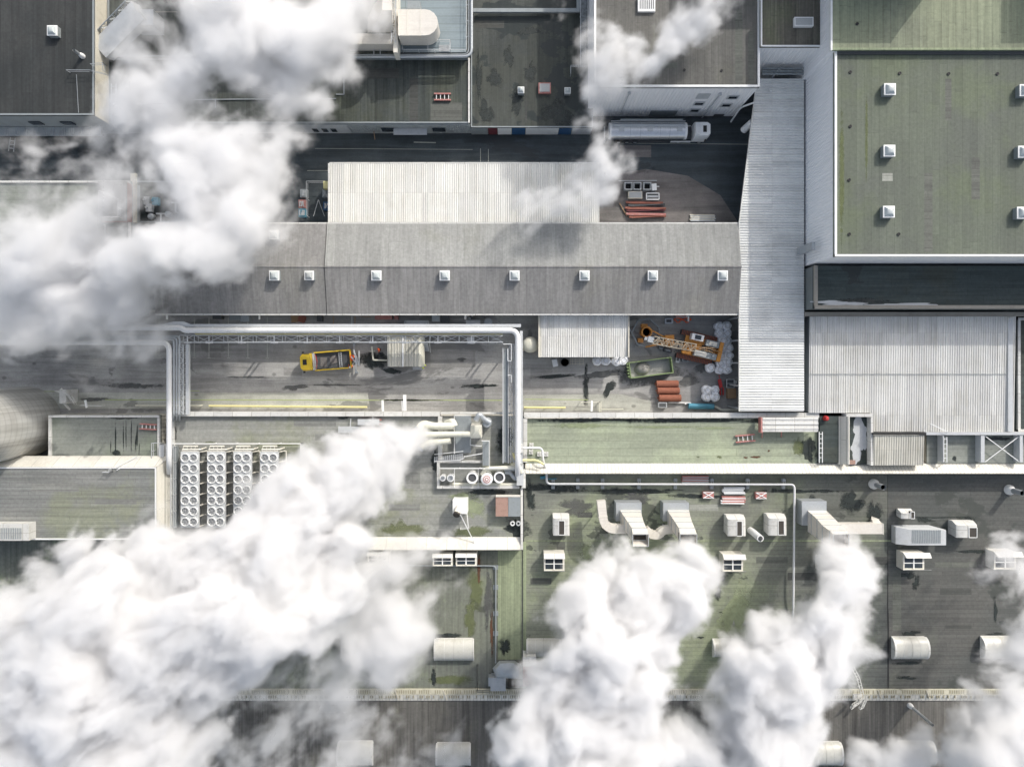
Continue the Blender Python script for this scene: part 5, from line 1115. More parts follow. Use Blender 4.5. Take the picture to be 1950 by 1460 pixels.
solo('wall_box', 'small grey box on the white ribbed wall', 'box', MB().cbox(1549, 468, .5, 1.1, 6.5, 11.5), M['galv'])
t = thing('leaning_pipe', 'pale drum pipe leaning from the ribbed passage roof over the road', 'pipe', W(1418,243,4)); part(t, 'pipe', MB().tube([W(1434,232,5.6), W(1416,248,3.4)], .55, 16), M['white'])
# ================================================================ vehicles and yard things
def wheel(t, x, y, r_=.5, w_=.3, name='wheel'):
    mb = MB(); c = Vector((x, y, r_)); mb.tube([c-Vector((0,w_/2,0)), c+Vector((0,w_/2,0))], r_, 20); o = part(t, name, mb, M['rubber'])
    s = 1 if y > 0 else -1
    part(o, 'rim', MB().tube([c+Vector((0,s*w_*.3,0)), c+Vector((0,s*(w_/2+.02),0))], r_*.55, 14), M['galv']); return o
# --- tanker (front towards +x)
t = thing('tanker_truck', 'silver tanker truck with white cab parked under the tall white wall', 'truck')
part(t, 'tank', MB().sweep([(-6.35,0,2.3),(-6.15,0,2.3),(5.35,0,2.3),(5.6,0,2.3)], [(math.cos(2*math.pi*i/28)*1.25, math.sin(2*math.pi*i/28)*1.1) for i in range(28)]), M['chrome'])
part(t, 'end_band', MB().sweep([(-6.45,0,2.3),(-6.1,0,2.3)], [(math.cos(2*math.pi*i/28)*1.28, math.sin(2*math.pi*i/28)*1.13) for i in range(28)]).sweep([(5.4,0,2.3),(5.75,0,2.3)], [(math.cos(2*math.pi*i/28)*1.28, math.sin(2*math.pi*i/28)*1.13) for i in range(28)]), M['white'])
part(t, 'catwalk', MB().box(-5.9,.35,3.33,5.2,.75,3.42), M['galv']); part(t, 'catwalk_rail', MB().bar((-6.2,1.25,3.3),(5.4,1.25,3.3),.1).bar((-6.2,.95,3.45),(5.4,.95,3.45),.06), M['lightgrey'])
for x in (-4.6, -.1, 4.5): part(t, 'manhole_box', MB().box(x-.4,-.35,3.3,x+.4,.32,3.5), M['lightgrey'])
mb = MB()
for x in (-3.2, -1.6, 1.5, 3): mb.sweep([(x-.03,0,2.3),(x+.03,0,2.3)], [(math.cos(2*math.pi*i/24)*1.262, math.sin(2*math.pi*i/24)*1.112) for i in range(24)])
part(t, 'strap', mb, M['galv'])
part(t, 'chassis', MB().box(-6.4,-.5,.75,9.0,.5,1.15).box(-4,-1.2,.6,3.5,-1.1,1.1).box(-4,1.1,.6,3.5,1.2,1.1), M['darkgrey'])
part(t, 'rear_bumper', MB().box(-7.0,-1.25,.6,-6.8,1.25,.8).box(-6.9,-1.2,.8,-6.8,-.9,1.5), M['lightgrey'])
cb = [(6.9,-1.22),(8.9,-1.22),(9.35,-.85),(9.35,.85),(8.9,1.22),(6.9,1.22)]
part(t, 'cab', MB().prism(cb, .9, 2.6).loft([[(x,y,2.61) for x,y in cb],[(x*.97+.2,y*.86,3.45) for x,y in cb]]), M['white'])
part(t, 'roof_deflector', MB().loft([[(6.9,-1.0,3.46),(7.6,-1.0,3.46),(7.6,1.0,3.46),(6.9,1.0,3.46)],[(6.95,-.9,3.8),(7.3,-.9,3.7),(7.3,.9,3.7),(6.95,.9,3.8)]]), M['white'])
part(t, 'roof_hatch', MB().box(8.15,-.5,3.44,8.7,.5,3.5), M['black']); part(t, 'windscreen', MB().box(9.2,-.85,2.0,9.42,.85,2.75), M['glass'])
part(t, 'fifth_wheel', MB().box(5.8,-.9,1.15,6.8,.9,1.4).tube([(6.3,.5,1.4),(6.3,.5,2.6)], .12, 8), M['darkgrey'])
part(t, 'side_skirt', MB().box(3.6,-1.28,.7,6.8,-1.18,1.25).box(3.6,1.18,.7,6.8,1.28,1.25), M['white']); part(t, 'mirror', MB().box(8.7,-1.5,2.0,8.85,-1.3,2.5), M['black']); part(t, 'mirror', MB().box(8.7,1.3,2.0,8.85,1.5,2.5), M['black'])
for x in (-4.6, -3.3, -2.0, 5.0, 8.3):
    for y in (-1.05, 1.05): wheel(t, x, y)
place(t, (W(1237,250,2.3).x, W(0,249,2.6).y, 0), 0)
mb = MB(); mb.bars([(-7.5,0,3.9),(6.6,0,3.9)], .1)
# --- yellow truck (front towards +x), facing west
t = thing('flatbed_truck', 'yellow flatbed truck with dark load floor and a loading crane at its tail', 'truck')
cb = [(2.6,-1.2),(4.3,-1.2),(4.65,-.9),(4.65,.9),(4.3,1.2),(2.6,1.2)]
part(t, 'cab', MB().prism(cb, .8, 2.1).loft([[(x,y,2.11) for x,y in cb],[(x*.9+.3,y*.86,2.95) for x,y in cb]]), M['yellow'])
part(t, 'roof_hatch', MB().box(3.3,-.38,2.95,4.0,.38,3.02), M['black']); part(t, 'windscreen', MB().box(4.5,-.85,1.7,4.69,.85,2.3), M['glass']); part(t, 'side_window', MB().box(2.9,-1.2,2.12,3.9,-1.1,2.6), M['glass'])
part(t, 'load_floor', MB().box(-4.2,-1.2,1.0,2.3,1.2,1.15), M['darkgrey'])
for y in (-1.26, 1.26): part(t, 'side_board', MB().box(-4.25,y-.08,1.0,2.35,y+.08,1.7), M['yellow'])
part(t, 'headboard', MB().box(2.25,-1.2,1.0,2.5,1.2,2.2), M['lightgrey']); part(t, 'tailboard', MB().box(-4.3,-1.18,1.0,-4.15,1.18,1.7), M['yellow'])
part(t, 'red_strap', MB().bars([(2.0,-1,1.9),(1.75,0,1.95),(2.0,1,1.9)], .1), M['red'])
mb = MB(); mb.bar((-2.6,-1.0,1.5),(-2.6,1.1,1.5),.08).bar((-2.15,-1.0,1.5),(-2.15,1.1,1.5),.08)
for i in range(8): mb.bar((-2.6,-.9+i*.27,1.5),(-2.15,-.9+i*.27,1.5),.06)
part(t, 'ladder', mb, M['lightgrey'])
part(t, 'crane_column', MB().box(-4.9,-.5,.9,-4.4,.3,2.4), M['hivis_orange']); part(t, 'crane_arm', MB().bars([(-4.7,-.3,2.6),(-5.6,.9,2.8),(-5.3,-1.2,2.9),(-6.0,1.1,2.7),(-6.1,-1.0,2.3)], .18), M['lightgrey'])
part(t, 'crane_cylinder', MB().tube([(-4.8,.5,2.3),(-5.7,-.6,2.5)], .12, 8).tube([(-5.0,.9,2.5),(-5.8,.2,2.6)], .1, 8), M['darkgrey']); part(t, 'outrigger', MB().bar((-4.9,-2.0,.9),(-4.9,2.0,.9),.2).box(-5.05,-2.15,.0,-4.75,-1.85,.9).box(-5.05,1.85,0,-4.75,2.15,.9), M['galv'])
part(t, 'chassis', MB().box(-4.2,-.45,.6,4.4,.45,1.0), M['darkgrey'])
for x in (-3.4, -2.2, 3.5):
    for y in (-1.0, 1.0): wheel(t, x, y)
part(t, 'mirror', MB().box(4.0,1.25,1.9,4.2,1.5,2.5), M['black']); part(t, 'mirror', MB().box(4.0,-1.5,1.9,4.2,-1.25,2.5), M['black']); part(t, 'load_debris', MB().box(-1.6,-.6,1.15,-.4,.5,1.22,.2).box(.2,-.5,1.15,1.4,.8,1.2,-.1), M['yardn'])
place(t, (W(622,0,2).x, W(0,686.5,2).y, 0), R(180+4.5), (.87,1.12,1))

# --- people
def skin_mesh(joints, bones, name):
    me = bpy.data.meshes.new(name); me.from_pydata([j[0] for j in joints], bones, []); o = bpy.data.objects.new(name, me); COL.objects.link(o)
    md = o.modifiers.new('s', 'SKIN'); o.modifiers.new('u', 'SUBSURF').levels = 1
    for i, j in enumerate(joints): me.skin_vertices[0].data[i].radius = (j[1], j[1]*(j[2] if len(j) > 2 else 1))
    me.skin_vertices[0].data[0].use_root = True
    dg = bpy.context.evaluated_depsgraph_get(); dg.update(); r = bpy.data.meshes.new_from_object(o.evaluated_get(dg)); bpy.data.objects.remove(o)
    mb = MB(); mb.v = [v.co.copy() for v in r.vertices]; mb.f = [tuple(p.vertices) for p in r.polygons]; bpy.data.meshes.remove(r); return mb
def person(label, px, py, rz, jacket, helmet, arm=(.35,.25,1.05)):
    t = thing('person', label, 'person')
    J = [((0,0,.95),.15,.8),((0,0,1.2),.15,.75),((0,0,1.42),.17,.7),((0,0,1.53),.065),((.01,0,1.66),.10),((.01,0,1.74),.085),
         ((0,.2,1.42),.065),((arm[0]*.5,.3,1.18),.05),((arm[0],.26,arm[2]),.038),((arm[0]+.09,.25,arm[2]-.01),.03),
         ((0,-.2,1.42),.065),((arm[0]*.4,-.3,1.16),.05),((arm[0]*.9,-.24,arm[2]-.05),.038),((arm[0]*.9+.09,-.23,arm[2]-.05),.03),
         ((0,.1,.88),.095),((.03,.11,.5),.07),((0,.12,.09),.05),((.16,.13,.05),.045),((0,-.1,.88),.095),((-.03,-.12,.5),.07),((-.08,-.13,.09),.05),((.08,-.14,.05),.045)]
    B = [(0,1),(1,2),(2,3),(3,4),(4,5),(2,6),(6,7),(7,8),(8,9),(2,10),(10,11),(11,12),(12,13),(0,14),(14,15),(15,16),(16,17),(0,18),(18,19),(19,20),(20,21)]
    body = part(t, 'body', skin_mesh(J, B, 'body'), M['skin'])
    JJ = [(J[0][0],.18,.85),(J[1][0],.18,.8),(J[2][0],.2,.75),(J[6][0],.09),(J[7][0],.075),((J[8][0][0]-.04,J[8][0][1],J[8][0][2]+.02),.055),(J[10][0],.09),(J[11][0],.075),((J[12][0][0]-.04,J[12][0][1],J[12][0][2]+.02),.055)]
    part(t, 'jacket', skin_mesh(JJ, [(0,1),(1,2),(2,3),(3,4),(4,5),(2,6),(6,7),(7,8)], 'jacket'), M[jacket])
    TT = [((0,0,.93),.165,.85),((0,.1,.85),.12),((.03,.11,.5),.09),((0,.12,.14),.075),((0,-.1,.85),.12),((-.03,-.12,.5),.09),((-.08,-.13,.14),.075)]
    part(t, 'trousers', skin_mesh(TT, [(0,1),(1,2),(2,3),(0,4),(4,5),(5,6)], 'trousers'), M['navy'])
    part(t, 'helmet', MB().lathe([(.165,1.70),(.16,1.72),(.13,1.76),(.125,1.80),(.09,1.85),(.001,1.87)], (.01,0,0), 18), M[helmet])
    return place(t, W(px, py, 0)+Vector((0,0,.02)), rz)
person('worker with orange jacket and helmet standing behind the little ribbed shed', 725, 666, R(200), 'hivis_orange', 'hivis_orange')
person('worker in yellow high visibility jacket at the lower corner of the little ribbed shed', 808, 697, R(-30), 'hivis', 'white')
person('worker in orange clothing beside the crane at the yellow truck tail', 671, 699, R(90), 'hivis_orange', 'white', (.45,.2,1.2))

# --- little ribbed shed
zz = 2.9; p, q = W(738,641,zz), W(797,698,zz)
t = thing('ribbed_shed', 'little ribbed roof shed straddled by the pipe bridge with puddles around', 'shed', ((p.x+q.x)/2,(p.y+q.y)/2,0))
part(t, 'roof', MB().corr((p.x,q.y,q.x,p.y), zz, zz+.1, .42, .10, 'y'), M['corr_dirty']); part(t, 'wall', MB().box(p.x+.1,q.y+.1,0,q.x-.1,p.y-.1,zz-.08), M['wall_grey'])
part(t, 'rounded_end', MB().loft([[(q.x+.02+.75*math.sin(k*math.pi/10), y, 1.2+(zz-1.0)*math.cos(k*math.pi/10)) for k in range(6)]+[(q.x+.02,y,1.2)] for y in (q.y, p.y)]), M['pipe_cream'])
part(t, 'base_box', MB().pbox(786,698.5,803,704,0,1.2), M['lightgrey']); part(t, 'ridge', MB().box((p.x+q.x)/2-.12,q.y,zz+.12,(p.x+q.x)/2+.12,p.y,zz+.22), M['white'])
mb = MB(); mb.bars([W(737,686,.8), W(711,685,.8), W(708,660,.8)], .22).bar(W(704,669,.8), W(714,669,.8), .12); solo('guard_pipe', 'pale bent guard pipe beside the little ribbed shed', 'guard rail', mb, M['pipe_cream'])
t = thing('access_stair', 'small grey steel stair behind the rounded shed end', 'stair', W(814,660,0)); mb = MB()
for i in range(7): mb.box(W(808,0,.5).x, W(0,655+i*2.1,1).y-.1, .2+.28*(6-i), W(817,0,.5).x, W(0,655+i*2.1,1).y+.1, .26+.28*(6-i))
part(t, 'tread', mb, M['lightgrey']); part(t, 'handrail', MB().bar(W(818,652,2.9), W(819.5,671,1.1), .09), M['lightgrey'])
# --- canopy and tank
zz = 4.0; p, q = W(1028,601,zz), W(1195,680,zz)
t = thing('ribbed_canopy', 'pale ribbed canopy roof between the white round tank and the crawler crane', 'canopy', ((p.x+q.x)/2,(p.y+q.y)/2,0))
part(t, 'roof', MB().corr((p.x,q.y,q.x,p.y), zz, zz+.5, .34, .08, 'y'), M['corr_grey_y']); part(t, 'verge', MB().box(p.x-.25,q.y,zz-.2,p.x-.01,p.y,zz+.55).box(q.x+.01,q.y,zz-.2,q.x+.2,p.y,zz+.55), M['cream'])
mb = MB(); p2 = W(1032,602,zz)
for x in (p.x+.4, (p.x+q.x)/2, q.x-.4):
    part(t, 'post', MB().box(x-.1,q.y+.3,0,x+.1,q.y+.5,zz-.02), M['galv'])
part(t, 'back_wall', MB().box(p.x+.1,p.y-.3,0,q.x-.1,p.y-.15,zz+.3), M['wall_grey'])
c = W(1010,656,3.2); c.z = 0; t = thing('round_tank', 'cream round tank with domed top beside the big pipe corner', 'tank', c)
part(t, 'shell', MB().lathe([(1.25,.4),(1.28,2.6),(1.22,2.9),(.95,3.25),(.5,3.45),(.001,3.5)], c, 32), M['pipe_cream']); part(t, 'leg', MB().bar(c+Vector((1.1,-.9,0)), c+Vector((1.0,-.8,1.2)), .15).bar(c+Vector((-1.1,-.9,0)), c+Vector((-1.0,-.8,1.2)), .15), M['cream']); part(t, 'lid', MB().lathe([(.2,3.4),(.2,3.55),(.001,3.56)], c+Vector((0,.7,-.25)), 12), M['galv'])
# --- big bags
rb = random.Random(11)
def bag_proto(seed):
    r = random.Random(seed); mb = MB(); n = 18; rings = []
    for z, s in ((0,.8),(.12,1.0),(.5,1.08),(.9,1.04),(1.1,.9),(1.2,.6),(1.22,.3),(1.17,.05)):
        rings.append([Vector((math.cos(2*math.pi*i/n)*.58*s*(1+.05*math.sin(4*math.pi*2*i/n)), math.sin(2*math.pi*i/n)*.58*s*(1+.05*math.cos(3*2*math.pi*i/n)), z))+Vector((r.uniform(-.04,.04),r.uniform(-.04,.04),r.uniform(-.04,.04) if z > .2 else 0)) for i in range(n)])
    mb.loft(rings); ring_ = MB().ring((0,0,1.2), .34, .28, -.02, .05, 14)
    for k in range(4): a = k*math.pi/2+.7; ring_.bars([(math.cos(a)*.5,math.sin(a)*.5,1.05),(math.cos(a)*.42,math.sin(a)*.42,1.28),(math.cos(a+.5)*.42,math.sin(a+.5)*.42,1.28),(math.cos(a+.5)*.5,math.sin(a+.5)*.5,1.05)], .04)
    o = solo('bulk_bag', 'x', 'bulk bag', mb, M['bag'], 'white bulk bags'); o.location = (0,0,0)
    for v in o.data.vertices: pass
    c = o.data.vertices
    lp = part(o, 'lifting_loop', ring_, M['coping']); return o
protos = [bag_proto(s) for s in (1, 2, 3)]
bags = []
rows = [(1371,621),(1385,620),(1371,635),(1386,635),(1377,649),(1387,648),(1377,663),(1388,662),(1375,677),(1388,677),(1373,691),(1387,689),(1372,704),(1386,703)]
words = ['top','second','third','fourth','fifth','sixth','bottom']
for i, (x, y) in enumerate(rows): bags.append((x, y, 'white bulk bag in the '+words[i//2]+' row of the long stack, '+('crane side' if i % 2 == 0 else 'ribbed roof side')))
bags.append((1354,700,'single white bulk bag at the foot of the long bag stack'))
for x, y, s_ in ((1347,743,'upper bag on the tank side'),(1363,743,'upper bag nearer the red jack'),(1347,756,'lower bag on the tank side'),(1363,756,'lower bag nearer the red jack')): bags.append((x, y, 'white bulk bag in the square of four, '+s_))
for x, y, s_ in ((1138,687,'first from the black tub'),(1154,687,'second from the black tub'),(1175,688,'third from the black tub'),(1188,686,'last one, tucked under the canopy corner')): bags.append((x, y, 'white bulk bag along the canopy edge, '+s_))
for i, (x, y, l) in enumerate(bags):
    o = dup(protos[i % 3], W(x, y, 1.2)-Vector((0,0,1.2)), rb.uniform(0, 6), l, 'white bulk bags', (rb.uniform(1.2,1.34), rb.uniform(1.16,1.3), rb.uniform(.9,1.3)))
    # some carry a second bag's worth of height so that the stack looks uneven
for o in protos:
    for ch in list(o.children): bpy.data.objects.remove(ch)
    bpy.data.objects.remove(o)
# --- green skip
t = thing('skip_container', 'open green skip container with a heap of grey rubble inside', 'skip')
for k, (a, b, c, d) in enumerate(((-3.3,1.15,3.3,1.3),(-3.3,-1.3,3.3,-1.15),(-3.45,-1.3,-3.3,1.3),(3.3,-1.3,3.45,1.3))): part(t, 'side_wall', MB().box(a,b,.15,c,d,1.5), M['green'])
part(t, 'floor', MB().box(-3.3,-1.15,.1,3.3,1.15,.25), M['yard'])
mb = MB()
for i in range(5): mb.box(-3.75,-1.1+i*.5,.4,-3.46,-.8+i*.5,1.4)
part(t, 'rib', mb, M['green'])
rg = random.Random(5); mb = MB(); rings = []
for k, (r_, z) in enumerate(((1.25,.25),(1.05,.6),(.7,.9),(.3,1.1),(.02,1.12))): rings.append([(-1.2+math.cos(2*math.pi*i/20)*r_*rg.uniform(.88,1.12), math.sin(2*math.pi*i/20)*r_*.85*rg.uniform(.88,1.12), z+rg.uniform(-.07,.07)) for i in range(20)])
mb.loft(rings); part(t, 'rubble_heap', mb, M['gravel']); place(t, (W(1240,0,1.5).x, W(0,700,1.5).y, 0), R(7.5))
# --- rust tanks
for i, (x, y, l) in enumerate([(1272,731,'upper'),(1274,744,'middle'),(1277,758,'lower')]):
    c = W(x, y, 1.2); c.z = 0; d = solo('rusty_tank', '%s of the three rust red cylinders lying beside each other' % l, 'tank', MB().sweep([c+Vector((-1.75,0,.6)), c+Vector((-1.68,0,.6)), c+Vector((1.68,0,.6)), c+Vector((1.75,0,.6))], [(math.cos(2*math.pi*k/22)*.56, math.sin(2*math.pi*k/22)*.56) for k in range(22)]), M['rust'], 'rusty cylinders')
    part(d, 'end_band', MB().ring((0,0,0), .01, .005, 0, .01, 3) if False else MB().sweep([c+Vector((1.3,0,.6)), c+Vector((1.5,0,.6))], [(math.cos(2*math.pi*k/22)*.585, math.sin(2*math.pi*k/22)*.585) for k in range(22)]).tube([c+Vector((-1.75,0,.6)), c+Vector((-2.0,0,.6))], .12, 8), M['rust'])
solo('blue_tank', 'long blue green tank lying at the yard wall', 'tank', MB().tube([W(1311,773,.6), W(1359,774,.6)], .46, 16).cbox(1335,773,3.2,.25,.9,1.12), M['blue'])
t = thing('scrap_bin', 'small open scrap bin beside the blue green tank', 'bin', W(1262,771,0)); part(t, 'bin', MB().cbox(1262,771,1.35,.85,0,.8), M['lightgrey']); part(t, 'scrap', MB().cbox(1262,771,1.1,.6,.8,.84), M['darkgrey'])
solo('white_pole', 'white pole lying between the rusty cylinders and the blue green tank', 'pole', MB().tube([W(1273,766,.3), W(1316,767,.3)], .1, 8).tube([W(1304,769,.3), W(1307,769,.3)], .12, 8), M['white'])
solo('yellow_pallet_box', 'yellowed square crate beside the ribbed passage roof', 'crate', MB().cbox(1394,749,1.35,1.6,0,.9).cbox(1394,749,1.2,.08,.9,.95).cbox(1394,745,1.2,.08,.9,.95), M['wood'])
t = thing('caged_container', 'dark caged liquid container above the yellowed crate', 'container', W(1391,730,0)); part(t, 'tank', MB().cbox(1391,730,1.0,1.1,.15,1.1), M['darkgrey']); c = W(1391,730,1.1); part(t, 'cage', MB().bars([c+Vector((-.6,-.65,0)), c+Vector((.6,-.65,0)), c+Vector((.6,.65,0)), c+Vector((-.6,.65,0)), c+Vector((-.6,-.65,0))], .07).bars([c+Vector((-.6,0,.05)), c+Vector((.6,0,.05))], .05), M['white'])
solo('white_bucket', 'white round bucket beside the caged container', 'bucket', MB().lathe([(.25,0),(.3,.5),(.27,.52),(.001,.5)], (W(1400,728,.5).x, W(1400,728,.5).y, 0), 14), M['white'])
t = thing('trolley_jack', 'bright red wheeled jack between the bags and the caged container', 'jack', W(1372,736,0)); part(t, 'body', MB().bar(W(1370,722,.7), W(1373,738,.8), .5, .3).bar(W(1371,739,.6), W(1372,752,.6), .18).bar(W(1377,738,.6), W(1377,752,.6), .18), M['red']); part(t, 'handle', MB().bar(W(1371,722,.8), W(1369,714,1.2), .08), M['red'])
solo('low_kerb_rail', 'pale bent rail edging the yard corner at the ribbed passage roof', 'guard rail', MB().bars([W(1361,773,.4), W(1374,780,.4), W(1404,780,.4)], .35), M['pipe_cream'])
# near canopy
solo('white_crate', 'tilted white box beside the black round tub', 'box', MB().cbox(1057,691,.8,1.15,0,.9,R(12)), M['white'])
c = W(1076,690,.9); c.z = 0; solo('round_tub', 'black round tub between the white box and the pallet frame', 'tub', MB().ring(c, .65, .57, 0, .9, 22).lathe([(.56,.3),(.001,.3)], c, 18), M['black'])
mb = MB(); 
for y in (683, 687.5, 693): mb.bar(W(1086,y,.6), W(1111,y,.6), .08)
for x in (1086, 1090, 1096, 1104, 1111): mb.bar(W(x,682,.6), W(x,694,.6), .08); mb.bar(W(x,694,.6), W(x,694,.01), .07)
solo('tubular_rack', 'pale tubular frame lying at the canopy edge', 'frame', mb, M['cream'])
# --- crawler crane (front towards +x -> placed pointing up-left)
t = thing('crawler_crane', 'orange crawler crane with folded lattice boom standing in the yard corner', 'crane')
for y in (-1.9, 1.9):
    o = part(t, 'track', MB().sweep([(-2.9,y,.5),(-2.6,y,.5),(2.6,y,.5),(2.9,y,.5)], sq(.75, .95)), M['brickred'] if False else M['darkgrey'])
    mb = MB()
    for i in range(22): mb.box(-2.85+i*.265,y-.4,.97,-2.70+i*.265,y+.4,1.05)
    part(o, 'track_pad', mb, M['rust'])
part(t, 'deck', MB().box(-3.1,-1.5,1.2,2.2,1.5,1.5), M['orange']); part(t, 'counterweight', MB().box(-3.7,-1.55,1.2,-3.1,1.55,2.5), M['orange'])
part(t, 'engine_hood', MB().box(-3.0,.5,1.51,.6,1.45,2.5), M['steelgrey']); part(t, 'engine_hood', MB().box(-3.0,-1.45,1.51,-.9,-.5,2.5), M['steelgrey'])
part(t, 'hood_top', MB().box(-1.4,.6,2.51,.5,1.35,2.56).box(-2.6,-1.3,2.51,-1.4,-.7,2.56), M['offwhite']); part(t, 'exhaust', MB().tube([(-2.3,.9,2.5),(-2.3,.9,2.9)], .12, 10).tube([(-1.9,-.9,2.5),(-1.9,-.9,2.8)], .1, 10), M['galv'])
part(t, 'cab', MB().box(-.3,-1.9,1.4,1.6,-.95,2.85), M['white']); part(t, 'cab_window', MB().box(.1,-1.75,2.85,1.1,-1.1,2.9), M['glass']); part(t, 'winch', MB().tube([(-.9,-.45,1.9),(-.9,.45,1.9)], .38, 16).tube([(-2.0,-.45,1.9),(-2.0,.45,1.9)], .38, 16), M['black'])
part(t, 'side_frame', MB().box(1.0,.6,1.5,2.4,1.4,2.1), M['orange'])
part(t, 'boom', MB().truss((.6,.25,2.4),(7.6,.65,3.6),(0,1.15,0),(0,0,.9),9,.075), M['boomgrey']); part(t, 'boom_head', MB().box(7.5,.2,3.1,8.4,1.1,3.9).box(8.4,.4,3.2,8.9,.9,3.7), M['galv'])
part(t, 'gantry', MB().bars([(-2.6,.4,2.4),(-1.6,.35,3.4),(.2,.3,3.1)], .12).bars([(-2.6,-.4,2.4),(-1.6,-.25,3.4),(.2,.1,3.1)], .12).tube([(-1.6,0,3.4),(7.6,.65,4.0)], .04, 6).tube([(-3.4,0,2.6),(-1.6,0,3.4)], .05, 6), M['wood'])
place(t, (W(1330,0,2).x, W(0,661,2).y, 0), R(180-13))
t = thing('clamshell_arms', 'orange gripper block with two arms between the hexagonal frame and the crane', 'crane attachment')
part(t, 'block', MB().box(-.9,-.85,.5,.5,.85,1.9).box(-.5,-.9,1.9,.3,.3,2.1), M['orange']); part(t, 'arm', MB().bar((-.9,.5,1.6),(-3.3,1.9,1.5),.2), M['orange']); part(t, 'arm', MB().bar((-.9,-.4,1.6),(-4.0,-.9,1.4),.26), M['orange']); part(t, 'hose', MB().bar((-.9,.2,1.7),(-3.4,1.2,1.7),.08).bar((-.9,-.1,1.7),(-3.5,-.4,1.7),.08), M['wood'])
place(t, (W(1277,0,1.5).x, W(0,648,1.5).y, 0), R(2))
c = W(1229,634,0); t = thing('hexagonal_frame', 'grey hexagonal steel platform frame with orange blocks inside', 'steel frame', c)
hx = [(-1.0+3.0*math.cos(R(a))*.75+.9, 2.35*math.sin(R(a)), .9) for a in (20, 75, 125, 180, 235, 290, 340)]; mb = MB()
P_ = [c+Vector(p) for p in hx]; mb.bars(P_+[P_[0]], .22, .3); mb2 = MB()
for p in P_: mb2.bar(p, (p.x,p.y,0), .15)
mb2.bars([P_[3], c+Vector((-2.9,1.0,.8))], .15)
part(t, 'rim', mb, M['steelgrey']); part(t, 'leg', mb2, M['galv'])
part(t, 'orange_block', MB().cbox(1228,620,.95,.55,.1,1.2).cbox(1220,648,.8,.7,.1,1.0), M['orange'])
c = W(1232,632,1.7); c.z = 0; t = thing('orange_funnel', 'round orange ring funnel with black inside standing in the hexagonal frame', 'funnel', c); part(t, 'ring', MB().ring(c, .88, .66, 0, 1.7, 26), M['orange']); part(t, 'inside_floor', MB().lathe([(.65,.2),(.001,.2)], c, 20), M['black'])
# small stuff around crane
for i, (x, y, w_, h_, mt, rz, l) in enumerate([(1274,611,1.3,.9,'galv',0,'grey machine box above the folded boom'),(1260,659,.6,.9,'steelgrey',-.2,'grey pump unit below the orange gripper block'),(1291,684,.6,1.0,'lightgrey',-.2,'pale tool case in front of the crane cab'),(1305,686,1.0,.4,'steelgrey',-.1,'small grey tool case beside the pale one'),(1272,667,1.3,.6,'darkgrey',-.25,'dark flat box between gripper block and crane tracks')]):
    t = thing('machine_box', l, 'box', W(x, y, 0)); part(t, 'case', MB().cbox(x, y, w_, h_, 0, .7, rz), M[mt]); part(t, 'top_panel', MB().cbox(x, y, w_*.6, h_*.5, .7, .75, rz), M['darkgrey' if mt != 'darkgrey' else 'steelgrey'])
for i, x in enumerate((1290, 1307)):
    mb = MB(); c = W(x, 610, .1)
    mb.tube([c+Vector((math.cos(a)*(.5+.25*math.sin(3*a)), math.sin(a)*.35, .1+.02*i+.03*k)) for k, a in enumerate([j*.5 for j in range(16)])], .07, 6); solo('coiled_hose', ['orange coiled hose nearer the machine box','orange coiled hose below the white post'][i], 'hose', mb, M['hivis_orange'])
boards(1287, 600, 1308, 604, .0, 'red and white boards leaning at the gable roof edge above the hoses', 4, 'pinkred', 'white'); solo('short_post', 'short white post beside the red and white boards', 'post', MB().tube([W(1311,602,2.6), W(1311,611,1.0)], .15, 8), M['white'])
# --- along the south face of the gable building
for x, l in ((318,'white wall lamp nearest the steam under the gable roof edge'),(494,'white wall lamp above the parking bays'),(886,'white wall lamp above the small bins at the gable wall')):
    solo('wall_lamp', l, 'lamp', MB().tube([W(x,598,5.0), W(x,607,4.2)], .16, 8), M['white'], 'white wall lamps under the gable edge')
for i, (x, y, w_, h_, mt, l) in enumerate([(447,605,1.6,.7,'steelgrey','grey container beside another under the gable edge'),(466,606,1.3,1.0,'galv','lighter grey container under the gable edge'),(413,603,1.3,.7,'darkgrey','dark cluttered machine box under the gable edge'),(830,606,1.2,.9,'galv','grey bin at the gable wall beside a dark one'),(847,607,1.3,1.2,'darkgrey','dark bin with a red board at the gable wall'),(754,604,.5,.7,'pinkred','small red box at the gable wall'),(730,604,2.6,.6,'pinkred','long faded red machine at the gable wall'),(901,615,2.2,.9,'lightgrey','pale cabinet peeping out above the big white pipe'),(896,648,1.1,1.0,'lightgrey','pale cabinet below the bridge truss'),(608,606,.7,.9,'darkgrey','dark box with a white gas bottle at the gable wall')]):
    t = thing('yard_box', l, 'box', W(x, y, 0)); part(t, 'case', MB().cbox(x, y, w_, h_, 0, 1.2), M[mt]); part(t, 'lid', MB().cbox(x, y, w_+.08, h_+.08, 1.2, 1.28), M[mt])
for i, (x, rz, mt, l) in enumerate([(561,.12,'wood','light wooden pallet leaning beside a darker one'),(574,-.3,'brickred','darker brown pallet beside the light one')]):
    t = thing('wooden_pallet', l, 'pallet', W(x, 607, 0)); mb = MB(); c = W(x,607,.9)
    for k in range(6): mb.cbox(x, 600.5+k*2.4, 1.15, .17, .9, .96, 0)
    for v in mb.v: d = Vector((v.x-c.x, v.y-c.y, 0)); d = Matrix.Rotation(rz, 3, 'Z') @ d; v.x, v.y = c.x+d.x, c.y+d.y
    part(t, 'slat', mb, M[mt]); part(t, 'bearer', MB().cbox(x, 607, .9, .9, .0, .89, rz), M[mt])
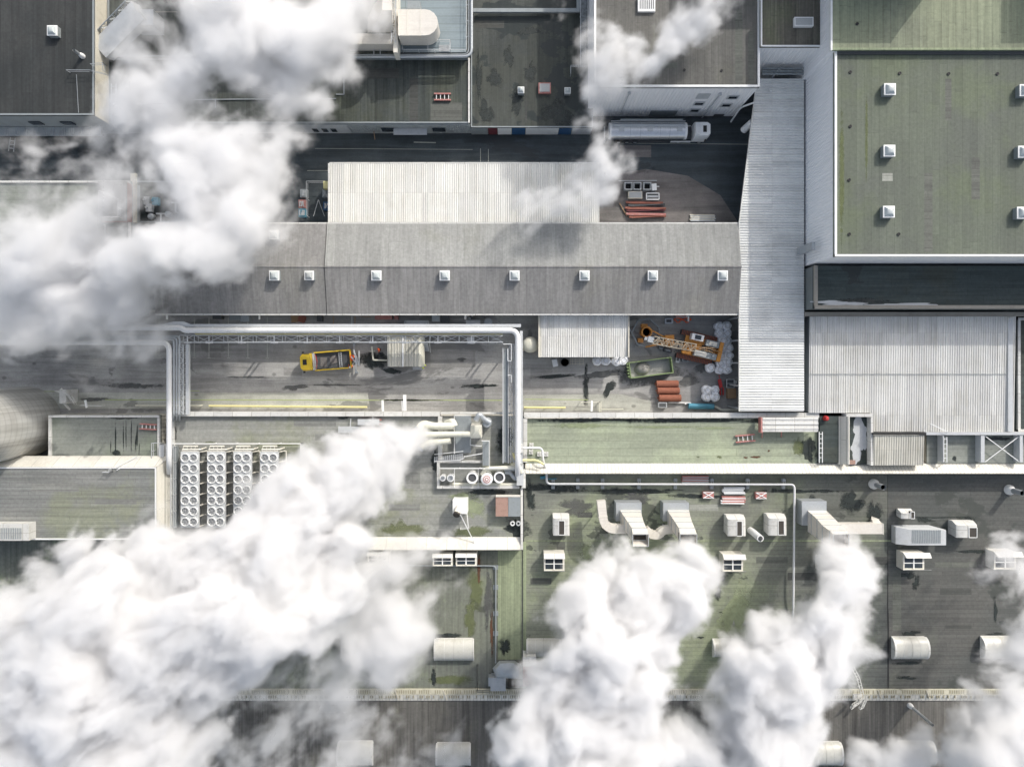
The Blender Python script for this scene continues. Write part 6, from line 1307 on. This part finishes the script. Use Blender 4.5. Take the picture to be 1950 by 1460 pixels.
c = W(930,613,2.2); c.z = 0; t = thing('ribbed_drum', 'round grey drum with ringed lid at the gable wall', 'drum', c); part(t, 'shell', MB().lathe([(.66,0),(.68,2.0),(.62,2.2),(.001,2.25)], c, 24), M['galv']); part(t, 'ring', MB().ring(c, .5, .42, 2.2, 2.3, 22), M['lightgrey'])
for i, (x, y) in enumerate([(890,601),(899,601),(894,606)]):
    c = W(x, y, .9); c.z = 0; solo('gas_bottle', ['gas bottle with pink cap nearer the white lamp','gas bottle with pink cap beside the first','gas bottle standing in front of the other two'][i], 'gas bottle', MB().lathe([(.22,0),(.22,1.1),(.12,1.3),(.001,1.35)], c, 14), M['coping' if i < 2 else 'galv'])
mb = MB(); mb.bars([W(670,622,1.2), W(670,601,1.2), W(720,600,1.2), W(728,597,2.2)], .16); solo('bent_pipe', 'pale bent pipe running along the gable wall above the yellow truck', 'pipe', mb, M['lightgrey'])
mb = MB(); mb.bars([W(771,618,2), W(771,611,2), W(816,611,2), W(816,618,2)], .16).pbox(773,612,814,620,1.5,1.7); solo('railed_hatch', 'railed grey hatch showing above the big white pipe', 'hatch', mb, M['lightgrey'])
t = thing('framed_opening', 'orange framed opening beside the bent pipe at the gable wall', 'frame', W(643,608,0)); part(t, 'frame', MB().bars([W(635,602,1), W(635,620,1)], .1).bars([W(676,602,1), W(676,620,1)], .12).bar(W(684,602,1.1), W(705,603,1.1), .1), M['wood'])  # orange-brown frame around an opening at the wall
# --- north-east yard
for i, (x, l) in enumerate([(1197,'first open grey bin beside the steam'),(1214,'second open grey bin from the steam'),(1233,'third open grey bin beside the white covered one')]):
    c = W(x, 354, 1.2); c.z = 0; t = thing('open_bin', l, 'bin', c, 'open grey bins in a row'); mb = MB(); w_, h_ = .62, .6
    mb.box(c.x-w_,c.y-h_,0,c.x+w_,c.y-h_+.12,1.2).box(c.x-w_,c.y+h_-.12,0,c.x+w_,c.y+h_,1.2).box(c.x-w_,c.y-h_+.121,0,c.x-w_+.12,c.y+h_-.121,1.2).box(c.x+w_-.12,c.y-h_+.121,0,c.x+w_,c.y+h_-.121,1.2); part(t, 'side', mb, M['lightgrey']); part(t, 'floor', MB().box(c.x-w_+.12,c.y-h_+.12,.1,c.x+w_-.12,c.y+h_-.12,.2), M['black'])
solo('white_sack', 'white wrapped box at the end of the grey bin row', 'box', MB().cbox(1246,356,.75,1.05,0,1.1,.08).cbox(1252,355,.6,.12,.6,.8), M['white']); solo('long_bar', 'long pale bar lying above the grey bins', 'bar', MB().bar(W(1178,344.5,.15), W(1251,344,.15), .12), M['lightgrey'])
t = thing('pallet_box', 'greenish cream pallet box below the grey bins', 'box', W(1210,371,0)); part(t, 'case', MB().cbox(1210,371,2.2,1.15,0,.9), M['cream']); part(t, 'panel', MB().cbox(1210,371,1.95,.9,.9,.93), M['stain_moss'] if False else M['skylight_dull'])
t = thing('metal_cage', 'white framed metal cage beside the pallet box', 'cage', W(1243,374,0)); c = W(1243,374,.8); part(t, 'frame', MB().bars([c+Vector((-1,-.5,0)), c+Vector((1,-.5,0)), c+Vector((1,.5,0)), c+Vector((-1,.5,0)), c+Vector((-1,-.5,0))], .16), M['white']); part(t, 'load', MB().cbox(1243,374,1.7,.35,.2,.85), M['lightgrey']); part(t, 'floor', MB().cbox(1243,374,1.9,.95,.1,.2), M['darkgrey'])
for k, (y, l) in enumerate([(385,'top'),(391,'second'),(396,'third'),(401,'fourth'),(407,'fifth'),(413,'lowest')]):
    x0, x1 = [(1192,1262),(1196,1266),(1190,1268),(1193,1267),(1192,1268),(1198,1268)][k]; solo('steel_beam', l+' beam in the pile of rusty red and brown beams', 'beam', MB().bar(W(x0,y,.35), W(x1,y+1.5*(-1)**k,.35), .32, .3).bar(W(x0+5,y+2,.55), W(x1-3,y+2.4*(-1)**k,.55), .12), M[['brickred','darkgrey','brickred','maroon','pinkred','brickred'][k]], 'pile of rusty beams')
mb = MB(); mb.bar(W(1180,387,.2), W(1194,412,.2), .15); solo('leaning_bar', 'pale bar lying slanted beside the beam pile', 'bar', mb, M['wood'])
boards(1315, 409, 1362, 422, 0, 'pale boards and pipes lying at the gable building wall', 6, 'cream', 'galv', .3)
# --- yard west of the white shed
t = thing('yellow_cabinet', 'bright yellow green cabinet at the corner of the white ribbed shed', 'cabinet', W(621,352,0)); part(t, 'case', MB().pbox(615.5,345,627,359,0,2.0), M['yellow_rail'])
mb = MB()
for i in range(2): mb.rail([W(589,350,.1), W(624,350,.1)] if i == 0 else [W(589,350,.1), W(589,414,.1)], 1.6, 2.2, .06)
mb.bar(W(597,412,1.6), W(606,380,1.6), .06).bar(W(606,380,1.6), W(618,412,1.6), .06); solo('wire_fence', 'thin grey fence enclosing the dark corner beside the white shed', 'fence', mb, M['lightgrey'])
for i, (x, y, mt, l) in enumerate([(578,368,'steelgrey','grey cluttered crate at the steam edge'),(575,388,'pinkred','reddish cluttered crate below the grey one'),(575,405,'blue','bluish cluttered crate lowest of the three'),(620,368,'steelgrey','grey box under the yellow green cabinet'),(622,392,'signblue','dark blue box at the white shed wall')]):
    t = thing('cluttered_crate', l, 'crate', W(x, y, 0)); part(t, 'crate', MB().cbox(x, y, 1.1, 1.3, 0, .9), M[mt]); r = random.Random(i); mb = MB()
    for k in range(5): mb.bar(W(x-5+r.random()*10, y-5, .95+k*.05), W(x-5+r.random()*10, y+5, .95+k*.05), .1)
    part(t, 'scrap_bar', mb, M['lightgrey'])
solo('wall_ladder', 'grey ladder lying in shadow at the picture edge under the dark hall', 'ladder', MB().bar(W(20,262,.4), W(16,288,.4), .1).bar(W(29,263,.4), W(26,289,.4), .1).bar(W(19,268,.4), W(28,269,.4), .1).bar(W(18,275,.4), W(27,276,.4), .1).bar(W(17,282,.4), W(26,283,.4), .1), M['lightgrey'])
# roof vents on the brown hall edge
stackpipe('small white capped stack leaning beside the lone skylight hall edge', 158, 108, 8.4, 10.5, .2)
solo('lamp_post', 'yellow topped post on the road in front of the low grey hall', 'post', MB().tube([W(712,253,.0), W(712,253,2.5)], .08, 8).bar(W(712,250,2.4), W(714,266,2.4), .1), M['wood'])
solo('guide_rail', 'dark steel guide rail above the parked tanker', 'rail', MB().bar(W(1182,228,3.9), W(1300,228,3.9), .16).bar(W(1182,228,0), W(1182,228,3.9), .12).bar(W(1300,228,0), W(1300,228,3.9), .12), M['steelgrey'])
# big curved air duct + plant on the deck (picture top)
z0, z1 = 7.5, 10.6
t = thing('curved_air_duct', 'big cream half round air duct lying on the steel deck at the picture top', 'duct', W(795,45,7)); P_ = fillet([(0,0,0)], 1) if False else None
a, b = W(758,18,z1), W(834,68,z1); r_ = (a.y-b.y)/2; out = []
for k in range(9): an = math.pi/2-k*math.pi/8*1.0; out.append((b.x-r_+math.cos(an)*r_, (a.y+b.y)/2+math.sin(an)*r_))
poly = [(a.x, a.y)]+out+[(a.x, b.y)]
part(t, 'casing', MB().prism(poly, z0, z1), M['duct']); part(t, 'duct_stub', MB().pbox(776,2,800,17,z0,9.6), M['steelgrey'])
mb = MB()
for x in (775, 800): mb.pbox(x,17.5,x+1,68.5,z1,z1+.05)
part(t, 'seam', mb, M['offwhite'])
t = thing('filter_house', 'large cream filter house with tapering top beside the curved duct', 'plant', W(715,50,7)); part(t, 'lower_body', MB().pbox(660,64,748,84,6.9,9.2), M['duct']); part(t, 'upper_body', MB().loft([prect(700,34,748,63,9.0), prect(712,10,748,50,11.5), prect(728,-10,746,20,13.5)]), M['duct']); part(t, 'frame', MB().pbox(749,-20,757,100,6.9,9.5), M['offwhite']); part(t, 'slot', MB().pbox(708,30,746,36,9.3,9.9), M['darkgrey'])
mb = MB(); mb.truss(W(750,-20,10), W(750,84,9.4), (.6,0,0), (0,0,.8), 9, .07); mb.bars([W(657,86,8), W(657,108,7)], .1).bars([W(712,86,8), W(712,108,7)], .1).bars([W(724,86,8), W(724,108,7)], .1); part(t, 'brace', mb, M['lightgrey'])
mb = MB(); mb.bars([W(655,110,4.95), W(655,180,4.95), W(640,180,4.95)], .14); mb.bar(W(655,116,6.5), W(648,112,6.8), .3); solo('edge_pipe', 'thin pipe outlining a corner of the dark felt roof by the steam', 'pipe', mb, M['galv'])
mb = MB(); mb.bars([W(370,190,4.95), W(640,188,4.95)], .12).bars([W(410,190,5), W(410,205,5)], .1).bars([W(220,196,5), W(280,198,5)], .12); solo('edge_pipe', 'thin pipe running along the felt roof in the gaps of the steam', 'pipe', mb, M['galv'])

# ================================================================ steam
STEAM = bpy.data.materials.new('steam'); STEAM.use_nodes = True; _s = STEAM.node_tree; _s.nodes.clear()
_o = _s.nodes.new('ShaderNodeOutputMaterial'); _v = _s.nodes.new('ShaderNodeVolumePrincipled'); _s.links.new(_v.outputs[0], _o.inputs['Volume'])
_v.inputs['Color'].default_value = (.945,.947,.951,1); _v.inputs['Density'].default_value = 1.0; _v.inputs['Anisotropy'].default_value = .1
def steam(label, blobs, vox=.25, dens=1.3, seed=0.0, warp=4.0, amp=1.0, soft=4.5, fb_scale=.34, grow=1.):
    ob = bpy.data.objects.new('steam_plume', bpy.data.meshes.new('steam_plume')); COL.objects.link(ob)
    props(ob, label, 'steam', None, 'stuff')
    g = bpy.data.node_groups.new('steam_field', 'GeometryNodeTree')
    g.interface.new_socket('Geometry', in_out='INPUT', socket_type='NodeSocketGeometry'); g.interface.new_socket('Geometry', in_out='OUTPUT', socket_type='NodeSocketGeometry')
    N, L = g.nodes.new, g.links.new
    N('NodeGroupInput'); go = N('NodeGroupOutput')
    def Mt(op, a, b=None, c=None, clamp=False):
        n = N('ShaderNodeMath'); n.operation = op; n.use_clamp = clamp
        for i, v in enumerate((a, b, c)):
            if v is None: continue
            if isinstance(v, (int, float)): n.inputs[i].default_value = v
            else: L(v, n.inputs[i])
        return n.outputs[0]
    def V(op, a, b=None, sc=None):
        n = N('ShaderNodeVectorMath'); n.operation = op; L(a, n.inputs[0])
        if b is not None:
            if isinstance(b, (tuple, Vector)): n.inputs[1].default_value = b
            else: L(b, n.inputs[1])
        if sc is not None: n.inputs['Scale'].default_value = sc
        return n.outputs['Value'] if op == 'DISTANCE' else n.outputs[0]
    def noise(v, sc, det, ro):
        n = N('ShaderNodeTexNoise'); n.inputs['Scale'].default_value = sc; n.inputs['Detail'].default_value = det; n.inputs['Roughness'].default_value = ro; L(v, n.inputs['Vector']); return n
    pos = N('GeometryNodeInputPosition').outputs[0]
    sp = V('ADD', pos, (seed, seed*1.7, seed*.3))
    w1 = V('SCALE', V('SUBTRACT', noise(sp, .11, 1, .5).outputs['Color'], (.5,.5,.5)), sc=warp*1.6)
    w2 = V('SCALE', V('SUBTRACT', noise(sp, .38, 2, .5).outputs['Color'], (.5,.5,.5)), sc=warp*.45)
    wp = V('ADD', V('ADD', pos, w1), w2)
    cur = None; lo = [1e9]*3; hi = [-1e9]*3
    for bl in blobs:
        px, py, z, rp = bl[:4]; k = bl[4] if len(bl) > 4 else 1.0
        c = W(px, py, z); r = m(rp, z)*grow
        for i in range(3): lo[i] = min(lo[i], c[i]-r-2.0); hi[i] = max(hi[i], c[i]+r+2.0)
        q = Mt('SUBTRACT', r+.8, V('DISTANCE', wp, c))
        if k < 1: q = Mt('MINIMUM', q, .3+1.1*k)
        cur = q if cur is None else Mt('SMOOTH_MAX', cur, q, .8)
    cur = Mt('MINIMUM', cur, 5.0)
    vo = N('ShaderNodeTexVoronoi'); vo.feature = 'F1'; vo.inputs['Scale'].default_value = .26; vo.inputs['Detail'].default_value = 2.5; vo.inputs['Roughness'].default_value = .55; L(V('ADD', wp, (seed,0,0)), vo.inputs['Vector'])
    bil = Mt('MULTIPLY', Mt('SUBTRACT', .56, vo.outputs['Distance']), 1.9*amp)
    vr = N('ShaderNodeVectorRotate'); vr.rotation_type = 'Z_AXIS'; L(V('ADD', V('SCALE', w1, sc=.8), sp), vr.inputs['Vector']); vr.inputs['Angle'].default_value = -R(217)
    st = V('MULTIPLY', vr.outputs[0], (.6, 1, 1))
    big = noise(st, .13, 3, .55).outputs[0]; fb = noise(st, fb_scale, 10, .74).outputs[0]
    fbm = Mt('ADD', Mt('MULTIPLY', Mt('SUBTRACT', big, .5), 8.0*amp), Mt('MULTIPLY', Mt('SUBTRACT', fb, .5), 7.5*amp))
    tot = Mt('ADD', Mt('ADD', cur, bil), fbm)
    den = Mt('MULTIPLY', Mt('POWER', Mt('MULTIPLY', tot, 1/soft, clamp=True), 1.4), dens)
    vc = N('GeometryNodeVolumeCube'); L(den, vc.inputs['Density']); lo[2] = max(lo[2], 0.2)
    vc.inputs['Min'].default_value = lo; vc.inputs['Max'].default_value = hi
    for i, a in enumerate('XYZ'): vc.inputs['Resolution '+a].default_value = max(4, int((hi[i]-lo[i])/vox))
    sm = N('GeometryNodeSetMaterial'); L(vc.outputs[0], sm.inputs[0]); sm.inputs['Material'].default_value = STEAM; L(sm.outputs[0], go.inputs[0])
    ob.modifiers.new('steam_field', 'NODES').node_group = g; ob.data.materials.append(STEAM)
    return ob
T = .42
steam('dense white steam plume spreading from the concrete tower over the gable roof end', [
 (680,15,15,60),(620,60,16,85),(640,140,15,45),(560,70,18,90),(470,50,19,90),(390,60,20,70),(480,120,18,75),(300,60,20,60),(250,110,19,55),(340,130,19,80),(590,200,15,42),(555,270,16,45),(520,170,17,60),(300,200,18,65),(420,190,18,45,T),(350,270,19,60),(440,300,19,85),(520,340,18,60),
 (270,270,19,50,T),(200,300,18,55,T),(140,330,18,55,T),(380,360,20,80),(460,400,19,85),(500,430,18,60),(400,450,20,75),(320,390,20,60,T),(430,520,18,42),(370,500,20,50),(330,470,21,60),(250,430,21,60,T),(180,400,20,70,T),(70,410,20,70,T),
 (260,510,17,75),(170,480,16,80),(90,500,16,90),(20,520,15,70),(220,570,13,70),(130,590,13,80),(40,600,13,80),(250,620,11,55,.5),(150,660,11,55,.4),(60,650,11,50,.35),(180,700,10,40,.35),(30,380,19,60,T),(120,430,19,85,.45),(60,350,18,60,.4),(10,300,18,50,.3),(180,360,18,60,.45),(250,250,18,40,.45),(40,440,18,90,.45),(60,470,16,80,.5),(140,560,14,90),(230,600,12,70,.5),(330,560,19,50),(400,470,19,90),(300,330,18,70,.4),(240,210,18,50)], seed=3., dens=.8, soft=2.8, fb_scale=.45, grow=1.0)
steam('ragged steam plume drifting down past the white walled hall and the tanker', [
 (1385,-5,17,32),(1350,10,17,40),(1320,35,17,38),(1340,50,16,26),(1290,60,16,36),(1270,90,16,32),(1245,120,15,30),(1230,148,15,24,.6),(1190,120,14,45,.3),(1130,75,14,45,.3),(1075,50,14,30,.3),(1160,160,14,30,.5),
 (1140,165,14,20),(1130,195,13.5,22),(1132,225,13,20),(1126,250,13,24),(1140,282,12.5,27),(1130,305,12,30),(1145,330,12,32),(1110,340,12,32,.8),(1140,368,11.5,34),(1105,375,11,32,.7),(1060,385,10.5,32,.35),(1178,300,12,22,.3),(1020,400,10,34,.2)], seed=11., dens=1.4, soft=2.4, amp=.75, vox=.22, warp=3, fb_scale=.45)
steam('huge bright steam plume blown from the cream exhaust pipes to the picture corner', [
 (799,824,8.3,10),(794,829,8.8,16),(786,834,9.4,22),(776,838,10,28),(752,850,11.5,36),(766,845,11,26),(735,860,13,38),(700,875,15,48),(650,890,17,50),(720,905,15,45),(600,905,19,48),(560,930,20,50),(640,950,19,75),(700,940,17,50),(520,960,22,60),(570,1010,22,80),(650,1010,20,60),(490,1020,23,60),(640,1050,21,50),(540,1080,24,90),(600,1120,23,70),(640,1090,22,45),(450,1080,25,80),(370,1090,26,70),(290,1080,26,70),(210,1080,26,60),(140,1060,26,48),(160,1110,27,60),(90,1130,27,60),(30,1180,28,70),(110,1190,29,80),(220,1160,29,90),(330,1170,28,90),(430,1160,27,90),(520,1180,26,75),(590,1190,24,50),(60,1270,30,90),(170,1260,30,90),(270,1250,30,80),(400,1250,27,75),(480,1240,26,55),(30,1360,31,80),(130,1360,31,90),(230,1350,30,75),(320,1370,28,60),(80,1440,31,80),(200,1440,30,90),(310,1440,28,60),(390,1330,26,50),(100,1200,27,90),(250,1300,29,90),(450,1280,25,60),(60,1440,29,90),(350,1440,26,70),(420,1150,25,80),(540,1130,24,80)], seed=21., dens=1.5, amp=.9, soft=1.9, fb_scale=.5, grow=1.12)
steam('thin grey veil of steam drifting under the big plume over the lower roofs', [
 (868,986,8.4,9),(862,994,8.6,14),(850,1004,9,20),(836,1014,9.5,28),(815,1030,10,34),(780,1050,11,45),(740,1075,12,50),(850,1070,10,40,.3),(700,1100,13,50),(720,1150,13,55),(780,1130,12,50,.5),(850,1110,11,45,.25),(760,1200,13,60),(700,1210,13,60),(740,1260,12,55),(650,1160,12,50,.4),(620,1260,12,70,.45),(560,1300,12,70,.5),(660,1310,12,70,.7),(580,1380,11,80,.5),(690,1360,11,60,.4),(480,1400,12,60,.3),(500,1440,12,60,.45),(650,1440,11,80,.5),(780,1440,10,50,.28),(440,1300,12,40,.2),(840,1430,9,40,.2)], seed=33., dens=.75, soft=2.8, grow=1.12, amp=1.0)
steam('bright twin steam plume pouring from the two tall curved ducts', [
 (1220,1028,12.3,14),(1214,1038,12.6,20),(1196,1062,13.5,34),(1315,1028,12.3,14),(1311,1040,12.8,20),(1307,1066,13.4,36),(1208,1052,13,28),(1185,1075,14,38),(1312,1032,12.5,15),(1310,1055,13,28),(1300,1085,14,42),(1160,1105,15,45),(1230,1100,15,50),(1320,1120,15,38),(1280,1140,16,60),(1200,1150,17,65),(1130,1160,18,60),(1270,1185,17,50),(1090,1190,19,42),(1150,1230,20,70),(1230,1230,19,60),(1080,1250,21,50),(1060,1290,21,50),(1130,1310,21,75),(1220,1300,20,65),(1250,1270,19,35),(1040,1340,22,55),(1110,1390,22,75),(1200,1370,21,60),(1240,1350,20,30),(1020,1410,22,60),(980,1440,21,50),(1100,1450,22,70),(1190,1440,21,50),(1240,1450,19,50,.6),(1310,1430,18,50),(1360,1450,18,50),(990,1330,19,30,.4),(1180,1300,19,90),(1060,1400,20,80),(1160,1430,20,90),(1250,1430,18,60),(970,1400,19,50,.7),(1150,1200,18,70)], seed=43., dens=1.5, amp=.9, soft=1.8, fb_scale=.55, grow=1.10)
steam('bright steam plume rising from the lone duct towards the picture bottom', [
 (1602,1028,12.6,13),(1602,1042,13,22),(1606,1078,14.5,40),(1605,1060,14,32),(1615,1095,15,45),(1600,1130,16,50),(1620,1160,16,38),(1570,1170,17,55),(1590,1200,17,55),(1530,1200,18,48),(1480,1190,18,40),(1440,1210,18,34),(1400,1240,18,36),(1500,1250,19,60),(1570,1250,18,50),(1430,1280,19,55),(1380,1300,18,34),(1490,1320,19,65),(1560,1300,18,45),(1420,1350,19,55),(1380,1380,18,45),(1470,1390,19,60),(1530,1380,18,34),(1420,1430,19,60),(1490,1450,18,55),(1540,1440,17,28,.6),(1460,1290,18,70),(1440,1400,18,80),(1350,1440,17,60,.8)], seed=53., dens=1.4, amp=.9, soft=1.8, fb_scale=.55, grow=1.06)
steam('steam plume along the picture edge beside the lower roof', [
 (1950,1110,14,55,.6),(1895,1100,13,42,.4),(1930,1060,13,35,.3),(1950,1180,15,45,.8),(1900,1170,14,35,.4),(1940,1230,16,42),(1905,1240,16,30),(1930,1290,17,45,.8),(1900,1330,17,35,.7),(1940,1350,18,50),(1890,1360,18,34),(1930,1410,19,60),(1870,1410,18,36,.8),(1850,1440,18,40),(1900,1450,19,60),(1815,1420,17,20,.5)], seed=63., dens=1.2, soft=2.0, grow=1.08)
steam('small steam puff from the slender pipe below the cream walkway', [
 (1758,1370,9,7),(1764,1382,9.5,11),(1764,1398,10,15),(1745,1398,10,16),(1745,1420,10.5,22),(1765,1430,10.5,16),(1712,1415,11,22),(1700,1440,11,26),(1740,1450,11,26),(1670,1430,11.5,22,.6),(1645,1440,12,25,.6),(1690,1400,11,12,.5)], seed=73., dens=1.3, vox=.25, amp=.4, soft=1.1, grow=1.15, warp=2, fb_scale=.6)
steam('faint steam wisps curling around the feet of the fan coolers', [(360,1012,9,34,.25),(420,1000,9,30,.22),(480,960,9,35,.22),(285,1000,11,25,.22),(400,985,8,20,.15),(900,806,10,20,.3),(875,840,9,16,.15)], seed=83., dens=.45, soft=3., vox=.3, amp=.8)

# ---- unseen blocks added beyond the upper edge, shaped to cast the roof shadows
building('tall unseen block added beyond the upper picture edge to shade the green corner roof', (1640,-230,1858,-103), 23.2, 'roof_n', 'wall_white_e', name='shading_block', z0=15.2, group='unseen shading blocks beyond the picture edge')
building('second unseen block added beyond the picture edge to shade the far corner of the green roof', (2085,-230,2380,-103), 23.2, 'roof_n', 'wall_white_e', name='shading_block', z0=15.2, group='unseen shading blocks beyond the picture edge')
building('unseen block added beyond the picture edge to shade the brown felt hall', (1396,-220,1600,-125), 19.0, 'roof_d', 'wall_white', name='shading_block', z0=11.6, group='unseen shading blocks beyond the picture edge')
